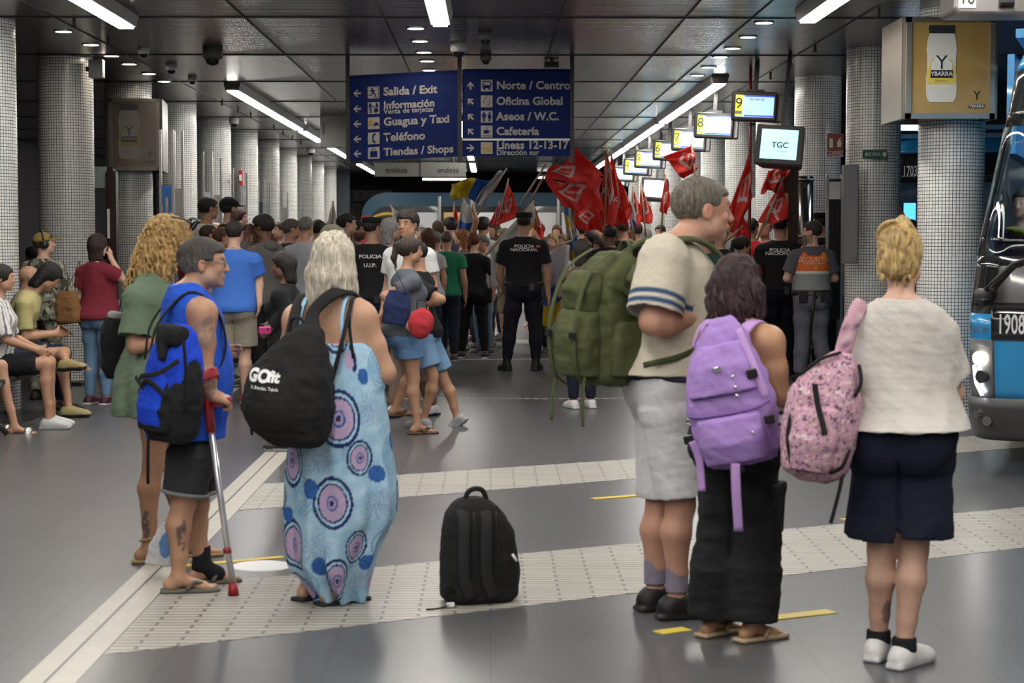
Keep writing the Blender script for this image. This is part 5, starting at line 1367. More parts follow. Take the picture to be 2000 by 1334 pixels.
# blue and black backpack hanging low on the back
ctr = at(337, 748, A.loc.y - .27)
B = Bag('bright blue and black backpack hanging low on the person with the crutch', ctr, (0, .10, -.72))
bl = (.010, .055, .56); bk = (.012, .012, .014)
def colA(P, N):
    C = np.tile(np.array(bl), (len(P), 1)); m = (P[:, 2] < -.16 + .55 * np.abs(P[:, 0]) * 0 + .18 * (P[:, 0] > .02) * np.clip((P[:, 0]) / .1, 0, 1)); C[m] = bk
    m = (np.abs(P[:, 0] - .0) > .125); C[m] = bk
    return C
B.sdf('main_bag', [(Loft([(-.25, 0, 0, .10, .06), (-.21, 0, 0, .14, .09), (-.05, 0, 0, .15, .105), (.12, 0, .01, .125, .09), (.22, 0, .02, .085, .06), (.25, 0, .02, .05, .04)], 2.6), '+', .03)], col=colA, disp=.006)
B.sdf('front_pocket', [(Loft([(-.20, 0, -.075, .09, .055), (-.10, 0, -.08, .10, .065), (.02, 0, -.07, .08, .05), (.05, 0, -.07, .05, .03)], 2.6), '+', .02)], col=lambda P, N: np.where((np.abs(P[:, 0]) > .075)[:, None] | (P[:, 2] < -.17)[:, None], np.array(bk), np.array(bl)), disp=.004)
B.sdf('top_flap', [(Bx((.02, -.03, .21), (.07, .05, .045), None, .03), '+', .02), (Rc((.0, -.06, .19), (.03, -.09, .12), .035, .02), '+', .02)], bk)
for p_ in ([(-.14, -.06, .0), (-.05, -.13, .03), (.06, -.125, .06), (.13, -.08, .12)], [(-.10, -.10, -.05), (.0, -.14, .02), (.10, -.11, -.04)], [(-.10, -.12, .02), (.09, -.13, -.12)], [(.13, -.06, .20), (.16, -.06, .05), (.15, -.05, -.1)]):
    B.strap('webbing', p_, .022, .006, M_WEB, (0, 0, 1), False)
wl = lambda p: B.I @ (RZ(A.rz) @ Vector(p) + A.loc)
for q in (-1, 1):
    s0 = A.W((q * .13, -.10, 1.40)); pts = [wl(A.W((q * .12, -.20, 1.12))), wl(A.W((q * .145, -.165, 1.30))), wl(A.W((q * .15, -.02, 1.452))), wl(A.W((q * .155, .115, 1.36))), wl(A.W((q * .17, .15, 1.15))), wl(A.W((q * .215, .02, .95)))]
    B.strap('shoulder_strap', pts, .04, .010, M_WEB, tuple((B.I.to_3x3() @ RZ(A.rz)) @ Vector((1, 0, 0))), False)
B.strap('loose_strap', [at(300, 815, A.loc.y - .10), at(290, 860, A.loc.y - .12), at(289, 945, A.loc.y - .12)], .022, .004, M_WEB)

# ---------- woman in the green tunic ----------
G = Person('person with long curly blonde hair in a sage green tunic, looking down', 305, 1095, -1.25, 1.66, 'f', .12, (.40, .21, .125), .0065, headrot=(-.30, 0, -.22), headoff=(0, .06, -.015), lean=.03)
G.setj(1, sh=G.P(272, 585, -.15), el=G.P(262, 678, -.20), wr=G.P(318, 662, -.14), kn=G.P(300, 905, -.06), an=G.P(290, 1062, -.06), hd=(0, 1, .1), hn=(-1, 0, 0), toe=(.1, 1, 0))
G.setj(-1, el=G.P(300, 678, .2), wr=G.P(335, 650, .12), kn=G.P(340, 905, .1), an=G.P(362, 1056, .1), hd=(.3, 1, .3), toe=(0, 1, 0))
G.paint = [(G.Ja('kn', 1) * .25 + G.Ja('an', 1) * .75 + np.array((.03, -.02, 0)), (.06, .018, .07), INK, .85)]
G.body().eyes()
def gfold(P, N): return .007 * smooth_noise(P * np.array([[1, 1, .25]]), .11, 4) + .003 * smooth_noise(P, .06, 8)
k = G.k
G.glute = 0
S = [(.75, 0, -.02, .215, .20), (.80, 0, -.02, .215, .20), (.95, 0, -.02, .205, .185), (1.10, 0, .01, .185, .155), (1.25, 0, .02, .175, .15), (1.36, 0, .0, .165, .12), (1.43, 0, -.01, .125, .085), (1.475, 0, -.02, .07, .06)]
Pg = [(Loft([[q * k for q in (z, cx, cy + G.sp(z), rx, ry)] for z, cx, cy, rx, ry in S], folds=(7, .008, 1.3 * k, 1.0)), '+', .03)]
for q in (-1, 1):
    sh, el = G.Ja('sh', q), G.Ja('el', q); e = sh + (el - sh) * .78
    Pg += [(Rc(sh, e, .070 * k, .085 * k, flat=True), '+', .04), (El(sh, (.07 * k,) * 3), '+', .03), (Rc(e - (el - sh) * .06, e + (el - sh) * .2, .073 * k, .076 * k, flat=True), '-', 0)]
for q in (-1, 1): Pg.append((Rc(G.W(G.neck) * .86 + G.Ja('sh', q) * .14, G.Ja('sh', q), .062, .066), '+', .04))
Pg.append((Rc(G.W((0, .09, 1.48)), G.W((0, .19, 1.40)), .05, .05), '-', .01))
sdf('tunic', Pg, .0065, cloth((.135, .19, .125)), G.root, disp=gfold)
# curly hair: mass plus many curled locks
hc = G.W(G.head)
def lock(pr, x, y, z, L_, r, seed, out=.05, curl=.012, turns=4, drift=(0, 0), n=16):
    rs = random.Random(seed); ph = rs.uniform(0, 6.28); P = []
    for i in range(n):
        t = i / (n - 1); a = ph + turns * 6.28 * t; c = curl * min(1, t * 4)
        P.append((x + out * math.sin(min(t * 3, 1.57)) * (x / .09) + c * math.cos(a) + drift[0] * t, y + out * .7 * math.sin(min(t * 3, 1.57)) * (y / .1) + c * math.sin(a) + drift[1] * t, z - L_ * t + .03 * math.sin(min(t * 4, 1.57))))
    return [Vector(pr.hp(*q)) for q in P], [r * (.7 + .6 * math.sin(PI * min(1, i / (n - 1) + .15))) for i in range(n)]
GH = (.46, .30, .12)
hm = G.hair('long', GH, (.20, .11, .04), v=.0065, amp=.012)
e = lambda x, y, z, a, b, c: El(G.hp(x, y, z), np.array((a, b, c)) * k, G.HR)
def curlcol(P, N):
    n = np.clip(.5 + .5 * smooth_noise(P, .03, 6, 2), 0, 1)[:, None]; return np.array(GH) * 1.15 * n + np.array((.19, .105, .035)) * (1 - n)
sdf('hair', [(e(0, -.03, .045, .105, .12, .095), '+', .03), (e(0, -.075, -.06, .125, .085, .12), '+', .04), (e(0, -.075, -.17, .115, .07, .12), '+', .04), (Rc(G.hp(.07, .01, -.05), G.hp(.095, .015, -.22), .045, .028), '+', .03), (Rc(G.hp(-.07, .01, -.05), G.hp(-.09, .0, -.22), .045, .028), '+', .03)],
    .0065, M_HAIR(), G.root, disp=lambda P, N: .010 * smooth_noise(P, .045, 5) + .006 * smooth_noise(P, .02, 9), col=curlcol)
cb = MB()
rs = random.Random(4)
for i in range(150):
    a = rs.uniform(-.15, PI + .15) + PI if i % 3 else rs.uniform(0, 6.28); 
    if abs((a % 6.28) - PI / 2) < .75: continue
    rr = rs.uniform(.75, 1.05); x, y = .095 * rr * math.cos(a), .105 * rr * math.sin(a) - .02
    p_, r_ = lock(G, x, y, .05 + rs.uniform(-.12, .06), rs.uniform(.16, .33), .0065, i, rs.uniform(.01, .045), rs.uniform(.008, .014), rs.uniform(3, 6)); cb.tube(p_, r_, 5)
o = cb.build('hair_locks', M_HAIR(), G.root, True); setcol(o.data, np.array(GH) * 1.1)
# sunglasses on the head (own thing)
sg = Bag('black sunglasses pushed up on the curly blonde hair', tuple(RZ(G.rz) @ Vector(G.hp(.03, .075, .125)) + G.loc), (-.5, 0, G.rz - .22), 'sunglasses', 'sunglasses', .004)
for q in (-1, 1): sdf('lens', [(El((q * .034, 0, 0), (.030, .010, .024)), '+', .0)], .004, mat('lens_black', (.008, .008, .01), .1), sg.root)
MB().tube([(-.012, .004, .004), (.012, .004, .004)], .004, 6).build('bridge', M_BLACK, sg.root, True)
for q in (-1, 1): MB().tube([(q * .062, 0, .004), (q * .075, -.05, .0), (q * .08, -.10, -.015)], .0035, 6).build('temple_arm', M_BLACK, sg.root, True)
for q in (-1, 1):
    flipflop(G, q, (.30, .21, .10), 'sandal')
    an = G.Ja('an', q); d = np.array((0, 1, 0))
    for h_, r_ in ((.045, .045), (-.01, .043), (-.035, .044)):
        MB().tube([an + np.array((r_ * math.cos(t), .008 + (0 if h_ > 0 else .05) + r_ * 1.05 * math.sin(t), h_ + .015 * math.sin(t * 1))) for t in np.linspace(0, 6.28, 17)], .006, 6).build('ankle_strap', mat('strap_gold', (.33, .23, .11), .5), G.root, True)
# phone in her hands
w_ = G.W(G.J['wr'][1])
ph = Bag('dark phone held by the person in the green tunic', tuple(RZ(G.rz) @ Vector(w_ + np.array((-.04, .10, .03))) + G.loc), (1.0, 0, G.rz), 'phone', 'phone')
MB().rbox((0, 0, 0), (.072, .009, .15), .01).build('case', M_BLACK, ph.root); MB().rbox((0, -.006, 0), (.064, .002, .135), .006).build('display', mat('phone_glow', (.2, .2, .22), .2), ph.root)
# dark bag carried behind her
sb = Bag('black bag with a grey top hanging behind the green tunic', at(227, 672, G.loc.y + .10), (0, .1, .3), 'bag', 'shoulder_bag')
sb.sdf('main_bag', [(Loft([(-.17, .02, 0, .05, .05), (-.12, .01, 0, .075, .08), (.05, 0, 0, .08, .09), (.13, 0, 0, .07, .08)], 2.5), '+', .03)], (.012, .012, .013))
sb.sdf('top_cover', [(Bx((0, 0, .135), (.055, .06, .022), None, .02), '+', .02)], (.26, .26, .26))
sb.strap('shoulder_strap', [at(228, 625, G.loc.y + .1), at(245, 560, G.loc.y + .06), at(266, 528, G.loc.y), at(290, 560, G.loc.y - .1)], .03, .006, M_WEB, (0, 1, 0))
# plastic bag
pb = Bag('white plastic bag with a blue print held low between the two people at left', at(322, 1062, A.loc.y + .30), (0, .1, 0), 'bag', 'plastic_bag', .006)
pb.sdf('bag_body', [(Loft([(-.10, -.01, 0, .075, .03), (-.03, -.01, 0, .065, .035), (.05, 0, 0, .04, .025), (.10, .0, 0, .018, .012)], 2.3), '+', .02)], col=lambda P, N: np.where(((P[:, 0] - .01)**2 * 4 + (P[:, 2] + .0)**2 < .06**2)[:, None], np.array((.12, .25, .5)), np.array((.62, .64, .66))), disp=.006)
pb.strap('handle', [(0, 0, .09), (.012, 0, .14), (.02, 0, .20)], .02, .003, mat('bag_white', (.6, .62, .64), .6), (1, 0, 0), False)

# ---------- woman in the patterned blue dress ----------
D = Person('blonde person in a long pale blue dress printed with dark blue circles', 655, 1178, -.32, 1.60, 'f', .70, (.50, .29, .19), .0065, wide=1.08, headrot=(.03, 0, .10), headoff=(0, -.0, -.02))
D.setj(1, sh=D.P(704, 622, -.02), el=D.P(752, 728, .0), wr=D.P(728, 702, .24), hd=(-.3, 1, 0), kn=D.P(672, 960, 0), an=D.P(650, 1142, -.03), toe=(.55, .85, 0), hip=D.P(680, 830, 0))
D.setj(-1, sh=D.P(583, 625, .05), el=D.P(560, 730, .10), wr=D.P(590, 760, .28), kn=D.P(615, 960, .05), an=D.P(603, 1136, .08), toe=(.35, .9, 0), hip=D.P(620, 830, 0))
D.af = 1.5; D.lf = 1.15; D.body()
k = D.k
def px2(y, x0, x1, ry, dy=0):     # dress section from outline pixels
    a, b = D.P(x0, y), D.P(x1, y); c = (a[0] + b[0]) / 2; return [a[2] * k, c * k, (dy) * k, abs(b[0] - a[0]) / 2 * k, ry * k]
secs = [px2(1176, 622, 706, .12, .05), px2(1140, 598, 716, .16, .03), px2(1100, 566, 728, .19), px2(1060, 560, 748, .20), px2(1010, 555, 780, .21), px2(960, 556, 784, .22), px2(900, 557, 774, .22), px2(850, 563, 768, .23), px2(800, 572, 762, .22), px2(750, 588, 752, .215, .01), px2(700, 596, 740, .20, .01), px2(668, 598, 728, .185, .01)]
def dresscol(P, N):
    """pale blue print: ringed discs with a lilac heart, plain blue discs, feathery blooms"""
    th = np.arctan2(P[:, 0], -P[:, 1]); u = th * .22; z = P[:, 2]
    base = np.array((.34, .53, .68)); C = np.tile(base, (len(P), 1)); n = smooth_noise(np.stack([u, z, u * 0], 1), .12, 2, 2)[:, None]
    C = C + .09 * n * np.array((1, .9, .6))
    navy, mid, lil, pale = np.array((.012, .022, .11)), np.array((.03, .11, .34)), np.array((.44, .33, .50)), np.array((.36, .60, .74))
    rs = random.Random(11)
    def bloom(cu, cz, r):
        nonlocal C
        d = np.hypot(u - cu, z - cz); a = np.arctan2(z - cz, u - cu); m = (d < r) * (.5 + .5 * np.cos(a * 14 + 3 * np.sin(d * 90))) * np.clip(1 - d / r, 0, 1) ** .6; C = C * (1 - .8 * m[:, None]) + np.array((.17, .22, .36)) * .8 * m[:, None]
    def dots(cu, cz, r):
        nonlocal C
        d = np.hypot(u - cu, z - cz); m = (d < r) * (np.sin(d / r * 28) > .0) * .6; C = C * (1 - m[:, None]) + np.array((.10, .26, .46)) * m[:, None]
    def ring(cu, cz, r, el=1.15):
        nonlocal C
        d = np.hypot((u - cu), (z - cz) / el) / r
        for t, c in ((1.0, navy), (.86, pale), (.76, navy), (.68, lil), (.30, mid), (.22, lil), (.12, navy)):
            C = np.where((d < t)[:, None], c, C)
    def disc(cu, cz, r):
        nonlocal C
        d = np.hypot((u - cu), (z - cz) / 1.15) / r; C = np.where((d < 1)[:, None], mid * (.8 + .4 * (np.sin(d * 30) > 0)[:, None]), C)
    def arcp(cu, cz, r, a0, a1):
        nonlocal C
        d = np.hypot((u - cu) * 1.5, z - cz); a = np.arctan2(z - cz, u - cu); m = (np.abs(d - r) < .012) & (((a - a0) % 6.283) < a1); C = np.where(m[:, None], navy, C)
        m = (d < r * .7); C = np.where(m[:, None], lil, C)
    for j in range(7):
        for i in range(8):
            cu = (i - 3.5) * .185 + (.09 if j % 2 else 0) + rs.uniform(-.02, .02); cz = .10 + j * .185 + rs.uniform(-.03, .03); q = (i + j * 2) % 4
            if q == 1: bloom(cu, cz, .085)
            if q == 3: dots(cu, cz, .085)
    rs = random.Random(5)
    for j in range(7):
        for i in range(8):
            cu = (i - 3.5) * .185 + (.09 if j % 2 else 0) + rs.uniform(-.02, .02); cz = .10 + j * .185 + rs.uniform(-.03, .03); q = (i + j * 2) % 4
            if q == 0: ring(cu, cz, rs.uniform(.075, .095), 1.3); disc(cu - .10, cz + .06, .036)
            if q == 2: (ring(cu, cz, .058, 1.3) if (i + j) % 3 else arcp(cu, cz, .055, -1.2, 2.6)); disc(cu + .07, cz - .07, .030)
    return C
def dfold(P, N): return .010 * smooth_noise(P * np.array([[1.3, 1.3, .16]]), .15, 14) * np.clip((1.05 - P[:, 2]) * 1.5, .1, 1) + .002 * smooth_noise(P, .06, 3)
Pd = [(Loft(secs, folds=(8, .022, 1.0 * k, .6)), '+', .02)]
bx_, bt_ = D.at_sec(1.10), D.at_sec(1.25)
Pd += [(Loft([[q * k for q in (1.02, 0, .02, bx_[3] + .035, bx_[4] + .02)], [q * k for q in (1.20, 0, .03, bt_[3] + .018, bt_[4] + .016)]]), '+', .03)]
# slit on the left side showing the leg
Pd.append((Rc(D.P(577, 1180, -.3) * np.array(1) * 1.0 if False else np.array(D.P(592, 1190, -.25)) * k, np.array(D.P(599, 1085, -.25)) * k, .034, .006, st=((0, 1, 0), 4)), '-', .01))
sdf('dress', Pd, .0065, M_PAT(), D.root, disp=dfold, col=dresscol)
for q, x0 in ((1, .10), (-1, -.10)):
    pts = [D.W((x0 * 1.15, -.155, 1.20)), D.W((x0 * 1.05, -.155, 1.33)), D.W((x0 * 1.0, -.09, 1.43)), D.W((x0, .03, 1.435)), D.W((x0, .13, 1.33))]
    MB().strap(smoothline([tuple(p) for p in pts]), .018, .008, (1, 0, 0)).build('dress_strap', cloth((.27, .48, .66)), D.root, True)
pts = [D.W((.16, -.15, 1.16)), D.W((.135, -.14, 1.33)), D.W((.125, -.08, 1.425)), D.W((.12, .03, 1.43))]
MB().strap(smoothline([tuple(p) for p in pts]), .014, .008, (1, 0, 0)).build('bra_strap', M_WEB, D.root, True)
BLD = (.62, .56, .44)
e = lambda x, y, z, a, b, c: El(D.hp(x, y, z), np.array((a, b, c)) * k, D.HR)
def bcol(P, N):
    Q = (P - D.W(D.head)) * np.array([[1, 1, .12]]); n = np.clip(.5 + .55 * smooth_noise(Q, .025, 6, 2), 0, 1)[:, None]; return np.array((.66, .62, .52)) * n + np.array((.36, .30, .22)) * (1 - n)
def bdisp(P, N): Q = P * np.array([[1, 1, .22]]); return .010 * smooth_noise(Q, .045, 7) + .004 * smooth_noise(Q, .018, 2)
sdf('hair', [(e(0, -.02, .035, .092, .11, .092), '+', .03), (e(0, -.05, -.04, .105, .085, .11), '+', .04), (Rc(D.hp(-.05, -.06, -.10), D.hp(-.085, -.075, -.25), .065, .030), '+', .04), (Rc(D.hp(.04, -.06, -.10), D.hp(.06, -.075, -.235), .065, .032), '+', .04), (Rc(D.hp(-.01, -.07, -.1), D.hp(-.02, -.085, -.25), .06, .034), '+', .04),
    (Rc(D.hp(-.08, .0, -.06), D.hp(-.10, -.02, -.20), .035, .018), '+', .03), (Bx(D.hp(0, .12, -.07), (.06, .06, .12), D.HR, .02), '-', .02)], .006, M_HAIR(), D.root, disp=bdisp, col=bcol)
cb = MB(); rs = random.Random(9)
for i in range(70):
    a = PI + rs.uniform(.0, PI); x, y = .09 * math.cos(a), .09 * math.sin(a) - .02
    p_, r_ = lock(D, x, y, .0 + rs.uniform(-.05, .03), rs.uniform(.20, .29), .007, i, rs.uniform(.0, .02), rs.uniform(.003, .009), rs.uniform(1, 2.2), (rs.uniform(-.02, .02), 0)); cb.tube(p_, r_, 5)
o = cb.build('hair_locks', M_HAIR(), D.root, True); setcol(o.data, np.array((.60, .54, .43)))
for q in (-1, 1): flipflop(D, q, (.015, .015, .016))
# her black backpack
ctr = at(572, 745, D.loc.y - .30)
B = Bag('plump black backpack with white lettering worn by the person in the circle dress', ctr, (.0, .08, -.25), v=.0075)
bkc = (.014, .014, .015)
mb_ = B.sdf('main_bag', [(Loft([(-.265, .03, 0, .07, .05), (-.235, .015, 0, .15, .10), (-.10, -.01, 0, .19, .125), (.03, -.01, 0, .175, .12), (.14, .02, .01, .115, .09), (.21, .045, .02, .06, .05), (.235, .05, .02, .035, .03)], 2.4), '+', .04), (El((-.03, -.07, -.10), (.14, .09, .12)), '+', .05)], bkc, disp=.007)
B.strap('handle_loop', [(.03, .05, .20), (.0, .05, .255), (-.04, .05, .25), (-.05, .05, .19)], .03, .010, M_WEB, (0, 1, 0), False)
Rt = Matrix(((1, 0, 0), (0, 0, -1), (0, 1, 0)))
wm = mat('print_white', (.7, .7, .7), .6)
for (tx_, sz_, x_, z_, sx_) in (('GO', .070, -.105, .02, 1.0), ('fit', .06, -.035, .022, 1.0), ('St. Brendan, Tejeda', .019, -.07, -.025, .85)): text_on(tx_, sz_, (x_, -.5, z_), Rt, mb_, wm, mb_, bold=.05 if sz_ > .05 else .01, sx=sx_)
wl = lambda p: B.I @ (RZ(D.rz) @ Vector(p) + D.loc)
wd = tuple((B.I.to_3x3() @ RZ(D.rz)) @ Vector((1, 0, 0)))
B.strap('shoulder_strap', [(.07, .04, .19), wl(D.W((-.02, -.20, 1.36))), wl(D.W((.05, -.14, 1.45))), wl(D.W((.10, -.04, 1.465))), wl(D.W((.115, .08, 1.41)))], .062, .016, M_WEB, wd, False)
B.strap('lower_strap', [wl(D.W((.125, -.08, 1.43))), wl(D.W((.135, -.185, 1.30))), wl(D.W((.10, -.235, 1.10))), wl(D.W((.045, -.24, .93))), (.12, 0, -.17)], .02, .006, M_WEB, wd, False)
B.strap('shoulder_strap', [(-.05, .06, .16), wl(D.W((-.13, -.12, 1.40))), wl(D.W((-.14, -.0, 1.44))), wl(D.W((-.15, .13, 1.33)))], .05, .014, M_WEB, wd, False)
B.strap('loose_strap', [at(490, 825, D.loc.y - .25), at(492, 850, D.loc.y - .26)], .012, .006, M_WEB)

# ---------- backpack standing on the floor ----------
p = gp(935, 1188)
F_ = Bag('black school backpack with a grab handle standing alone on the floor', (p.x, p.y + .16, 0), (0, 0, .30), v=.0075)
F_.sdf('main_bag', [(Loft([(.0, 0, 0, .135, .085), (.02, 0, 0, .165, .11), (.15, .0, 0, .168, .115), (.30, -.005, 0, .155, .105), (.38, -.02, 0, .125, .09), (.43, -.03, 0, .085, .065), (.45, -.03, 0, .05, .04)], 3.2), '+', .02)], (.016, .016, .017), disp=.004)
F_.sdf('front_pocket', [(Loft([(.03, .11, .02, .06, .08), (.12, .12, .02, .065, .09), (.22, .115, .02, .055, .08), (.27, .10, .02, .04, .05)], 2.8), '+', .02)], (.018, .018, .019), disp=.003)
F_.strap('handle', [(-.075, -.02, .42), (-.055, -.02, .475), (-.02, -.02, .49), (.015, -.02, .475), (.035, -.02, .41)], .024, .022, M_WEB, (0, 1, 0), False)
for x in (-.10, .0):
    F_.strap('shoulder_strap', [(x + .01, -.05, .41), (x, -.115, .36), (x - .005, -.130, .24), (x - .002, -.128, .12), (x + .03, -.115, .035)], .052, .018, cloth((.024, .024, .026)), (1, 0, 0), False)
    F_.strap('seam', [(x + .045, -.10, .40), (x + .055, -.122, .2), (x + .07, -.112, .04)], .006, .006, M_BLACK, (1, 0, 0), False)
F_.strap('zipper', [(.06, -.06, .42), (.10, -.07, .34), (.13, -.085, .2), (.16, -.05, .07)], .008, .008, M_BLACK, (1, 0, 0), False)
F_.strap('zipper_tag', [(.115, -.112, .215), (.135, -.118, .185)], .012, .004, M_WHITE, (1, 0, 0), False)
F_.strap('loose_strap', [(-.13, -.09, .06), (-.175, -.10, .10), (-.185, -.1, .06), (-.15, -.1, .02), (-.2, -.12, .006), (-.27, -.13, .004)], .022, .004, M_WEB, (0, 1, 0), False)
MB().rbox((-.16, -.115, .015), (.035, .006, .02), .004).build('buckle', M_WHITE, F_.root)

# ---------- tall man with the green backpack ----------
Mn = Person('tall grey haired person in a cream shirt and white shorts facing right', 1308, 1200, -1.22, 1.84, 'm', .62, 'red', .0066, headrot=(.0, 0, -.10), headoff=(0, .085, -.045), neckfwd=.02, wide=1.0, lean=.02)
Mn.setj(1, sh=Mn.P(1298, 505, -.19), el=Mn.P(1276, 628, -.27), wr=Mn.P(1362, 622, -.16), hip=Mn.P(1308, 800, -.08), kn=Mn.P(1330, 985, -.09), an=Mn.P(1322, 1165, -.09), hd=(-.4, 1, .1), hn=(-1, 0, .2), toe=(.15, 1, 0))
Mn.setj(-1, sh=Mn.P(1310, 500, .19), el=Mn.P(1320, 620, .26), wr=Mn.P(1385, 600, .12), hip=Mn.P(1296, 800, .08), kn=Mn.P(1290, 985, .09), an=Mn.P(1279, 1152, .09), hd=(.6, .8, .2), toe=(-.1, 1, 0))
Mn.af = 1.42; Mn.lf = 1.1; Mn.curl = {-1: .5, 1: .5}; Mn.beard = ((.30, .22, .18), .25); Mn.browc = np.array((.16, .13, .10)); Mn.hs = 1.13; Mn.glute = 0
Mn.body().eyes()
def creamcol(P, N):
    C = np.tile(np.array((.50, .46, .37)), (len(P), 1))
    for q in (-1, 1):
        sh, el = Mn.Ja('sh', q), Mn.Ja('el', q); ax = (el - sh) / np.linalg.norm(el - sh); t = (P - sh) @ ax; L_ = np.linalg.norm(el - sh)
        rad = np.linalg.norm((P - sh) - t[:, None] * ax, axis=1); on = rad < .16
        for a_, b_ in ((.60, .68), (.74, .82)):
            m = (np.clip((t - a_ * L_) / .008 + .5, 0, 1) * np.clip((b_ * L_ - t) / .008 + .5, 0, 1) * on * (q * P[:, 0] > .10))[:, None]; C = C * (1 - m) + np.array((.02, .06, .13)) * m
    nb = Mn.W(Mn.neck); C[(np.linalg.norm(P - nb - np.array((0, .01, .02)), axis=1) < .095) & (P[:, 2] > nb[2] - .01)] = (.02, .05, .10)
    return C
Mn.shirt((.6, .55, .45), hem=.955, sleeve=.88, off=.018, hemoff=.012, col=creamcol, sl=.030, slflare=.016, disp=.007, neck=.070)
Mn.trousers((.62, .62, .63), .92, .024, hemoff=.034, name='shorts', top=.985, disp=.006)
a_ = Mn.at_sec(.965)
MB().tube([tuple(Mn.W((a_[1] + (a_[3] + .024) * math.cos(t), a_[2] + (a_[4] + .024) * math.sin(t), .955))) for t in np.linspace(0, 6.283, 40)], [(.022, .006)] * 40, 8, flat=(0, 0, 1), cap=False).build('belt', cloth((.035, .035, .06)), Mn.root, True)
Mn.hair('buzz', (.17, .15, .12), (.09, .08, .065), v=.006)
for q in (-1, 1):
    an = Mn.Ja('an', q); sdf('sock', [(Rc(an + np.array((0, .0, .13)), an + np.array((0, .0, .02)), .047, .046, flat=True), '+', .01)], .006, cloth((.24, .21, .27)), Mn.root)
Mn.shoes((.014, .014, .015), (.03, .03, .032))
# olive rucksack
ctr = at(1184, 622, Mn.loc.y + .02)
B = Bag('large olive green rucksack on the back of the tall grey haired person', ctr, (.03, .06, Mn.rz + .30), v=.008)
ol = (.070, .082, .032)
def olc(P, N):
    C = np.tile(np.array(ol), (len(P), 1)); n = smooth_noise(P, .2, 3)[:, None]; return C * (1 + .15 * n)
B.sdf('main_bag', [(Loft([(-.27, 0, 0, .11, .09), (-.24, 0, 0, .145, .125), (-.05, 0, 0, .155, .14), (.12, 0, .01, .15, .13), (.20, 0, .02, .13, .11), (.26, 0, .04, .09, .07), (.275, 0, .04, .06, .05)], 3), '+', .03)], col=olc, disp=.008)
B.sdf('front_pocket', [(Loft([(-.22, 0, -.15, .10, .07), (-.06, 0, -.16, .115, .08), (.03, 0, -.14, .10, .06), (.06, 0, -.13, .07, .03)], 3), '+', .02)], col=olc, disp=.007)
B.sdf('upper_pocket', [(Loft([(.04, 0, -.13, .09, .05), (.13, 0, -.135, .10, .06), (.20, 0, -.11, .07, .04)], 3), '+', .02)], col=olc, disp=.006)
M_OLW = cloth((.07, .082, .036))
for q in (-1, 1):
    B.sdf('side_pocket', [(Loft([(-.22, q * .14, .0, .04, .085), (-.08, q * .145, .0, .045, .09), (.0, q * .14, .0, .03, .07)], 3), '+', .02)], col=olc, disp=.005)
    B.strap('compression_strap', [(q * .150, -.12, .16), (q * .165, -.0, .10), (q * .17, .03, -.02), (q * .175, .03, -.22)], .028, .006, M_OLW, (0, 1, 0), False)
    B.strap('webbing', [(q * .07, -.02, .285), (q * .075, -.16, .20), (q * .08, -.235, .0), (q * .075, -.22, -.2), (q * .07, -.14, -.275)], .026, .006, M_OLW, (1, 0, 0), False)
    B.strap('loose_strap', [(q * .09, -.19, -.22), (q * .095, -.20, -.33), (q * .10, -.20, -.42)], .022, .004, M_OLW, (1, 0, 0), False)
    MB().rbox((q * .076, -.245, -.05), (.035, .012, .03), .005).build('buckle', M_BUCK, B.root)
B.strap('grab_handle', [(-.04, .09, .25), (-.02, .10, .31), (.02, .10, .31), (.04, .09, .25)], .025, .008, M_OLW, (0, 1, 0), False)
wl = lambda p: B.I @ (RZ(Mn.rz) @ Vector(p) + Mn.loc)
wd = tuple((B.I.to_3x3() @ RZ(Mn.rz)) @ Vector((1, 0, 0)))
for q in (-1, 1):
    B.strap('shoulder_strap', [wl(Mn.W((q * .10, -.235, 1.32))), wl(Mn.W((q * .125, -.185, 1.40))), wl(Mn.W((q * .145, -.06, 1.475))), wl(Mn.W((q * .15, .06, 1.465))), wl(Mn.W((q * .165, .17, 1.36))), wl(Mn.W((q * .18, .235, 1.24))), wl(Mn.W((q * .20, .25, 1.12)))], .075, .024, M_OLW, wd, False)
    B.strap('lower_strap', [wl(Mn.W((q * .215, -.0, 1.06))), wl(Mn.W((q * .21, -.08, 1.03))), wl(Mn.W((q * .15, -.19, 1.0)))], .026, .006, M_OLW, (0, 0, 1), False)

# ---------- woman with the purple backpack ----------
U = Person('short dark haired person in wide black trousers, seen from behind', 1435, 1248, -.50, 1.50, 'f', .45, (.44, .245, .14), .0068, headrot=(0, 0, -.35), headoff=(0, .01, -.01), wide=1.04)
U.setj(1, sh=U.P(1501, 668, -.10), el=U.P(1522, 772, -.08), wr=U.P(1552, 812, .18), hd=(-.2, 1, -.2), kn=U.P(1478, 1040, 0), an=U.P(1468, 1215, -.04), toe=(.5, .86, 0), hip=U.P(1470, 900, 0))
U.setj(-1, sh=U.P(1395, 660, .08), el=U.P(1370, 765, .14), wr=U.P(1400, 800, .3), kn=U.P(1410, 1040, .04), an=U.P(1392, 1205, .06), toe=(.35, .9, 0), hip=U.P(1412, 900, .02))
U.af = 1.45; U.body().eyes()
def stripes(P, N): return np.where((np.sin(P[:, 2] * 6.28 / .042 + 2.0 * P[:, 1]) > .62)[:, None], np.array((.03, .03, .04)), np.array((.62, .60, .57)))
U.shirt((1, 1, 1), hem=.98, sleeve=0, off=.014, hemoff=.03, col=stripes, name='striped_top', neck=.08, strapped=False, ztop=1.28)
U.trousers((.014, .015, .017), 1.98, .028, kneeoff=.050, hemoff=.085, name='wide_trousers', disp=.010)
kq = U.Ja('hip', 1) * .35 + U.Ja('kn', 1) * .65
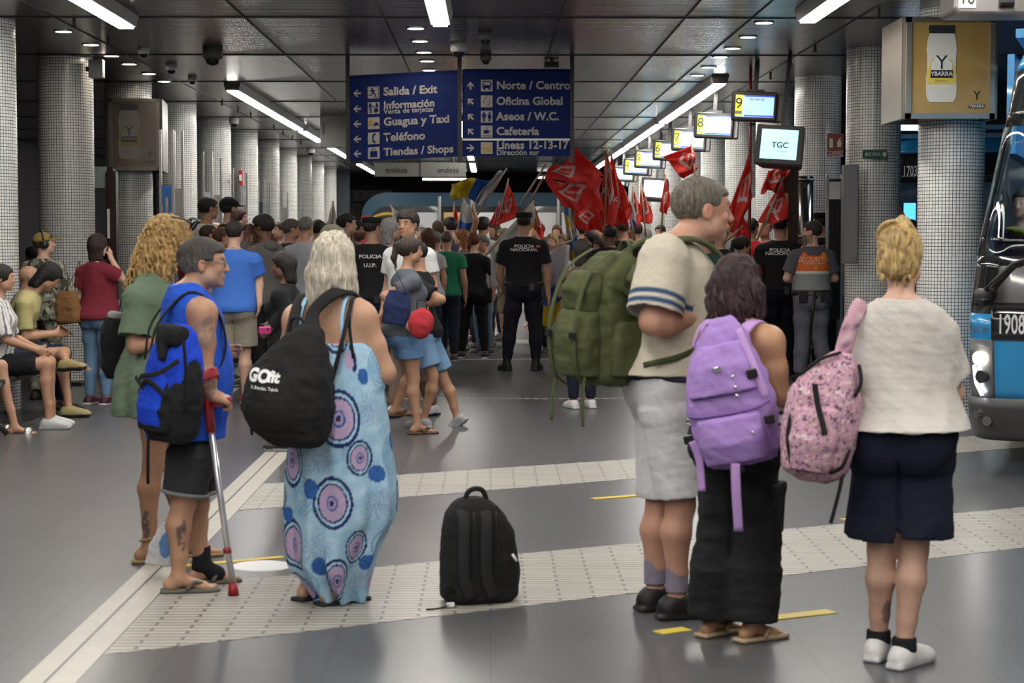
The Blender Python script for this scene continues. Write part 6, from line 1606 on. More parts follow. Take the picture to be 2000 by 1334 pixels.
sdf('cargo_pocket', [(Bx(kq + np.array((.070, .02, -.02)), (.020, .075, .085), RY(.05), .012), '+', .0), (Bx(kq + np.array((.077, .02, .075)), (.020, .08, .025), RY(.05), .008), '+', .0)], .007, cloth((.016, .017, .019)), U.trousero)
for q in (-1, 1): flipflop(U, q, (.42, .32, .20), 'sandal')
e = lambda x, y, z, a, b, c: El(U.hp(x, y, z), np.array((a, b, c)) * U.k, U.HR)
def dkcol(P, N):
    n = np.clip(.5 + .5 * smooth_noise(P * np.array([[1, 1, .15]]), .03, 6, 2), 0, 1)[:, None]; return np.array((.060, .030, .032)) * n + np.array((.018, .010, .011)) * (1 - n)
sdf('hair', [(e(0, -.02, .035, .095, .112, .092), '+', .03), (e(0, -.045, -.04, .112, .09, .10), '+', .04), (e(0, -.05, -.11, .125, .085, .075), '+', .04), (Rc(U.hp(.08, .01, -.04), U.hp(.10, .02, -.15), .035, .022), '+', .03), (Rc(U.hp(-.08, .0, -.04), U.hp(-.115, -.01, -.16), .04, .025), '+', .03), (Bx(U.hp(0, .125, -.05), (.055, .06, .12), U.HR, .02), '-', .02)], .0065, M_HAIR(), U.root,
    disp=lambda P, N: .010 * smooth_noise(P * np.array([[1, 1, .35]]), .05, 7) + .005 * smooth_noise(P * np.array([[1, 1, .35]]), .022, 1), col=dkcol)
cb = MB(); rs = random.Random(12)
for i in range(60):
    a = PI * .9 + rs.uniform(0, PI * 1.2); x, y = .095 * math.cos(a), .09 * math.sin(a) - .02
    p_, r_ = lock(U, x, y, .0 + rs.uniform(-.05, .03), rs.uniform(.15, .22), .0075, i, rs.uniform(.01, .035), rs.uniform(.004, .012), rs.uniform(1, 2.2)); cb.tube(p_, r_, 5)
o = cb.build('hair_locks', M_HAIR(), U.root, True); setcol(o.data, np.array((.045, .024, .026)))
ctr = at(1424, 772, U.loc.y - .27)
B = Bag('lilac backpack with dangling straps worn by the dark haired person', ctr, (.06, -.20, -.30), v=.0075)
pu = (.34, .21, .52)
puc = lambda P, N: np.tile(np.array(pu), (len(P), 1)) * (1 + .06 * smooth_noise(P, .2, 3)[:, None])
B.sdf('main_bag', [(Loft([(-.26, .0, 0, .11, .07), (-.22, .0, 0, .15, .11), (-.04, 0, 0, .165, .13), (.10, .0, .01, .14, .11), (.20, .01, .02, .10, .075), (.27, .02, .03, .065, .05), (.285, .02, .03, .04, .03)], 2.8), '+', .03)], col=puc, disp=.007)
B.sdf('front_pocket', [(Loft([(-.235, 0, -.09, .11, .06), (-.16, 0, -.10, .125, .075), (-.07, 0, -.10, .12, .06), (-.05, 0, -.09, .10, .04)], 2.8), '+', .02)], col=puc, disp=.006)
B.sdf('top_flap', [(Loft([(.02, 0, -.085, .13, .055), (.12, .0, -.07, .115, .055), (.20, .01, -.04, .08, .045)], 2.8), '+', .02)], col=puc, disp=.005)
M_PUW = cloth((.45, .28, .58)); M_PUD = mat('silver_ring', (.6, .6, .6), .2, .9)
B.strap('webbing', [(.09, -.04, .24), (.13, -.10, .10), (.15, -.11, -.02)], .028, .007, M_PUW, (1, 0, 0), False)
B.strap('seam_piping', [(-.155, -.07, -.045), (-.08, -.135, -.05), (.08, -.135, -.05), (.155, -.07, -.04)], .01, .010, cloth((.20, .11, .34)), (0, 0, 1), False)
B.strap('handle', [(.0, .02, .27), (-.05, .0, .275), (-.10, -.0, .20)], .03, .008, M_PUW, (0, 1, 0), False)
B.strap('loose_strap', [at(1436, 905, U.loc.y - .42), at(1438, 960, U.loc.y - .42), at(1443, 1038, U.loc.y - .40)], .036, .006, M_PUW)
B.strap('loose_strap', [at(1352, 862, U.loc.y - .3), at(1366, 900, U.loc.y - .3), at(1371, 960, U.loc.y - .3)], .030, .006, M_PUW)
B.strap('loose_strap', [at(1494, 800, U.loc.y - .3), at(1505, 850, U.loc.y - .28), at(1511, 892, U.loc.y - .28)], .030, .006, M_PUW)
for x, z in ((.12, .075), (.15, -.10), (-.17, -.13)): MB().rbox((x, -.115 if x > 0 else -.06, z), (.04, .015, .035), .008).build('buckle', M_BUCK, B.root)
MB().rbox((.0, -.14, -.262), (.05, .02, .02), .005).build('buckle', M_BUCK, B.root)
for z in (.10, .06, .03): MB().lathe([(0, -.008), (.007, -.005), (.008, 0), (.007, .005), (0, .008)], (.055, -.145, z - .02), 8).build('charm', M_PUD, B.root, True)
MB().lathe([(0, -.008), (.008, 0), (0, .008)], (.09, -.175, -.13), 8).build('charm', M_PUD, B.root, True)
MB().rbox((.0, -.140, .115), (.03, .012, .02), .006).build('charm', M_PUD, B.root)
wl = lambda p: B.I @ (RZ(U.rz) @ Vector(p) + U.loc); wd = tuple((B.I.to_3x3() @ RZ(U.rz)) @ Vector((1, 0, 0)))
for q in (-1, 1): B.strap('shoulder_strap', [wl(U.W((q * .07, -.19, 1.36))), wl(U.W((q * .10, -.10, 1.44))), wl(U.W((q * .11, .02, 1.44))), wl(U.W((q * .12, .13, 1.33))), wl(U.W((q * .15, .15, 1.2))), wl(U.W((q * .20, .0, 1.06)))], .055, .012, M_PUW, wd, False)

# ---------- blonde woman at the right ----------
R_ = Person('blonde person with a messy bun, loose white t-shirt and navy knee shorts', 1752, 1300, -.22, 1.60, 'f', .42, 'fair', .0068, headrot=(.0, 0, -.25), headoff=(0, .0, -.01), wide=1.10)
R_.setj(1, sh=R_.P(1828, 650, .0), el=R_.P(1862, 768, .05), wr=R_.P(1850, 745, .28), hip=R_.P(1797, 890, 0), kn=R_.P(1785, 1075, .0), an=R_.P(1766, 1262, -.03), toe=(.55, .85, 0), hd=(-.4, 1, 0))
R_.setj(-1, sh=R_.P(1688, 650, .06), el=R_.P(1672, 770, .12), wr=R_.P(1700, 760, .33), hip=R_.P(1730, 890, .02), kn=R_.P(1722, 1075, .05), an=R_.P(1716, 1240, .10), toe=(.35, .93, 0), hd=(.4, 1, 0))
R_.af = 1.25; R_.lf = 1.08
R_.paint = [(R_.Ja('kn', -1) * .3 + R_.Ja('an', -1) * .7 + np.array((.03, -.03, 0)), (.022, .04, .05), INK, .7)]
R_.body()
R_.shirt((.56, .53, .49), hem=.955, sleeve=.74, off=.018, hemoff=.055, loose=1.05, sl=.028, slflare=.012, disp=.009, neck=.088)
R_.trousers((.010, .013, .028), .84, .035, kneeoff=.05, hemoff=.088, name='knee_shorts', top=1.03, disp=.006, waistoff=.014)
R_.shoes((.68, .67, .66), (.6, .6, .6))
for q in (-1, 1):
    an = R_.Ja('an', q); sdf('sock', [(Rc(an + np.array((0, .0, .035)), an + np.array((0, .0, -.02)), .044, .046, flat=True), '+', .01)], .006, cloth((.015, .015, .018)), R_.root)
    d = V(R_.J['toe'][q]).astype(float); d /= np.linalg.norm(d); sd = np.cross(d, (0, 0, 1))
    MB().rbox(tuple(an + d * .075 + np.array((0, 0, -.025))), (.05, .012, .03), .006, R=RZ(math.atan2(-d[0], d[1])) @ RX(-.9)).build('shoe_strap', mat('white_leather', (.66, .65, .64), .4), R_.root)
e = lambda x, y, z, a, b, c: El(R_.hp(x, y, z), np.array((a, b, c)) * R_.k, R_.HR)
def ycol(P, N):
    n = np.clip(.55 + .6 * smooth_noise(P * np.array([[1, 1, .3]]), .035, 6, 2), 0, 1)[:, None]; L_ = (P - R_.W(R_.head)); low = np.clip((-.02 - L_[:, 2]) / .06, 0, 1)[:, None]
    return (np.array((.64, .47, .22)) * n + np.array((.30, .18, .06)) * (1 - n)) * (1 - .55 * low)
sdf('hair', [(e(0, -.018, .035, .086, .106, .092), '+', .02), (e(0, -.055, -.03, .078, .065, .055), '+', .03), (e(-.01, -.075, .085, .065, .055, .055), '+', .02), (e(.015, -.05, .125, .042, .04, .035), '+', .015), (e(.01, -.05, .150, .022, .018, .018), '+', .012), (Bx(R_.hp(0, .13, -.04), (.2, .075, .11), R_.HR, .02), '-', .02), (Bx(R_.hp(0, .09, -.10), (.2, .085, .07), R_.HR, .02), '-', .02)], .0062, M_HAIR(), R_.root,
    disp=lambda P, N: .008 * smooth_noise(P, .05, 7) + .005 * smooth_noise(P * np.array([[1, 1, .5]]), .022, 1), col=ycol)
cb = MB(); rs = random.Random(3)
for i in range(70):   # looped locks round the bun
    a = rs.uniform(0, 6.28); b2 = rs.uniform(-.9, 1.2); c = Vector((-.005, -.07, .085)); r0 = rs.uniform(.045, .062)
    pts = []
    for t in np.linspace(0, rs.uniform(1.2, 2.4), 9): pts.append(Vector(R_.hp(c.x + r0 * 1.1 * math.cos(a + t), c.y + r0 * .9 * math.sin(b2 + t * .4) - .01, c.z + r0 * math.sin(a + t))))
    cb.tube(pts, [.005, .008, .009, .009, .009, .009, .008, .006, .003], 5)
for i in range(40):
    x = rs.uniform(-.07, .07); cb.tube(smoothline([tuple(R_.hp(x, -.095 + abs(x) * .4, -.075)), tuple(R_.hp(x * 1.08, -.122 + abs(x) * .6, -.01)), tuple(R_.hp(x * .7, -.115, .05)), tuple(R_.hp(x * .4, -.10, .10))], 3), .0062, 5)
for i in range(8):
    x = rs.uniform(-.06, .06); cb.tube([tuple(R_.hp(x, -.088, -.06)), tuple(R_.hp(x * 1.1, -.085, -.085)), tuple(R_.hp(x * 1.1, -.075, -.11))], [.005, .003, .001], 5)
o = cb.build('hair_locks', M_HAIR(), R_.root, True); setcol(o.data, np.array((.56, .39, .16)))
# pink patterned backpack on her left shoulder
ctr = at(1604, 812, R_.loc.y - .10)
B = Bag('pink backpack with small dark print hanging from the left shoulder of the blonde person', ctr, (.0, .12, -.25), v=.0065)
def pinkc(P, N):
    C = np.tile(np.array((.52, .31, .38)), (len(P), 1)); n = smooth_noise(P, .022, 3, 2); m = smooth_noise(P, .03, 8, 2); o_ = smooth_noise(P, .028, 15)
    C[n > .42] = (.20, .09, .16); C[m > .5] = (.66, .50, .54); C[(o_ > .5)] = (.07, .06, .09); C[(n < -.6)] = (.36, .17, .30)
    return C
mb_ = B.sdf('main_bag', [(Loft([(-.235, 0, 0, .06, .05), (-.205, 0, 0, .115, .09), (-.06, 0, 0, .138, .115), (.08, .005, .0, .128, .10), (.17, .02, .01, .09, .07), (.215, .04, .02, .05, .04), (.23, .045, .02, .03, .025)], 2.6), '+', .03)], col=pinkc, disp=.005)
B.sdf('front_pocket', [(Loft([(-.19, -.01, -.08, .07, .05), (-.08, -.01, -.095, .09, .06), (.03, .0, -.085, .075, .04), (.05, .0, -.075, .05, .02)], 2.6), '+', .02)], col=pinkc, disp=.004)
B.strap('zipper', [(-.03, -.115, .12), (-.01, -.125, .05), (.02, -.15, -.02), (.03, -.158, -.05)], .02, .008, M_WEB, (1, 0, 0), False)
B.strap('zipper', [(-.10, -.07, .02), (-.10, -.11, -.08), (-.07, -.10, -.19)], .014, .008, M_WEB, (1, 0, 0), False)
B.strap('black_trim', [(.11, -.04, .20), (.125, -.06, .14), (.11, -.07, .09)], .03, .014, M_WEB, (0, 1, 0), False)
B.strap('black_trim', [(-.09, -.02, .135), (-.03, -.05, .20), (.04, -.02, .235)], .02, .012, M_WEB, (0, 1, 0), False)
B.strap('corner_patch', [(.115, -.05, -.10), (.10, -.07, -.16), (.06, -.08, -.19)], .045, .014, M_WEB, (0, 1, 0), False)
B.strap('loose_strap', [(.105, -.04, -.15), (.10, -.05, -.25), (.085, -.05, -.37)], .014, .005, M_WEB, (1, 0, 0), False)
wl = lambda p: B.I @ (RZ(R_.rz) @ Vector(p) + R_.loc); wd = tuple((B.I.to_3x3() @ RZ(R_.rz)) @ Vector((1, 0, 0)))
so = B.strap('shoulder_strap', [(.05, .02, .20), wl(R_.W((-.225, -.14, 1.24))), wl(R_.W((-.19, -.115, 1.37))), wl(R_.W((-.155, -.05, 1.445))), wl(R_.W((-.15, .05, 1.43))), wl(R_.W((-.17, .13, 1.32)))], .062, .018, M_PAT(), wd, False)
co = np.array([v.co for v in so.data.vertices]); setcol(so.data, pinkc(co, None))
# ================= people in the middle distance =================
BLK, NAVY, WHT, GRY, JEAN = (.012, .012, .014), (.012, .016, .035), (.58, .58, .57), (.13, .13, .13), (.13, .22, .34)
HB, HBR, HG = (.02, .015, .012), (.07, .035, .02), (.35, .34, .32)
def figure(label, u, v, Y, rz=0, sex='m', fat=.1, skin='med', hair=('short', HB), top=(GRY, .90, .5), bot=(NAVY, 1.95), shoe=(BLK, (.3, .3, .3)), vx=.013, J={}, headrot=(0, 0, 0), face=None, cap=None, beard=None, group=None, pre=None, topkw={}, botkw={}, hz=.93, name='person', feet=True, hair2=None, **kw):
    z = H + (470 - v) * Y / FP
    p = Person(label, u, v, rz, z / hz, sex, fat, skin, vx, Y=Y, headrot=headrot, group=group, **kw)
    if beard is not None: p.beard = (beard, .75)
    p.browc = np.array(hair[1]) * .6 if hair[0] != 'none' else np.array((.06, .04, .03))
    for (n, q), val in J.items(): p.J[n][q] = val(p) if callable(val) else val
    if pre: pre(p)
    p.body(feet=(-1, 1) if feet else (), hands=(-1, 1))
    fc = face if face is not None else (math.cos(rz + headrot[2]) < .3)
    if fc and Y < 27: p.eyes()
    p.shirt(top[0], hem=top[1], sleeve=top[2], **{**dict(disp=.005), **topkw})
    if bot: p.trousers(bot[0], bot[1], **botkw)
    if shoe and feet and Y < 30: p.shoes(*shoe)
    if hair[0] != 'none': p.hair(hair[0], hair[1], hair2, gray=hair[2] if len(hair) > 2 else None)
    if cap: p.cap(cap[0], kind=cap[1], back=cap[2] if len(cap) > 2 else 0)
    return p
def PX(u, v, d=0): return lambda p: p.P(u, v, d)
def camocol(P, N):
    C = np.tile(np.array((.21, .205, .16)), (len(P), 1)); a, b, c = smooth_noise(P, .16, 3, 2), smooth_noise(P, .13, 9, 2), smooth_noise(P, .10, 14, 2)
    C[a > .18] = (.07, .07, .045); C[b > .28] = (.40, .39, .33); C[c > .38] = (.03, .03, .025); return C
# camouflage man
cm = figure('person in grey green camouflage clothes with a mustard cap, seen from behind', 85, 478, 18.0, -.45, fat=.35, skin='fair', headrot=(.1, 0, -.75), hair=('short', HBR), top=(GRY, .84, 1.92), bot=(GRY, 1.95), shoe=((.03, .028, .025), (.02, .02, .02)), vx=.010,
    J={('el', 1): (.27, .02, 1.12), ('wr', 1): (.16, .27, 1.12), ('el', -1): (-.27, .02, 1.12), ('wr', -1): (-.12, .25, 1.10)}, topkw=dict(col=camocol, sl=.03, hemoff=.05), botkw=dict(col=camocol, off=.028, hemoff=.05), cap=((.26, .18, .05), 'cap'))
b = MB(); b.tube([Vector(cm.hp(.092 * math.cos(t), -.02, .03 + .115 * math.sin(t))) for t in np.linspace(.1, PI - .1, 12)], .009, 6)
hd = Bag('black headphones over the mustard cap', RZ(cm.rz) @ Vector(cm.hp(0, 0, 0)) + cm.loc, (0, 0, cm.rz), 'headphones', 'headphones')
off_ = Vector(cm.hp(0, 0, 0)); b.v = [tuple(Vector(q) - off_) for q in b.v]; b.build('headband', M_BLACK, hd.root, True)
for q in (-1, 1):
    c_ = Vector(cm.hp(q * .088, -.01, -.005)) - off_; n_ = Vector(cm.HR @ np.array((q, 0, 0)))
    MB().tube([c_ - n_ * .012, c_ + n_ * .018], .040, 14).build('ear_cup', M_BLACK, hd.root, True)
B = Bag('small multicoloured backpack with yellow edges on the camouflage jacket', RZ(cm.rz) @ Vector(cm.W((-.02, -.235, 1.17))) + cm.loc, (0, 0, cm.rz), v=.010)
def rainbow(P, N):
    C = np.tile(np.array((.50, .30, .03)), (len(P), 1)); a, b = smooth_noise(P, .06, 3, 2), smooth_noise(P, .05, 8, 2); ctr = (np.abs(P[:, 0]) < .075)
    C[ctr] = (.02, .02, .03); C[ctr & (a > .12)] = (.45, .05, .05); C[ctr & (b > .15)] = (.04, .12, .45); C[ctr & (a < -.25)] = (.5, .22, .05); C[(np.abs(np.abs(P[:, 0]) - .078) < .008)] = (.01, .01, .01); C[ctr & (P[:, 2] > .08) & (b > 0)] = (.5, .12, .06); return C
B.sdf('main_bag', [(Loft([(-.20, 0, 0, .07, .03), (-.16, 0, 0, .11, .055), (-.02, 0, 0, .115, .06), (.10, 0, 0, .085, .045), (.19, 0, 0, .04, .025)], 2.3), '+', .02)], col=rainbow, v=.008)
wl = lambda p: B.I @ (RZ(cm.rz) @ Vector(cm.W(p)) + cm.loc)
for q in (-1, 1): B.strap('shoulder_strap', [(q * .02, 0, .18), wl((q * .09, -.165, 1.38)), wl((q * .13, -.05, 1.455)), wl((q * .14, .08, 1.42)), wl((q * .16, .155, 1.25))], .02, .008, M_WEB, (1, 0, 0), False); B.strap('lower_strap', [(q * .09, 0, -.14), wl((q * .19, -.12, 1.05))], .012, .006, M_WEB, (1, 0, 0), False)
# woman in maroon
mw = figure('person in a maroon t-shirt and pale blue jeans holding a phone to the face', 190, 482, 17.4, -.42, 'f', .42, 'fair', ('bob', (.035, .018, .016)), ((.16, .018, .03), .885, .62), (JEAN, 1.97), ((.05, .015, .03), (.55, .5, .52)), .010, hair2=(.014, .008, .007), headrot=(0, 0, -.15),
    J={('el', 1): PX(238, 545, -.02), ('wr', 1): PX(216, 503, .12), ('el', -1): (-.20, -.02, 1.10), ('wr', -1): (-.16, .16, 1.0), ('hd', 1): (-.3, .3, 1)}, topkw=dict(sl=.03, hemoff=.03), botkw=dict(off=.012, kneeoff=.012, hemoff=.012), wide=1.02)
ph = Bag('phone held up beside the face of the person in maroon', at(207, 492, 17.55), (.2, 0, -.4), 'phone', 'phone'); MB().rbox((0, 0, 0), (.07, .01, .145), .01).build('case', M_BLACK, ph.root); MB().rbox((.02, -.006, .05), (.02, .002, .02), .004).build('camera_lens', M_ALU, ph.root)
B = Bag('tan leather shoulder bag under the arm of the person in maroon', at(133, 600, 17.3), (0, -.12, -.3), 'bag', 'handbag', .009)
B.sdf('main_bag', [(Loft([(-.155, 0, 0, .12, .05), (-.12, 0, 0, .135, .07), (.04, 0, 0, .12, .055), (.13, 0, 0, .095, .03), (.15, 0, 0, .08, .02)], 3), '+', .02)], (.20, .10, .035), disp=.008)
B.strap('strap', [B.M @ Vector((-.05, .02, .13)), at(143, 540, 17.35), at(156, 498 + 12, 17.5), B.M @ Vector((.08, .02, .13))], .018, .007, mat('tan_leather', (.12, .05, .025), .5), (0, 1, 0))
# seated people, facing right
def sit(label, u, v, Y, h, rz, J={}, seat=.44, **kw):
    # v: pixel of the head; root is sunk so that the hips rest on the seat
    p = Person(label, u, v, rz, h, kw.get('sex', 'm'), kw.get('fat', .1), kw.get('skin', 'med'), kw.get('vx', .011), Y=Y, headrot=kw.get('headrot', (0, 0, 0)), headoff=kw.get('headoff', (0, 0, 0)), lean=kw.get('lean', .1), base=0)
    dz = seat + .10 - .90 * p.k; p.loc.z = dz; p.root.location.z = dz; fl_ = (-dz) / p.k
    for q in (-1, 1):
        p.J['hip'][q] = (q * .09, .02, .89); p.J['kn'][q] = (q * .11, .45, .90); p.J['an'][q] = (q * .11, .46, fl_ + .085)
    for (n, q), val in J.items(): p.J[n][q] = val(p) if callable(val) else val
    p.browc = np.array(HB); p.body(); p.eyes()
    p.shirt(kw['top'][0], hem=.90, sleeve=kw['top'][1], **kw.get('topkw', {}))
    p.trousers(kw['bot'][0], kw['bot'][1], **{**dict(top=.98, off=.02, hemoff=.03), **kw.get('botkw', {})})
    if kw.get('shoe'): p.shoes(*kw['shoe'])
    if kw.get('hair'): p.hair(*kw['hair'])
    return p
linecol = lambda P, N: np.where((np.sin((P[:, 0] + P[:, 2] * .4) * 6.28 / .05) > .75)[:, None], np.array((.10, .10, .12)), np.array((.55, .54, .52)))
s1 = sit('seated person in a thin-striped white shirt and black shorts at the left edge', -12, 525, 15.2, 1.66, -1.45, sex='f', skin='tan', top=(WHT, .95), bot=(BLK, .80), topkw=dict(col=linecol, sl=.03), shoe=((.45, .45, .45), (.5, .5, .5)), hair=('pony', HB), lean=.08,
    J={('el', 1): (.22, .10, 1.12), ('wr', 1): (.12, .36, 1.02), ('el', -1): (-.2, .1, 1.12), ('wr', -1): (-.05, .36, 1.02)})
s2 = sit('seated person with crossed legs, pale yellow shirt and denim shorts, looking at a phone', 8, 565, 16.15, 1.72, -1.40, skin='tan', top=((.40, .36, .16), .8), bot=((.035, .05, .08), .72), shoe=((.33, .27, .12), (.03, .03, .03)), hair=('bob', (.012, .010, .010)), headrot=(-.75, 0, 0), lean=.42, headoff=(0, .09, -.03), botkw=dict(off=.03, hemoff=.05),
    J={('kn', 1): (.06, .52, .93), ('an', 1): PX(128, 705, -.15), ('toe', 1): (.45, 1, .08), ('kn', -1): (-.04, .50, .90), ('an', -1): PX(134, 796, .0), ('el', 1): (.2, .12, 1.08), ('wr', 1): (.05, .36, 1.10), ('el', -1): (-.2, .12, 1.08), ('wr', -1): (-.02, .38, 1.10)})
s3 = sit('bald seated person mostly hidden behind the two others at the left edge', 26, 566, 16.5, 1.62, -1.2, skin='med', top=((.2, .2, .22), .8), bot=(NAVY, 1.9), shoe=(BLK, (.3, .3, .3)), lean=.2)
s0 = sit('nearest seated person at the left edge, only legs with silver slides showing', -62, 560, 14.9, 1.66, -1.35, sex='f', skin='tan', top=(NAVY, .8), bot=(NAVY, .6), hair=('bob', HB), J={('kn', 1): PX(2, 715, -.1), ('an', 1): PX(28, 832, -.1), ('kn', -1): PX(-20, 715, .1), ('an', -1): PX(-12, 826, .1)})
for q in (-1, 1):
    an = s0.Ja('an', q) ; d = np.array((0, 1, 0)); 
    MB().box(tuple(an + (0, .06, -.078)), (.085, .26, .022)).build('slide_sole', M_WHITE, s0.root, bevel=.008); MB().tube(smoothline([tuple(an + (-.045, .10, -.07)), tuple(an + (-.03, .11, -.022)), tuple(an + (.03, .11, -.022)), tuple(an + (.045, .10, -.07))]), [(.03, .006)] * 16, 8, flat=(0, 1, 0)).build('slide_band', mat('silver_band', (.6, .6, .6), .25, .8), s0.root, True)
ph = Bag('phone in the hands of the seated person with crossed legs', RZ(s2.rz) @ Vector(s2.Ja('wr', 1) + (-.02, .10, .03)) + s2.loc, (.9, 0, s2.rz), 'phone', 'phone'); MB().rbox((0, 0, 0), (.07, .01, .14), .01).build('case', M_BLACK, ph.root); MB().rbox((0, -.006, 0), (.06, .002, .125), .005).build('display', mat('phone_glow', (.2, .2, .22), .2), ph.root)
bn = empty('bench', (s1.loc.x - .05, 15.9, 0), 0, 'dark bench under the seated people at the left edge', 'bench')
MB().rbox((0, -.35, .42), (.50, 2.3, .05), .02).build('seat', M_DARK, bn)
for y in (-1.3, .6): MB().tube([(.26, y, .42), (.10, y, .2), (.30, y, .02)], .022, 8).build('leg', M_DARK, bn, True); MB().tube([(-.2, y, .42), (-.2, y, .0)], .022, 8).build('leg', M_DARK, bn, True)
# blue polo
bp_ = figure('person in a bright blue polo shirt and beige cargo shorts seen from behind', 457, 457, 17.6, -.05, fat=.38, skin='fair', hair=('short', (.03, .025, .02)), top=((.055, .17, .58), .88, .72), bot=((.27, .24, .19), .86), shoe=((.25, .03, .04), (.6, .6, .6)), vx=.0095, wide=1.03,
    J={('el', 1): PX(505, 545, .05), ('wr', 1): PX(507, 592, -.08), ('hd', 1): (-.15, .1, -1), ('el', -1): (-.27, -.02, 1.13), ('wr', -1): (-.20, .12, .95)}, topkw=dict(sl=.025, hemoff=.03), botkw=dict(off=.035, hemoff=.06))
sdf('polo_collar', [(Rc(bp_.W((0, -.02, 1.435)), bp_.W((0, -.01, 1.49)), .075, .066, flat=True), '+', .0), (Rc(bp_.W((0, -.02, 1.40)), bp_.W((0, -.01, 1.53)), .060, .054, flat=True), '-', .0)], .008, cloth((.055, .17, .58)), bp_.lastshirt)
hd_ = figure('person in a grey hooded sweatshirt covering the face with both hands', 516, 446, 19.0, .95, fat=.15, skin='dark', hair=('thick', HB), top=((.12, .115, .11), .87, 1.9), bot=(BLK, 1.95), vx=.011, topkw=dict(sl=.03), headrot=(-.15, 0, .1),
    J={('el', 1): (.17, .24, 1.24), ('wr', 1): (.06, .17, 1.52), ('hd', 1): (-.2, 0, 1), ('hn', 1): (0, -1, 0), ('el', -1): (-.17, .24, 1.24), ('wr', -1): (-.06, .17, 1.52), ('hd', -1): (.2, 0, 1), ('hn', -1): (0, -1, 0)})
sdf('hood', [(El(hd_.W((0, -.09, 1.45)), (.10, .06, .06)), '+', .03)], .012, cloth((.12, .115, .11)), hd_.lastshirt)
kid = figure('dark haired person in a black jacket with a white print holding a pink phone', 556, 520, 13.6, 1.35, 'f', .1, (.16, .085, .055), ('bob', HB), (BLK, .85, 1.9), (BLK, 1.95), vx=.010, headrot=(-.15, 0, .2), J={('el', 1): PX(545, 610, .1), ('wr', 1): PX(528, 632, .05), ('el', -1): PX(560, 610, -.15), ('wr', -1): PX(530, 640, -.12)}, topkw=dict(sl=.03))
MB().box(tuple(kid.W((.17, .02, 1.2))), (.02, .10, .16)).build('white_print', M_WHITE, kid.root, bevel=.008)
ph = Bag('bright pink phone held by the person in the black jacket', at(517, 645, 13.4), (.3, 0, .3), 'phone', 'phone'); MB().rbox((0, 0, 0), (.09, .02, .055), .012).build('case', mat('pink_case', (.55, .05, .25), .4), ph.root); MB().rbox((.02, -.012, .01), (.015, .003, .015), .004).build('camera_lens', M_BLACK, ph.root)
br = figure('person in a brown jacket and olive cap behind the blonde long-haired person', 648, 470, 14.6, -.9, fat=.5, skin='fair', hair=('short', HG), top=((.17, .13, .09), .85, 1.9), bot=(NAVY, 1.95), vx=.011, cap=((.085, .08, .05), 'cap'), topkw=dict(sl=.03))
# police and security
M_PW = mat('police_letter', (.62, .62, .62), .5); M_FLAG = mat('flag_yellow', (.6, .35, .02), .5); M_FLR = mat('flag_red', (.5, .03, .02), .5)
def police(label, u, v, Y, rz, words, hr=(0, 0, 0), J={}, sleeve=.62, brim=True, capb=0, fat=.35, gear=True, skin='med', sizes=.051, **kw):
    p = figure(label, u, v, Y, rz, fat=fat, skin=skin, hair=('buzz', HB), top=(BLK, .93, sleeve), bot=((.010, .011, .018), 1.9), shoe=((.01, .01, .01), (.015, .015, .015), .10), vx=.0105, cap=(BLK, 'police', capb), headrot=hr, topkw=dict(hemoff=.0, sl=.018, disp=.004), botkw=dict(off=.022, kneeoff=.02, hemoff=.018), J=J, wide=1.05, hz=.945, **kw)
    z = 1.375 if len(words[1]) > 7 else 1.355
    for i, w_ in enumerate(words): p.lettering(w_, sizes, 0, (z - i * .038 - (.05 if 'U.I' in w_ else 0)) * p.k, M_PW, True, bold=.03, sx=1.25)
    a = p.at_sec(.955)
    MB().tube([tuple(p.W((a[1] + (a[3] + .026) * math.cos(t), a[2] + (a[4] + .022) * math.sin(t), .96))) for t in np.linspace(0, 6.283, 36)], [(.026, .008)] * 36, 8, flat=(0, 0, 1), cap=False).build('belt', M_BLACK, p.root, True)
    if gear:
        for x, y, z_, d in ((.20, .0, .88, (.05, .09, .16)), (-.20, -.02, .90, (.05, .07, .12)), (.08, -.165, .93, (.07, .04, .09))): MB().rbox(tuple(p.W((x, y, z_))), d, .015).build('holster', M_BLACK, p.root)
        MB().tube([p.W((-.20, .02, .98)), p.W((-.18, -.10, .50))], .014, 8).build('baton', M_BLACK, p.root, True)
    return p
pn = police('police officer seen from behind in the middle of the floor, black uniform and flat cap', 1023, 432, 22.0, .02, ['POLICIA', 'NACIONAL'],
    J={('el', 1): PX(1068, 535, .0), ('wr', 1): PX(1071, 580, -.03), ('el', -1): PX(975, 535, .05), ('wr', -1): PX(985, 570, .15), ('kn', 1): (.13, .01, .49), ('an', 1): (.135, -.02, .085), ('kn', -1): (-.15, .01, .49), ('an', -1): (-.19, -.02, .085), ('toe', -1): (-.4, 1, 0), ('toe', 1): (.3, 1, 0)})
R = Matrix(((1, 0, 0), (0, 0, -1), (0, 1, 0)))
z_ = 1.375 * pn.k
q_ = pn.torsoray(.165, z_); MB().rbox(tuple(q_), (.055, .004, .028), .002).build('flag_patch', M_FLAG, pn.lastshirt); MB().box(tuple(q_ + Vector((0, -.003, .009))), (.053, .003, .008)).build('patch_stripe', M_FLR, pn.lastshirt); MB().box(tuple(q_ + Vector((0, -.003, -.009))), (.053, .003, .008)).build('patch_stripe', M_FLR, pn.lastshirt)
gl = Bag('black torch and glove held in the right hand of the central police officer', at(1058, 590, 21.95), (.2, .5, 0), 'torch', 'torch'); MB().tube([(0, 0, .09), (0, 0, -.06), (0, 0, -.1)], [.018, .018, .03], 10).build('barrel', M_BLACK, gl.root, True); MB().tube([(0, 0, -.1), (0, 0, -.115)], .032, 10).build('head', M_DARK, gl.root, True)
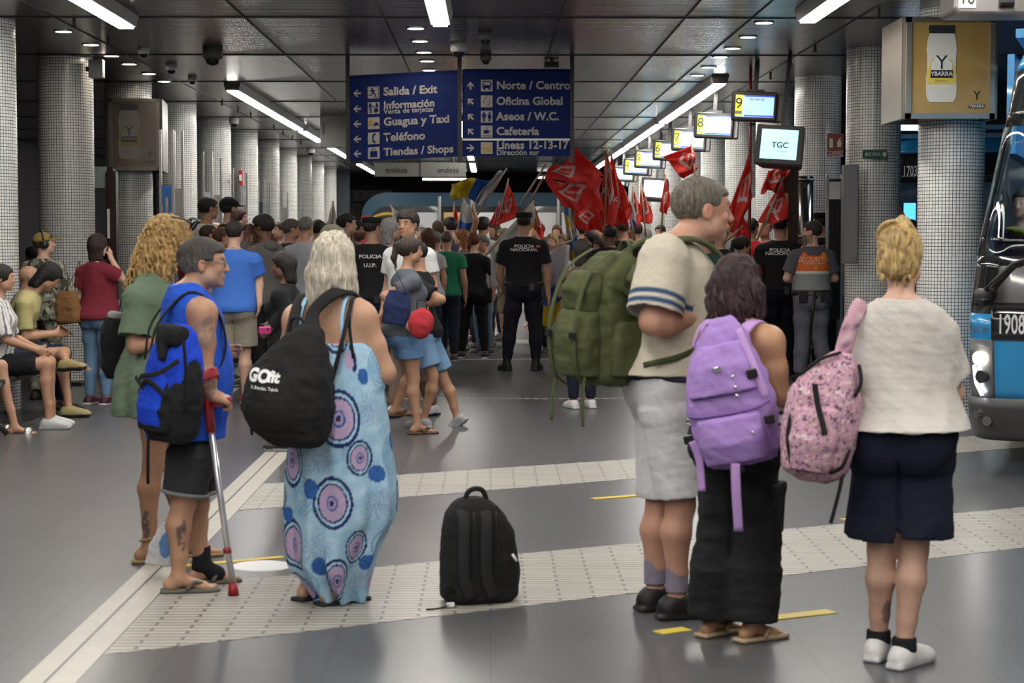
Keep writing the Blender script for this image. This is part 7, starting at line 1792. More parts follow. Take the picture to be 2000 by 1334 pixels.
police('police officer with U.I.P. on the back behind the blonde long-haired person', 727, 443, 19.0, -.12, ['POLICIA', 'U.I.P.'], (0, 0, -.5), {}, .62)
police('police officer left of the orange security vest, seen from behind', 1524, 439, 21.3, -.18, ['POLICIA', 'NACIONAL'], (0, 0, -.1), {('el', 1): (.27, -.02, 1.12), ('wr', 1): (.16, .16, 1.02), ('el', -1): (-.27, -.02, 1.12), ('wr', -1): (-.16, .16, 1.02)})
police('police officer behind the orange security vest with the cap peak pointing left', 1604, 433, 21.7, -.2, ['POLICIA', 'NACIONAL'], (0, 0, .9), {('el', 1): (.27, .0, 1.12), ('wr', 1): (.16, .2, 1.1)})
GRS = (.085, .085, .10)
def vest(p, letters):
    k = p.k
    def vc(P, N):
        z = P[:, 2] / k; C = np.tile(np.array((.62, .13, .02)), (len(P), 1)); C[z < 1.19] = (.22, .23, .23); C[(z < 1.215) & (z > 1.18)] = (.55, .57, .55); return C
    S = p.secs(.036, 1.04, 1.41); h = p.at_sec(1.0)
    P = [(Loft([[q * k for q in (1.0, h[1], h[2] + p.sp(1.0), h[3] + .034, h[4] + .034)]] + [x[:3] + [x[3] * (.93 if x[0] > 1.25 * k else 1), x[4]] for x in S]), '+', .03)]
    for q in (-1, 1): P.append((Rc(p.W((q * .10, -.11, 1.36)), p.W((q * .09, .0, 1.455)), .04, .035), '+', .02)); P.append((Rc(p.W((q * .09, .0, 1.455)), p.W((q * .10, .11, 1.36)), .035, .04), '+', .02))
    P.append((Rc(p.W((0, 0, 1.36)), p.W((0, 0, 1.55)), .075, .095), '-', .01))
    o = sdf('security_vest', P, p.v, vcol('vest', .6, .1), p.root, col=vc); p.lastshirt = o
    if letters:
        p.lettering('SECURITAS', .075, 0, 1.335 * k, mat('vest_letter', (.72, .42, .30), .5), True, bold=.02); p.lettering('SEGURIDAD PRIVADA', .026, 0, 1.295 * k, mat('vest_letter', (.72, .42, .30), .5), True)
        p.lettering('4', .07, 0, 1.245 * k, M_FLAG, True)
    return o
sg_ = figure('security guard in a grey uniform and orange vest, arms crossed, looking left', 1586, 455, 20.2, .10, fat=.35, skin='fair', hair=('short', (.03, .02, .015)), top=(GRS, .95, .72), bot=((.13, .13, .16), 1.96), shoe=(BLK, BLK), vx=.0095, headrot=(0, 0, 1.05), beard=(.12, .08, .06),
    J={('el', -1): (-.27, .03, 1.13), ('wr', -1): (-.10, .22, 1.10), ('el', 1): (.27, .03, 1.13), ('wr', 1): (.0, .23, 1.12), ('hd', 1): (-1, .1, 0), ('hd', -1): (1, .3, 0), ('an', 1): (.16, -.02, .085), ('an', -1): (-.13, .0, .085)}, topkw=dict(hemoff=.0, sl=.022), botkw=dict(off=.026, kneeoff=.024, hemoff=.034))
vest(sg_, True)
a = sg_.at_sec(.955); MB().tube([tuple(sg_.W((a[1] + (a[3] + .03) * math.cos(t), a[2] + (a[4] + .026) * math.sin(t), .975))) for t in np.linspace(0, 6.283, 36)], [(.03, .009)] * 36, 8, flat=(0, 0, 1), cap=False).build('belt', M_BLACK, sg_.root, True)
for x, z_, d in ((-.13, .93, (.09, .06, .13)), (.10, .93, (.10, .06, .12)), (.0, .95, (.06, .05, .08)), (.19, .90, (.05, .08, .15))): MB().rbox(tuple(sg_.W((x, -.15 if abs(x) < .18 else -.02, z_))), d, .015).build('pouch', M_BLACK, sg_.root)
MB().tube([sg_.W((-.02, -.20, 1.0)), sg_.W((-.06, -.205, .60))], .015, 8).build('baton', M_BLACK, sg_.root, True)
sw_ = figure('security guard with a black ponytail and orange vest, looking right', 1450, 482, 21.0, -.5, 'f', .3, 'med', ('pony', HB), (GRS, .92, .7), (GRS, 1.95), vx=.011, headrot=(0, 0, -.8), topkw=dict(sl=.022)); vest(sw_, False)
rv = figure('person with dark green sleeves and a red vest beside the cream shirt', 1380, 470, 19.6, -.7, fat=.2, top=((.015, .06, .045), .92, 1.9), hair=('short', HB), vx=.011)
def redv(P, N): z = P[:, 2]; return np.where((np.abs(z - 1.10) < .025)[:, None] | (np.abs(z - 1.02) < .02)[:, None], np.array((.45, .40, .38)), np.array((.42, .03, .04)))
S = rv.secs(.03, 1.0, 1.41); sdf('red_vest', [(Loft([[.95 * rv.k] + S[0][1:]] + S), '+', .02), (Rc(rv.W((0, 0, 1.36)), rv.W((0, 0, 1.55)), .075, .095), '-', .01)], .011, M_PAT(), rv.root, col=redv)
# people walking across
def rel(d): return lambda p: d
rw = figure('walking person in a grey t-shirt and denim shorts carrying a round red bag', 790, 492, 14.8, -1.1, 'f', .25, 'tan', ('pony', (.05, .03, .025)), ((.10, .11, .13), .88, .6), ((.12, .22, .40), .55), None, .0095, headrot=(0, 0, -.25), lean=.06,
    J={('el', 1): PX(750, 578, -.2), ('wr', 1): PX(795, 632, -.24), ('el', -1): PX(790, 590, .2), ('wr', -1): PX(815, 600, .1), ('kn', 1): (.08, .05, .50), ('an', 1): PX(815, 838, -.08), ('kn', -1): (-.08, .10, .52), ('an', -1): PX(772, 795, .1)}, topkw=dict(sl=.02), botkw=dict(off=.03, hemoff=.05))
for q in (-1, 1): flipflop(rw, q, (.10, .05, .03), 'sandal')
B = Bag('round red bag carried by the walking person in grey', at(822, 632, 14.5), (0, .2, 0), 'bag', 'round_bag', .010); B.sdf('bag_body', [(El((0, 0, 0), (.10, .07, .125)), '+', .02)], (.42, .035, .045), disp=.006); B.strap('handle', [(-.05, 0, .10), (-.06, -.02, .17), (.0, -.02, .18), (.03, 0, .11)], .014, .008, M_WEB, (0, 1, 0), False)
B = Bag('navy cloth bag slung across the walking person in grey', at(775, 600, 14.55), (0, .15, 0), 'bag', 'cloth_bag', .010); B.sdf('bag_body', [(Loft([(-.14, 0, 0, .10, .03), (0, 0, 0, .11, .045), (.13, 0, 0, .08, .02)], 3), '+', .02)], (.02, .03, .09), disp=.006); B.strap('shoulder_strap', [B.M @ Vector((.06, 0, .12)), at(788, 560, 14.5), at(770, 522, 14.6)], .03, .006, cloth((.02, .03, .09)), (0, 1, 0))
wb = figure('walking person in a black t-shirt and light denim shorts looking down, heading left', 822, 500, 15.3, 1.25, fat=.3, skin='tan', hair=('thick', HB), top=(BLK, .86, .72), bot=((.17, .29, .45), .78), shoe=((.30, .30, .30), (.4, .4, .4)), vx=.0095, headrot=(-.35, 0, .1), lean=.05,
    J={('el', 1): PX(828, 590, .2), ('wr', 1): PX(812, 605, .1), ('el', -1): PX(862, 585, -.25), ('wr', -1): PX(826, 596, -.2), ('kn', -1): PX(845, 735, -.1), ('an', -1): PX(828, 810, -.08), ('kn', 1): PX(868, 745, .1), ('an', 1): PX(893, 795, .1), ('toe', 1): (0, .75, -.6)}, botkw=dict(off=.03, hemoff=.06))
wb2 = figure('tall person in a white t-shirt passing behind, dark swept hair, face turned to the camera', 798, 441, 16.2, 2.55, fat=.1, skin='tan', hair=('thick', (.04, .03, .025)), top=(WHT, .88, .6), bot=((.16, .11, .08), 1.95), shoe=((.5, .5, .5), (.03, .03, .06)), vx=.010, headrot=(0, 0, .15), J={('an', 1): (.06, .15, .085), ('an', -1): (-.1, -.2, .085)})
wk = figure('dark haired person in black with reddish tied hair, seen from behind near the flags', 925, 473, 24.2, -.15, 'f', .3, 'fair', ('pony', (.14, .035, .015)), (BLK, .86, .9), (BLK, 1.95), (BLK, (.6, .6, .6)), .011, J={('an', -1): (-.18, 0, .085), ('an', 1): (.16, 0, .085), ('kn', 1): (.13, 0, .5), ('kn', -1): (-.13, 0, .5), ('el', 1): (.30, -.02, 1.18), ('wr', 1): (.34, .1, 1.0)}, headrot=(0, 0, -.3))
B = Bag('small black crossbody bag on the hip of the person with reddish tied hair', at(948, 577, 24.1), (0, 0, 0), 'bag', 'crossbody_bag', .012); B.sdf('bag_body', [(Bx((0, 0, 0), (.09, .04, .10), None, .03), '+', .02)], BLK); B.strap('strap', [B.M @ Vector((.0, 0, .09)), at(935, 540, 24.0), at(908, 500, 24.05)], .02, .006, M_WEB, (0, 1, 0))
pc = figure('person half hidden behind the glass frame with hands raised, clapping', 1648, 470, 23.4, .9, fat=.2, skin='fair', hair=('short', HBR), top=((.2, .2, .25), .9, .6), bot=((.05, .07, .12), 1.95), vx=.013, J={('wr', 1): (.05, .3, 1.2), ('el', 1): (.22, .1, 1.12), ('wr', -1): (-.05, .3, 1.2), ('el', -1): (-.22, .1, 1.12)})
sh2 = figure('dark skinned person in brown half hidden behind the green rucksack', 1136, 492, 17.0, .4, fat=.1, skin='dark', hair=('bob', HB), sex='f', top=((.09, .055, .045), .9, .9), bot=(NAVY, 1.95), shoe=((.6, .58, .56), (.6, .6, .6)), vx=.013)
ub = Bag('long folded dark red umbrella leaning by the guards', gp(1620, 712) + Vector((.0, .35, 0)), (0, .10, 0), 'umbrella', 'umbrella'); MB().tube([(0, 0, .02), (0, 0, .12), (.0, 0, .75), (0, 0, .85)], [.008, .03, .035, .012], 10).build('canopy', mat('wine', (.12, .01, .02), .5), ub.root, True); MB().tube([(0, 0, .85), (0, 0, .95), (.03, 0, .98)], .012, 8).build('handle', M_BLACK, ub.root, True)
# bus driver and passenger inside the near bus
# ================= the crowd behind =================
# label, u, v (head centre), distance, facing, sex, skin, hair, top colour, extras
C_ = [
 ('person in a white shirt with a dark lanyard standing above the others by the columns', 405, 410, 22.5, -1.0, 'm', 'tan', ('short', HB), WHT, {}),
 ('bearded person with a black cap and olive t-shirt standing above the others', 447, 410, 23.0, -.9, 'm', 'fair', ('short', HB), (.035, .04, .02), dict(cap=(BLK, 'cap'), beard=(.04, .025, .02))),
 ('dark haired person just left of the bald heads near the left columns', 378, 447, 23.5, -.8, 'm', 'tan', ('short', HB), (.35, .03, .03), {}),
 ('balding person in profile below the lanyard wearer', 407, 461, 21.5, -1.2, 'm', 'red', ('receding', (.05, .03, .02)), (.3, .32, .36), {}),
 ('bald person right behind the balding profile', 420, 453, 24.0, -1.3, 'm', 'fair', ('none', HB), (.05, .05, .06), {}),
 ('reddish face low between the balding profile and the blue polo', 433, 467, 20.5, -1.2, 'm', 'red', ('receding', (.12, .05, .03)), (.1, .1, .12), {}),
 ('person with dark red hair partly behind the black capped one', 464, 428, 25.0, -1.6, 'f', 'fair', ('bob', (.06, .02, .018)), (.05, .02, .03), {}),
 ('smiling person in a dark purple shirt right of the blue polo', 487, 462, 19.6, 2.5, 'm', 'med', ('short', HB), (.03, .02, .04), {}),
 ('face just right of the grey hooded person', 547, 452, 25.0, 2.3, 'm', 'fair', ('short', HBR), (.1, .1, .1), {}),
 ('heavy grey haired person in profile right of the hooded person', 568, 450, 21.5, -1.3, 'm', 'red', ('short', (.12, .11, .10)), (.03, .03, .04), dict(fat=.5)),
 ('nearly bald person in a pale shirt with a dark strap seen from behind', 597, 446, 20.6, -.3, 'm', 'red', ('buzz', (.22, .20, .18)), (.40, .43, .48), {}),
 ('dark haired head left of the brown jacket', 621, 450, 23.5, -.6, 'm', 'tan', ('short', HB), (.05, .05, .06), {}),
 ('person with glasses and a navy jacket left of the U.I.P. officer', 675, 440, 21.6, -1.3, 'm', 'fair', ('short', HB), (.02, .03, .06), {}),
 ('dark bearded face between the glasses wearer and the U.I.P. officer', 697, 452, 22.5, -1.9, 'm', 'med', ('short', HB), (.012, .012, .014), dict(beard=(.02, .015, .012))),
 ('grey haired person with dark glasses right of the U.I.P. officer', 762, 450, 20.0, -1.4, 'f', 'fair', ('bob', (.42, .42, .42)), (.4, .4, .38), {}),
 ('orange haired head behind the walking people', 836, 466, 22.8, .5, 'f', 'red', ('bob', (.10, .04, .02)), (.4, .4, .42), {}),
 ('grey haired head low behind the black t-shirt', 852, 470, 24.5, .3, 'm', 'red', ('buzz', (.2, .18, .16)), (.5, .5, .5), {}),
 ('person with black hair under the white and blue flag', 880, 444, 27.0, .6, 'm', 'fair', ('thick', HB), (.06, .06, .08), {}),
 ('bald person in a green shirt', 872, 470, 23.6, -.1, 'm', 'red', ('buzz', (.10, .07, .05)), (.02, .17, .09), {}),
 ('person raising one arm to hold the yellow and blue flag', 943, 444, 26.0, -.4, 'm', 'tan', ('thick', HB), (.5, .5, .5), dict(arm=(925, 405))),
 ('person with bright orange curly hair beside the one in black', 903, 466, 25.5, 1.5, 'f', 'fair', ('bob', (.30, .11, .03)), (.12, .1, .1), {}),
 ('person with grey hair and a white t-shirt behind the black crossbody bag', 944, 477, 25.6, 2.3, 'm', 'tan', ('short', (.12, .12, .12)), (.5, .5, .52), dict(bot=((.15, .2, .28), 1.95))),
 ('person in khaki shorts behind the central police officer, left side', 972, 476, 26.2, 2.7, 'm', 'fair', ('short', HBR), (.45, .46, .48), dict(bot=((.36, .31, .22), .85))),
 ('blonde person just right of the central police officer', 1078, 474, 25.0, 2.8, 'f', 'fair', ('bob', (.38, .24, .10)), (.45, .45, .47), {}),
 ('dark blonde person in white behind the upright flag', 1100, 474, 25.8, 2.6, 'f', 'tan', ('bob', (.20, .12, .06)), (.5, .5, .5), {}),
 ('person in dark blue between the officer and the blonde person', 1062, 478, 27.6, 2.9, 'm', 'fair', ('short', HBR), (.02, .03, .07), dict(bot=((.04, .07, .13), 1.95))),
 ('dark long haired person under the large red flags', 1155, 470, 24.4, 1.9, 'f', 'med', ('long', HB), BLK, {}),
 ('person with long brown hair beside the dark long haired one', 1172, 486, 22.5, 2.4, 'f', 'tan', ('long', (.04, .02, .015)), (.06, .03, .03), {}),
 ('round black haired head seen from behind above the green rucksack', 1191, 459, 22.0, .1, 'm', 'dark', ('buzz', (.012, .012, .012)), BLK, {}),
 ('bald head from behind next to the round black haired head', 1216, 447, 24.0, .1, 'm', 'med', ('buzz', (.07, .05, .04)), BLK, {}),
 ('low brown haired head near the cream shoulder', 1243, 452, 26.0, .3, 'm', 'tan', ('short', HBR), (.15, .12, .1), {}),
 ('person with sunglasses pushed into dark hair, black shirt, right of the red vest', 1406, 462, 20.6, -.5, 'm', 'tan', ('short', HB), BLK, {}),
 ('white haired person with glasses left of the red shirt', 1428, 445, 23.0, -1.0, 'm', 'fair', ('thick', (.50, .50, .48)), (.3, .3, .32), {}),
 ('black haired person in a bright red shirt left of the officer', 1467, 447, 23.4, -.6, 'm', 'tan', ('short', HB), (.42, .02, .03), dict(fat=.4)),
 ('face with glasses between the red shirt and the officer', 1494, 448, 24.4, 2.4, 'm', 'red', ('receding', HG), (.3, .05, .05), {}),
 ('dark haired head behind the tall cream shirted person', 1388, 452, 26.0, .4, 'm', 'tan', ('short', HB), (.08, .08, .1), {}),
 ('dark head low behind the camouflage wearer at the far left', 62, 500, 21.0, .5, 'm', 'dark', ('short', HB), (.12, .02, .03), {}),
 ('tiny dark head between the two big right columns', 1779, 450, 23.0, 1.0, 'm', 'dark', ('short', HB), BLK, {}),
]
rs = random.Random(21)
fill = [(856, 448, 29), (902, 446, 30), (914, 458, 28), (966, 452, 29), (985, 462, 28), (1052, 452, 30), (1088, 455, 31), (1118, 462, 29), (1136, 452, 30), (1168, 450, 29), (1206, 462, 28), (1228, 462, 29), (1262, 462, 30), (1290, 455, 30), (1412, 444, 28), (1446, 452, 26), (742, 462, 27), (820, 455, 29), (648, 448, 29), (660, 460, 27), (584, 462, 27), (532, 462, 28), (470, 462, 27), (396, 470, 28), (1040, 464, 33), (890, 460, 33)]
hn = ['black', 'brown', 'grey', 'fair', 'dark red']; hcx = [HB, HBR, (.25, .24, .23), (.30, .20, .10), (.10, .03, .02)]
tn = ['white', 'red', 'dark blue', 'black', 'grey', 'green']; tcx = [(.5, .5, .5), (.42, .03, .04), (.02, .03, .09), BLK, (.15, .15, .16), (.03, .12, .07)]
WHR = [(500, 'behind the blue polo'), (640, 'left of the brown jacket'), (720, 'behind the brown jacket'), (870, 'behind the walking people'), (960, 'behind the person in black with tied hair'), (1060, 'behind the central officer'), (1150, 'behind the upright blue and yellow flag'), (1250, 'under the big red flags'), (1400, 'behind the tall cream shirt'), (1600, 'by the officers at right')]
for i, (u, v, Y) in enumerate(fill):
    a, b = (i * 3 + 1) % 5, (i * 7 + 2) % 6; w = [t for x, t in WHR if u < x][0]
    C_.append(('back row person, %s hair, %s top, %s' % (hn[a], tn[b], w), u, v, Y, rs.choice([0, .4, -.5, 2.6, 2.9, -2.6, 1.4]), 'f' if i % 3 == 0 else 'm', rs.choice(['fair', 'tan', 'med', 'red']), ('bob' if i % 3 == 0 else 'short', hcx[a]), tcx[b], {}))
seen_ = {}
for row in C_:
    lab, u, v, Y, rz, sex, skin, hair, top, ex = row
    for dy in (0, .3, -.3, .6, -.6, .9, -.9, 1.2, 1.6, 2.0, -1.4, 2.6):
        x_ = at(u, v, Y + dy).x
        if all(math.hypot(x_ - a, Y + dy - b) > .47 for a, b in SPOTS) and all(math.hypot(x_ - cx, Y + dy - cy) > .6 for cx, cc in ((LX, LY), (RX_, RY_)) for cy in cc) and not 3.6 < x_ < 4.4 or u < 70 and dy == 0: Y += dy; break
    ex = dict(ex); arm = ex.pop('arm', None); bot = ex.pop('bot', ((.02, .025, .04), 1.95)); J = {}
    if lab in seen_: lab = lab.replace('back row', 'farther back row')
    seen_[lab] = 1
    if arm: J = {('el', -1): PX(930, 432, -.1), ('wr', -1): PX(arm[0], arm[1] + 8, -.12), ('hd', -1): (0, 0, 1), ('sh', -1): (-.19, 0, 1.41)}
    elif rs.random() < .5: J = {('wr', 1): (.16, .22, 1.05), ('el', 1): (.24, 0, 1.12)}
    figure(lab, u, v, Y, rz, sex, ex.pop('fat', rs.uniform(0, .35)), skin, hair, (top, .88, rs.choice([.5, .6, .9])), bot, ((.05, .05, .05), (.4, .4, .4)), .0135 if Y < 25 else .017, J, group='protesters in the crowd', **ex)

# ================= flags =================
RED = (.70, .060, .050)
M_FLAGC = vcol('flag_cloth', .7, .15, 30)
nt = M_FLAGC.node_tree; N, L = nt.nodes, nt.links; b = N['Principled BSDF']; tr = N.new('ShaderNodeBsdfTranslucent'); ms = N.new('ShaderNodeMixShader'); ms.inputs[0].default_value = .35
L.new(b.inputs['Base Color'].links[0].from_socket, tr.inputs[0]); L.new(b.outputs[0], ms.inputs[1]); L.new(tr.outputs[0], ms.inputs[2]); L.new(ms.outputs[0], N['Material Output'].inputs[0])
def flag(label, quad, Y, col, pole=None, amp=.05, nw=2.2, txt=None, seed=1, tcol=(.75, .7, .7), txy=(.5, .45), tsize=.16, dY=0.):
    """quad: pixels of hoist top, fly top, fly bottom, hoist bottom"""
    P = [at(u, v, Y + (dY if i in (1, 2) else 0)) for i, (u, v) in enumerate(quad)]
    o = P[3].copy(); t = empty('flag', o, 0, label, 'flag', 'flags waved over the crowd')
    rs = random.Random(seed); ph = rs.uniform(0, 6)
    def S(a, b):
        p = P[3].lerp(P[0], b).lerp(P[2].lerp(P[1], b), a)
        w = amp * (min(a * 2.5, 1) * .8 + .2)
        p = p + Vector((.35 * w * math.sin(5 * b + ph), w * math.sin(nw * 6.28 * a + 2.2 * b + ph) + .5 * w * math.sin(nw * 11 * a - 4 * b), .5 * w * math.sin(nw * 6.28 * a * .8 + 1 + ph)))
        return p - o
    n, m = 44, 30
    vs = [S(i / n, j / m) for j in range(m + 1) for i in range(n + 1)]
    fs = [(j*(n+1)+i, j*(n+1)+i+1, (j+1)*(n+1)+i+1, (j+1)*(n+1)+i) for j in range(m) for i in range(n)]
    me = bpy.data.meshes.new('cloth_panel'); me.from_pydata(vs, [], fs)
    ob = link('cloth_panel', me, M_FLAGC, t, True)
    UV = np.array([(i / n, j / m) for j in range(m + 1) for i in range(n + 1)]); setcol(me, col(UV[:, 0], UV[:, 1]) if callable(col) else np.array(col, float))
    sm = ob.modifiers.new('thickness', 'SOLIDIFY'); sm.thickness = .004
    if txt:
        tm = text_mesh(txt, tsize, .015); asp = (P[1] - P[0]).length / max((P[0] - P[3]).length, .01)
        for v in tm.vertices:
            a = min(max(txy[0] + v.co.x / asp, .01), .99); b = min(max(txy[1] + v.co.y, .01), .99); q = S(a, b); v.co = q + Vector((0, -.012, 0))
        link('lettering', tm, mat('flag_letter', tcol, .6), t)
    if pole:
        a, b = at(*pole[0], Y) - o, at(*pole[1], Y) - o
        MB().tube([a, b], .012, 6).build('pole', mat('pole_wood', (.35, .25, .15), .5), t, True)
    return t
def ccoo(a, b):
    C = np.tile(np.array(RED), (len(a), 1)); w = (.62, .55, .54)
    # pale lozenge mark and a wordmark bar
    m = (np.abs(a - .45) / .30 + np.abs(b - .6) / .32 < 1) & ~(np.abs(a - .45) / .20 + np.abs(b - .6) / .21 < 1); C[m] = w
    m = (np.abs((a - .45) + (b - .6)) < .035) & (np.abs(a - .45) / .30 + np.abs(b - .6) / .32 < 1); C[m] = w
    return C
def canary(a, b): C = np.tile(np.array((.62, .62, .62)), (len(a), 1)); C[a > .34] = (.03, .14, .50); C[a > .67] = (.62, .48, .03); return C
def white_l(a, b): C = np.tile(np.array((.60, .59, .58)), (len(a), 1)); C[(np.abs(a - .45) < .12) & (np.abs(b - .35) < .16) & (np.abs((a - .45) * 1.3 + (b - .35)) > .03)] = (.45, .03, .06); return C
def white_g(a, b): C = np.tile(np.array((.58, .58, .57)), (len(a), 1)); C[(b < .35) & (a > .3) & (a + b < .85)] = (.05, .25, .06); C[(np.hypot(a - .5, b - .72) < .06)] = (.30, .33, .28); C[(a > .9)] = (.62, .5, .05); return C
flag('big red flag billowing right below the end of the blue sign', [(1072, 330), (1130, 296), (1176, 350), (1062, 352)], 21.0, ccoo, ((1068, 318), (1015, 400)), .08, 1.2, dY=.3)
flag('lower half of the billowing red flag, sweeping down toward the crowd', [(1064, 352), (1178, 345), (1172, 410), (1100, 405)], 21.3, ccoo, ((1062, 345), (1035, 395)), .09, 1.5, seed=3)
flag('tall hanging red flag, left one of the highest pair', [(1184, 295), (1203, 330), (1205, 438), (1168, 436)], 22.0, ccoo, ((1186, 290), (1180, 470)), .06, 1.2, 'CC.OO.', 2, tsize=.12)
flag('tall hanging red flag, right one of the highest pair', [(1193, 300), (1228, 400), (1222, 442), (1186, 440)], 22.4, ccoo, ((1194, 296), (1205, 470)), .06, 1.4, 'servicios', 4, tsize=.12)
flag('red flag spreading right below the highest pair', [(1205, 350), (1228, 395), (1238, 425), (1170, 446)], 22.8, ccoo, ((1203, 340), (1190, 470)), .05, 1.4, seed=6)
flag('wide dark red flag hanging low under the highest pair', [(1118, 402), (1180, 408), (1176, 455), (1128, 446)], 23.4, ccoo, ((1182, 395), (1178, 480)), .05, 1.4, seed=7)
flag('white and red flag folded low above the dark long haired person', [(1108, 385), (1145, 398), (1148, 450), (1112, 448)], 24.0, lambda a, b: np.where((a < .3)[:, None], np.array((.6, .58, .57)), np.array(RED)), ((1106, 380), (1120, 470)), .05, 1.4, seed=17)
flag('red flag with the word servicios left of the central officer', [(992, 354), (1012, 420), (968, 440), (975, 430)], 23.5, ccoo, ((993, 348), (965, 470)), .04, 1.2, 'servicios', 5, txy=(.4, .55), tsize=.14)
flag('slim red flag behind the white flag, left of the servicios flag', [(974, 398), (982, 405), (975, 440), (955, 438)], 24.2, ccoo, ((975, 392), (968, 470)), .03, 1.4, seed=8)
flag('yellow, blue and white flag streaming left from a short pole', [(988, 330), (966, 340), (925, 398), (938, 402)], 23.8, lambda a, b: np.tile(np.array((.62, .63, .64)), (len(a), 1)), ((990, 328), (932, 420)), .05, 1.2, seed=9)
flag('blue and yellow tail of the flag streaming left above the crowd', [(962, 350), (878, 355), (885, 385), (945, 398)], 23.9, lambda a, b: np.where((a < .45)[:, None], np.array((.04, .16, .52)), np.array((.60, .47, .03))), None, .07, 1.3, seed=10)
flag('large white flag with a green tip held in front of the crowd', [(1040, 396), (1042, 440), (985, 520), (958, 482)], 22.6, white_g, ((1043, 392), (948, 500)), .05, 1.1, seed=11)
flag('white lower cloth of the large flag, left of the central officer', [(958, 482), (1004, 470), (1002, 545), (960, 560)], 22.9, lambda a, b: np.where((np.abs(a - .4) + np.abs(b - .7) < .15)[:, None], np.array((.05, .22, .08)), np.array((.55, .55, .55))), None, .05, 1.3, seed=12)
flag('wide white blue and yellow flag hanging right of the central officer', [(1052, 498), (1112, 478), (1112, 636), (1046, 636)], 23.2, lambda a, b: np.where((b < .30)[:, None], np.array((.60, .46, .03)), np.where((b < .52)[:, None], np.array((.04, .13, .36)), np.where(((a < .3) & (b < .75))[:, None], np.array((.06, .25, .1)), np.array((.52, .50, .54))))), ((1050, 492), (1116, 470)), .05, 1.4, seed=13)
flag('upright blue yellow and white flag right of the central officer', [(1100, 395), (1122, 400), (1128, 505), (1112, 510)], 24.0, lambda a, b: np.where((np.floor(b * 5) % 3 == 0)[:, None], np.array((.62, .50, .03)), np.where((np.floor(b * 5) % 3 == 1)[:, None], np.array((.05, .20, .55)), np.array((.6, .6, .6)))), ((1099, 390), (1118, 520)), .05, 1.2, seed=14)
flag('small white flag with a dark red mark by the far left columns', [(650, 392), (666, 452), (654, 460), (634, 455)], 24.0, white_l, ((650, 392), (644, 470)), .02, 1.2, seed=15)
flag('white flag folded on its pole left of the orange fence sheet', [(764, 403), (800, 425), (802, 450), (772, 455)], 27.0, lambda a, b: np.tile(np.array((.58, .58, .57)), (len(a), 1)), ((762, 400), (800, 470)), .05, 1.3, seed=16)
flag('white and blue flag hanging above the bald green shirted person', [(905, 388), (928, 412), (922, 452), (892, 452)], 26.0, lambda a, b: np.where((b < .35)[:, None], np.array((.06, .20, .55)), np.array((.6, .6, .6))), ((906, 384), (890, 470)), .04, 1.2, seed=18)
flag('narrow red and white flag against the orange fence sheet', [(887, 398), (895, 425), (890, 450), (884, 450)], 27.0, lambda a, b: np.where((b > .4)[:, None], np.array(RED), np.array((.55, .55, .55))), ((887, 395), (885, 470)), .02, 1, seed=19)
flag('slim red flag leaning just right of the officer cap', [(1042, 400), (1062, 440), (1060, 470), (1042, 440)], 24.0, ccoo, ((1040, 395), (1060, 480)), .03, 1.2, seed=20)
flag('small red flag with a white cross left of the row of three', [(1235, 368), (1252, 400), (1250, 440), (1230, 438)], 25.5, ccoo, ((1236, 364), (1238, 470)), .03, 1.2, seed=22)
flag('slanted red flag in the middle of the row under the white monitor', [(1252, 362), (1272, 405), (1275, 435), (1246, 436)], 26.0, ccoo, ((1252, 358), (1262, 470)), .03, 1.2, seed=23)
flag('white and blue flag with a red edge under the small screens', [(1222, 378), (1240, 410), (1244, 446), (1232, 440)], 25.0, lambda a, b: np.where((b < .3)[:, None], np.array((.08, .12, .45)), np.array((.6, .59, .58))), ((1221, 374), (1240, 470)), .02, 1, seed=24)
flag('upright red flag right of the white monitor', [(1300, 344), (1310, 400), (1300, 420), (1288, 412)], 24.5, ccoo, ((1300, 340), (1290, 470)), .03, 1.2, seed=25)
flag('red and white flag blowing up to the screens behind the tall person', [(1352, 283), (1362, 330), (1340, 350), (1296, 305)], 23.0, ccoo, ((1350, 280), (1366, 420)), .06, 1.5, seed=26)
flag('long red flag hanging beside the dark red pipe', [(1462, 300), (1468, 380), (1448, 445), (1424, 410)], 21.0, ccoo, ((1452, 440), (1420, 470)), .06, 1.4, seed=27)
flag('lower fold of the long red flag near the white haired person', [(1424, 400), (1452, 410), (1462, 470), (1420, 450)], 21.4, RED, ((1450, 400), (1415, 470)), .05, 1.4, seed=28)
flag('crumpled red and white flag just below the tilted monitor', [(1500, 332), (1540, 330), (1528, 372), (1485, 378)], 20.6, ccoo, ((1530, 345), (1495, 440)), .06, 1.8, seed=29)
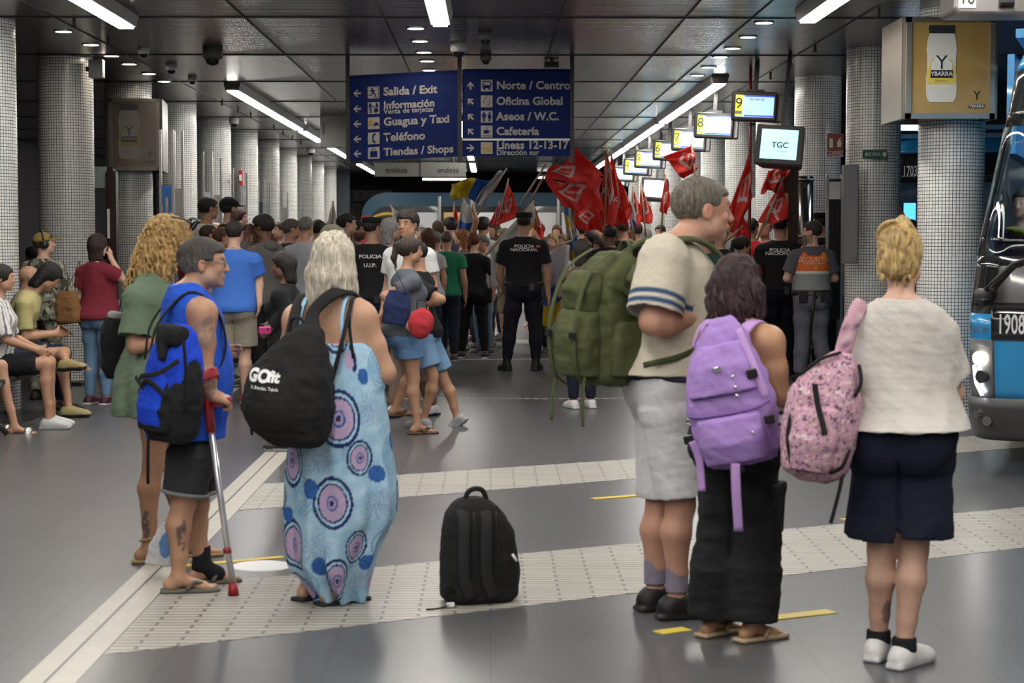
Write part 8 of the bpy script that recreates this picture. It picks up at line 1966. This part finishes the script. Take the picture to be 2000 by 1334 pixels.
flag('red flag with white letters ser right of the dark red pipe', [(1528, 350), (1538, 425), (1505, 440), (1480, 432)], 20.9, ccoo, ((1530, 345), (1478, 470)), .04, 1.1, 'servicios', 30, txy=(.5, .5), tsize=.2)
flag('red flag hanging between the two big right columns', [(1752, 375), (1768, 420), (1778, 460), (1753, 452)], 21.5, ccoo, ((1751, 370), (1756, 480)), .03, 1.2, 'servicios', 31, tsize=.12)
# bag and person inside the near bus
B = Bag('blue and yellow rucksack inside bus 1908 behind the windscreen', at(1972, 476, 12.75), (0, .2, 0), 'backpack', 'backpack', v=.012)
B.sdf('main_bag', [(Bx((0, 0, 0), (.12, .09, .10), None, .06), '+', .03)], (.015, .03, .14)); B.sdf('top_cover', [(El((.02, -.02, .08), (.10, .08, .04)), '+', .03)], (.50, .40, .03))
zf = lambda p: (.42 - p.loc.z) / p.k + .085
dv = sit('person in a grey sleeveless top inside bus 1908 at the right edge', 2003, 400, 13.9, 1.72, 2.5, seat=1.0, skin='fair', vx=.014, top=((.25, .28, .36), .3), bot=(NAVY, 1.9), hair=('short', HB), J={('an', 1): lambda p: (.11, .46, zf(p)), ('an', -1): lambda p: (-.11, .46, zf(p)), ('el', 1): PX(1968, 472, -.1), ('wr', 1): PX(1950, 498, -.1)})
# ================= render look =================
SC.world = bpy.data.worlds.new('world'); SC.world.use_nodes = True
SC.world.node_tree.nodes['Background'].inputs[0].default_value = (.05, .05, .055, 1)
SC.view_settings.view_transform = 'Standard'; SC.view_settings.look = 'None'
SC.view_settings.exposure = 1.05; SC.view_settings.gamma = 1; SC.view_settings.use_curve_mapping = False
SC.cycles.use_denoising = True
try: SC.cycles.denoiser = 'OPENIMAGEDENOISE'
except Exception: pass
SC.cycles.max_bounces = 7; SC.cycles.diffuse_bounces = 3; SC.cycles.glossy_bounces = 4; SC.cycles.transmission_bounces = 6; SC.cycles.transparent_max_bounces = 12
SC.cycles.sample_clamp_indirect = 6; SC.cycles.caustics_reflective = False; SC.cycles.caustics_refractive = False
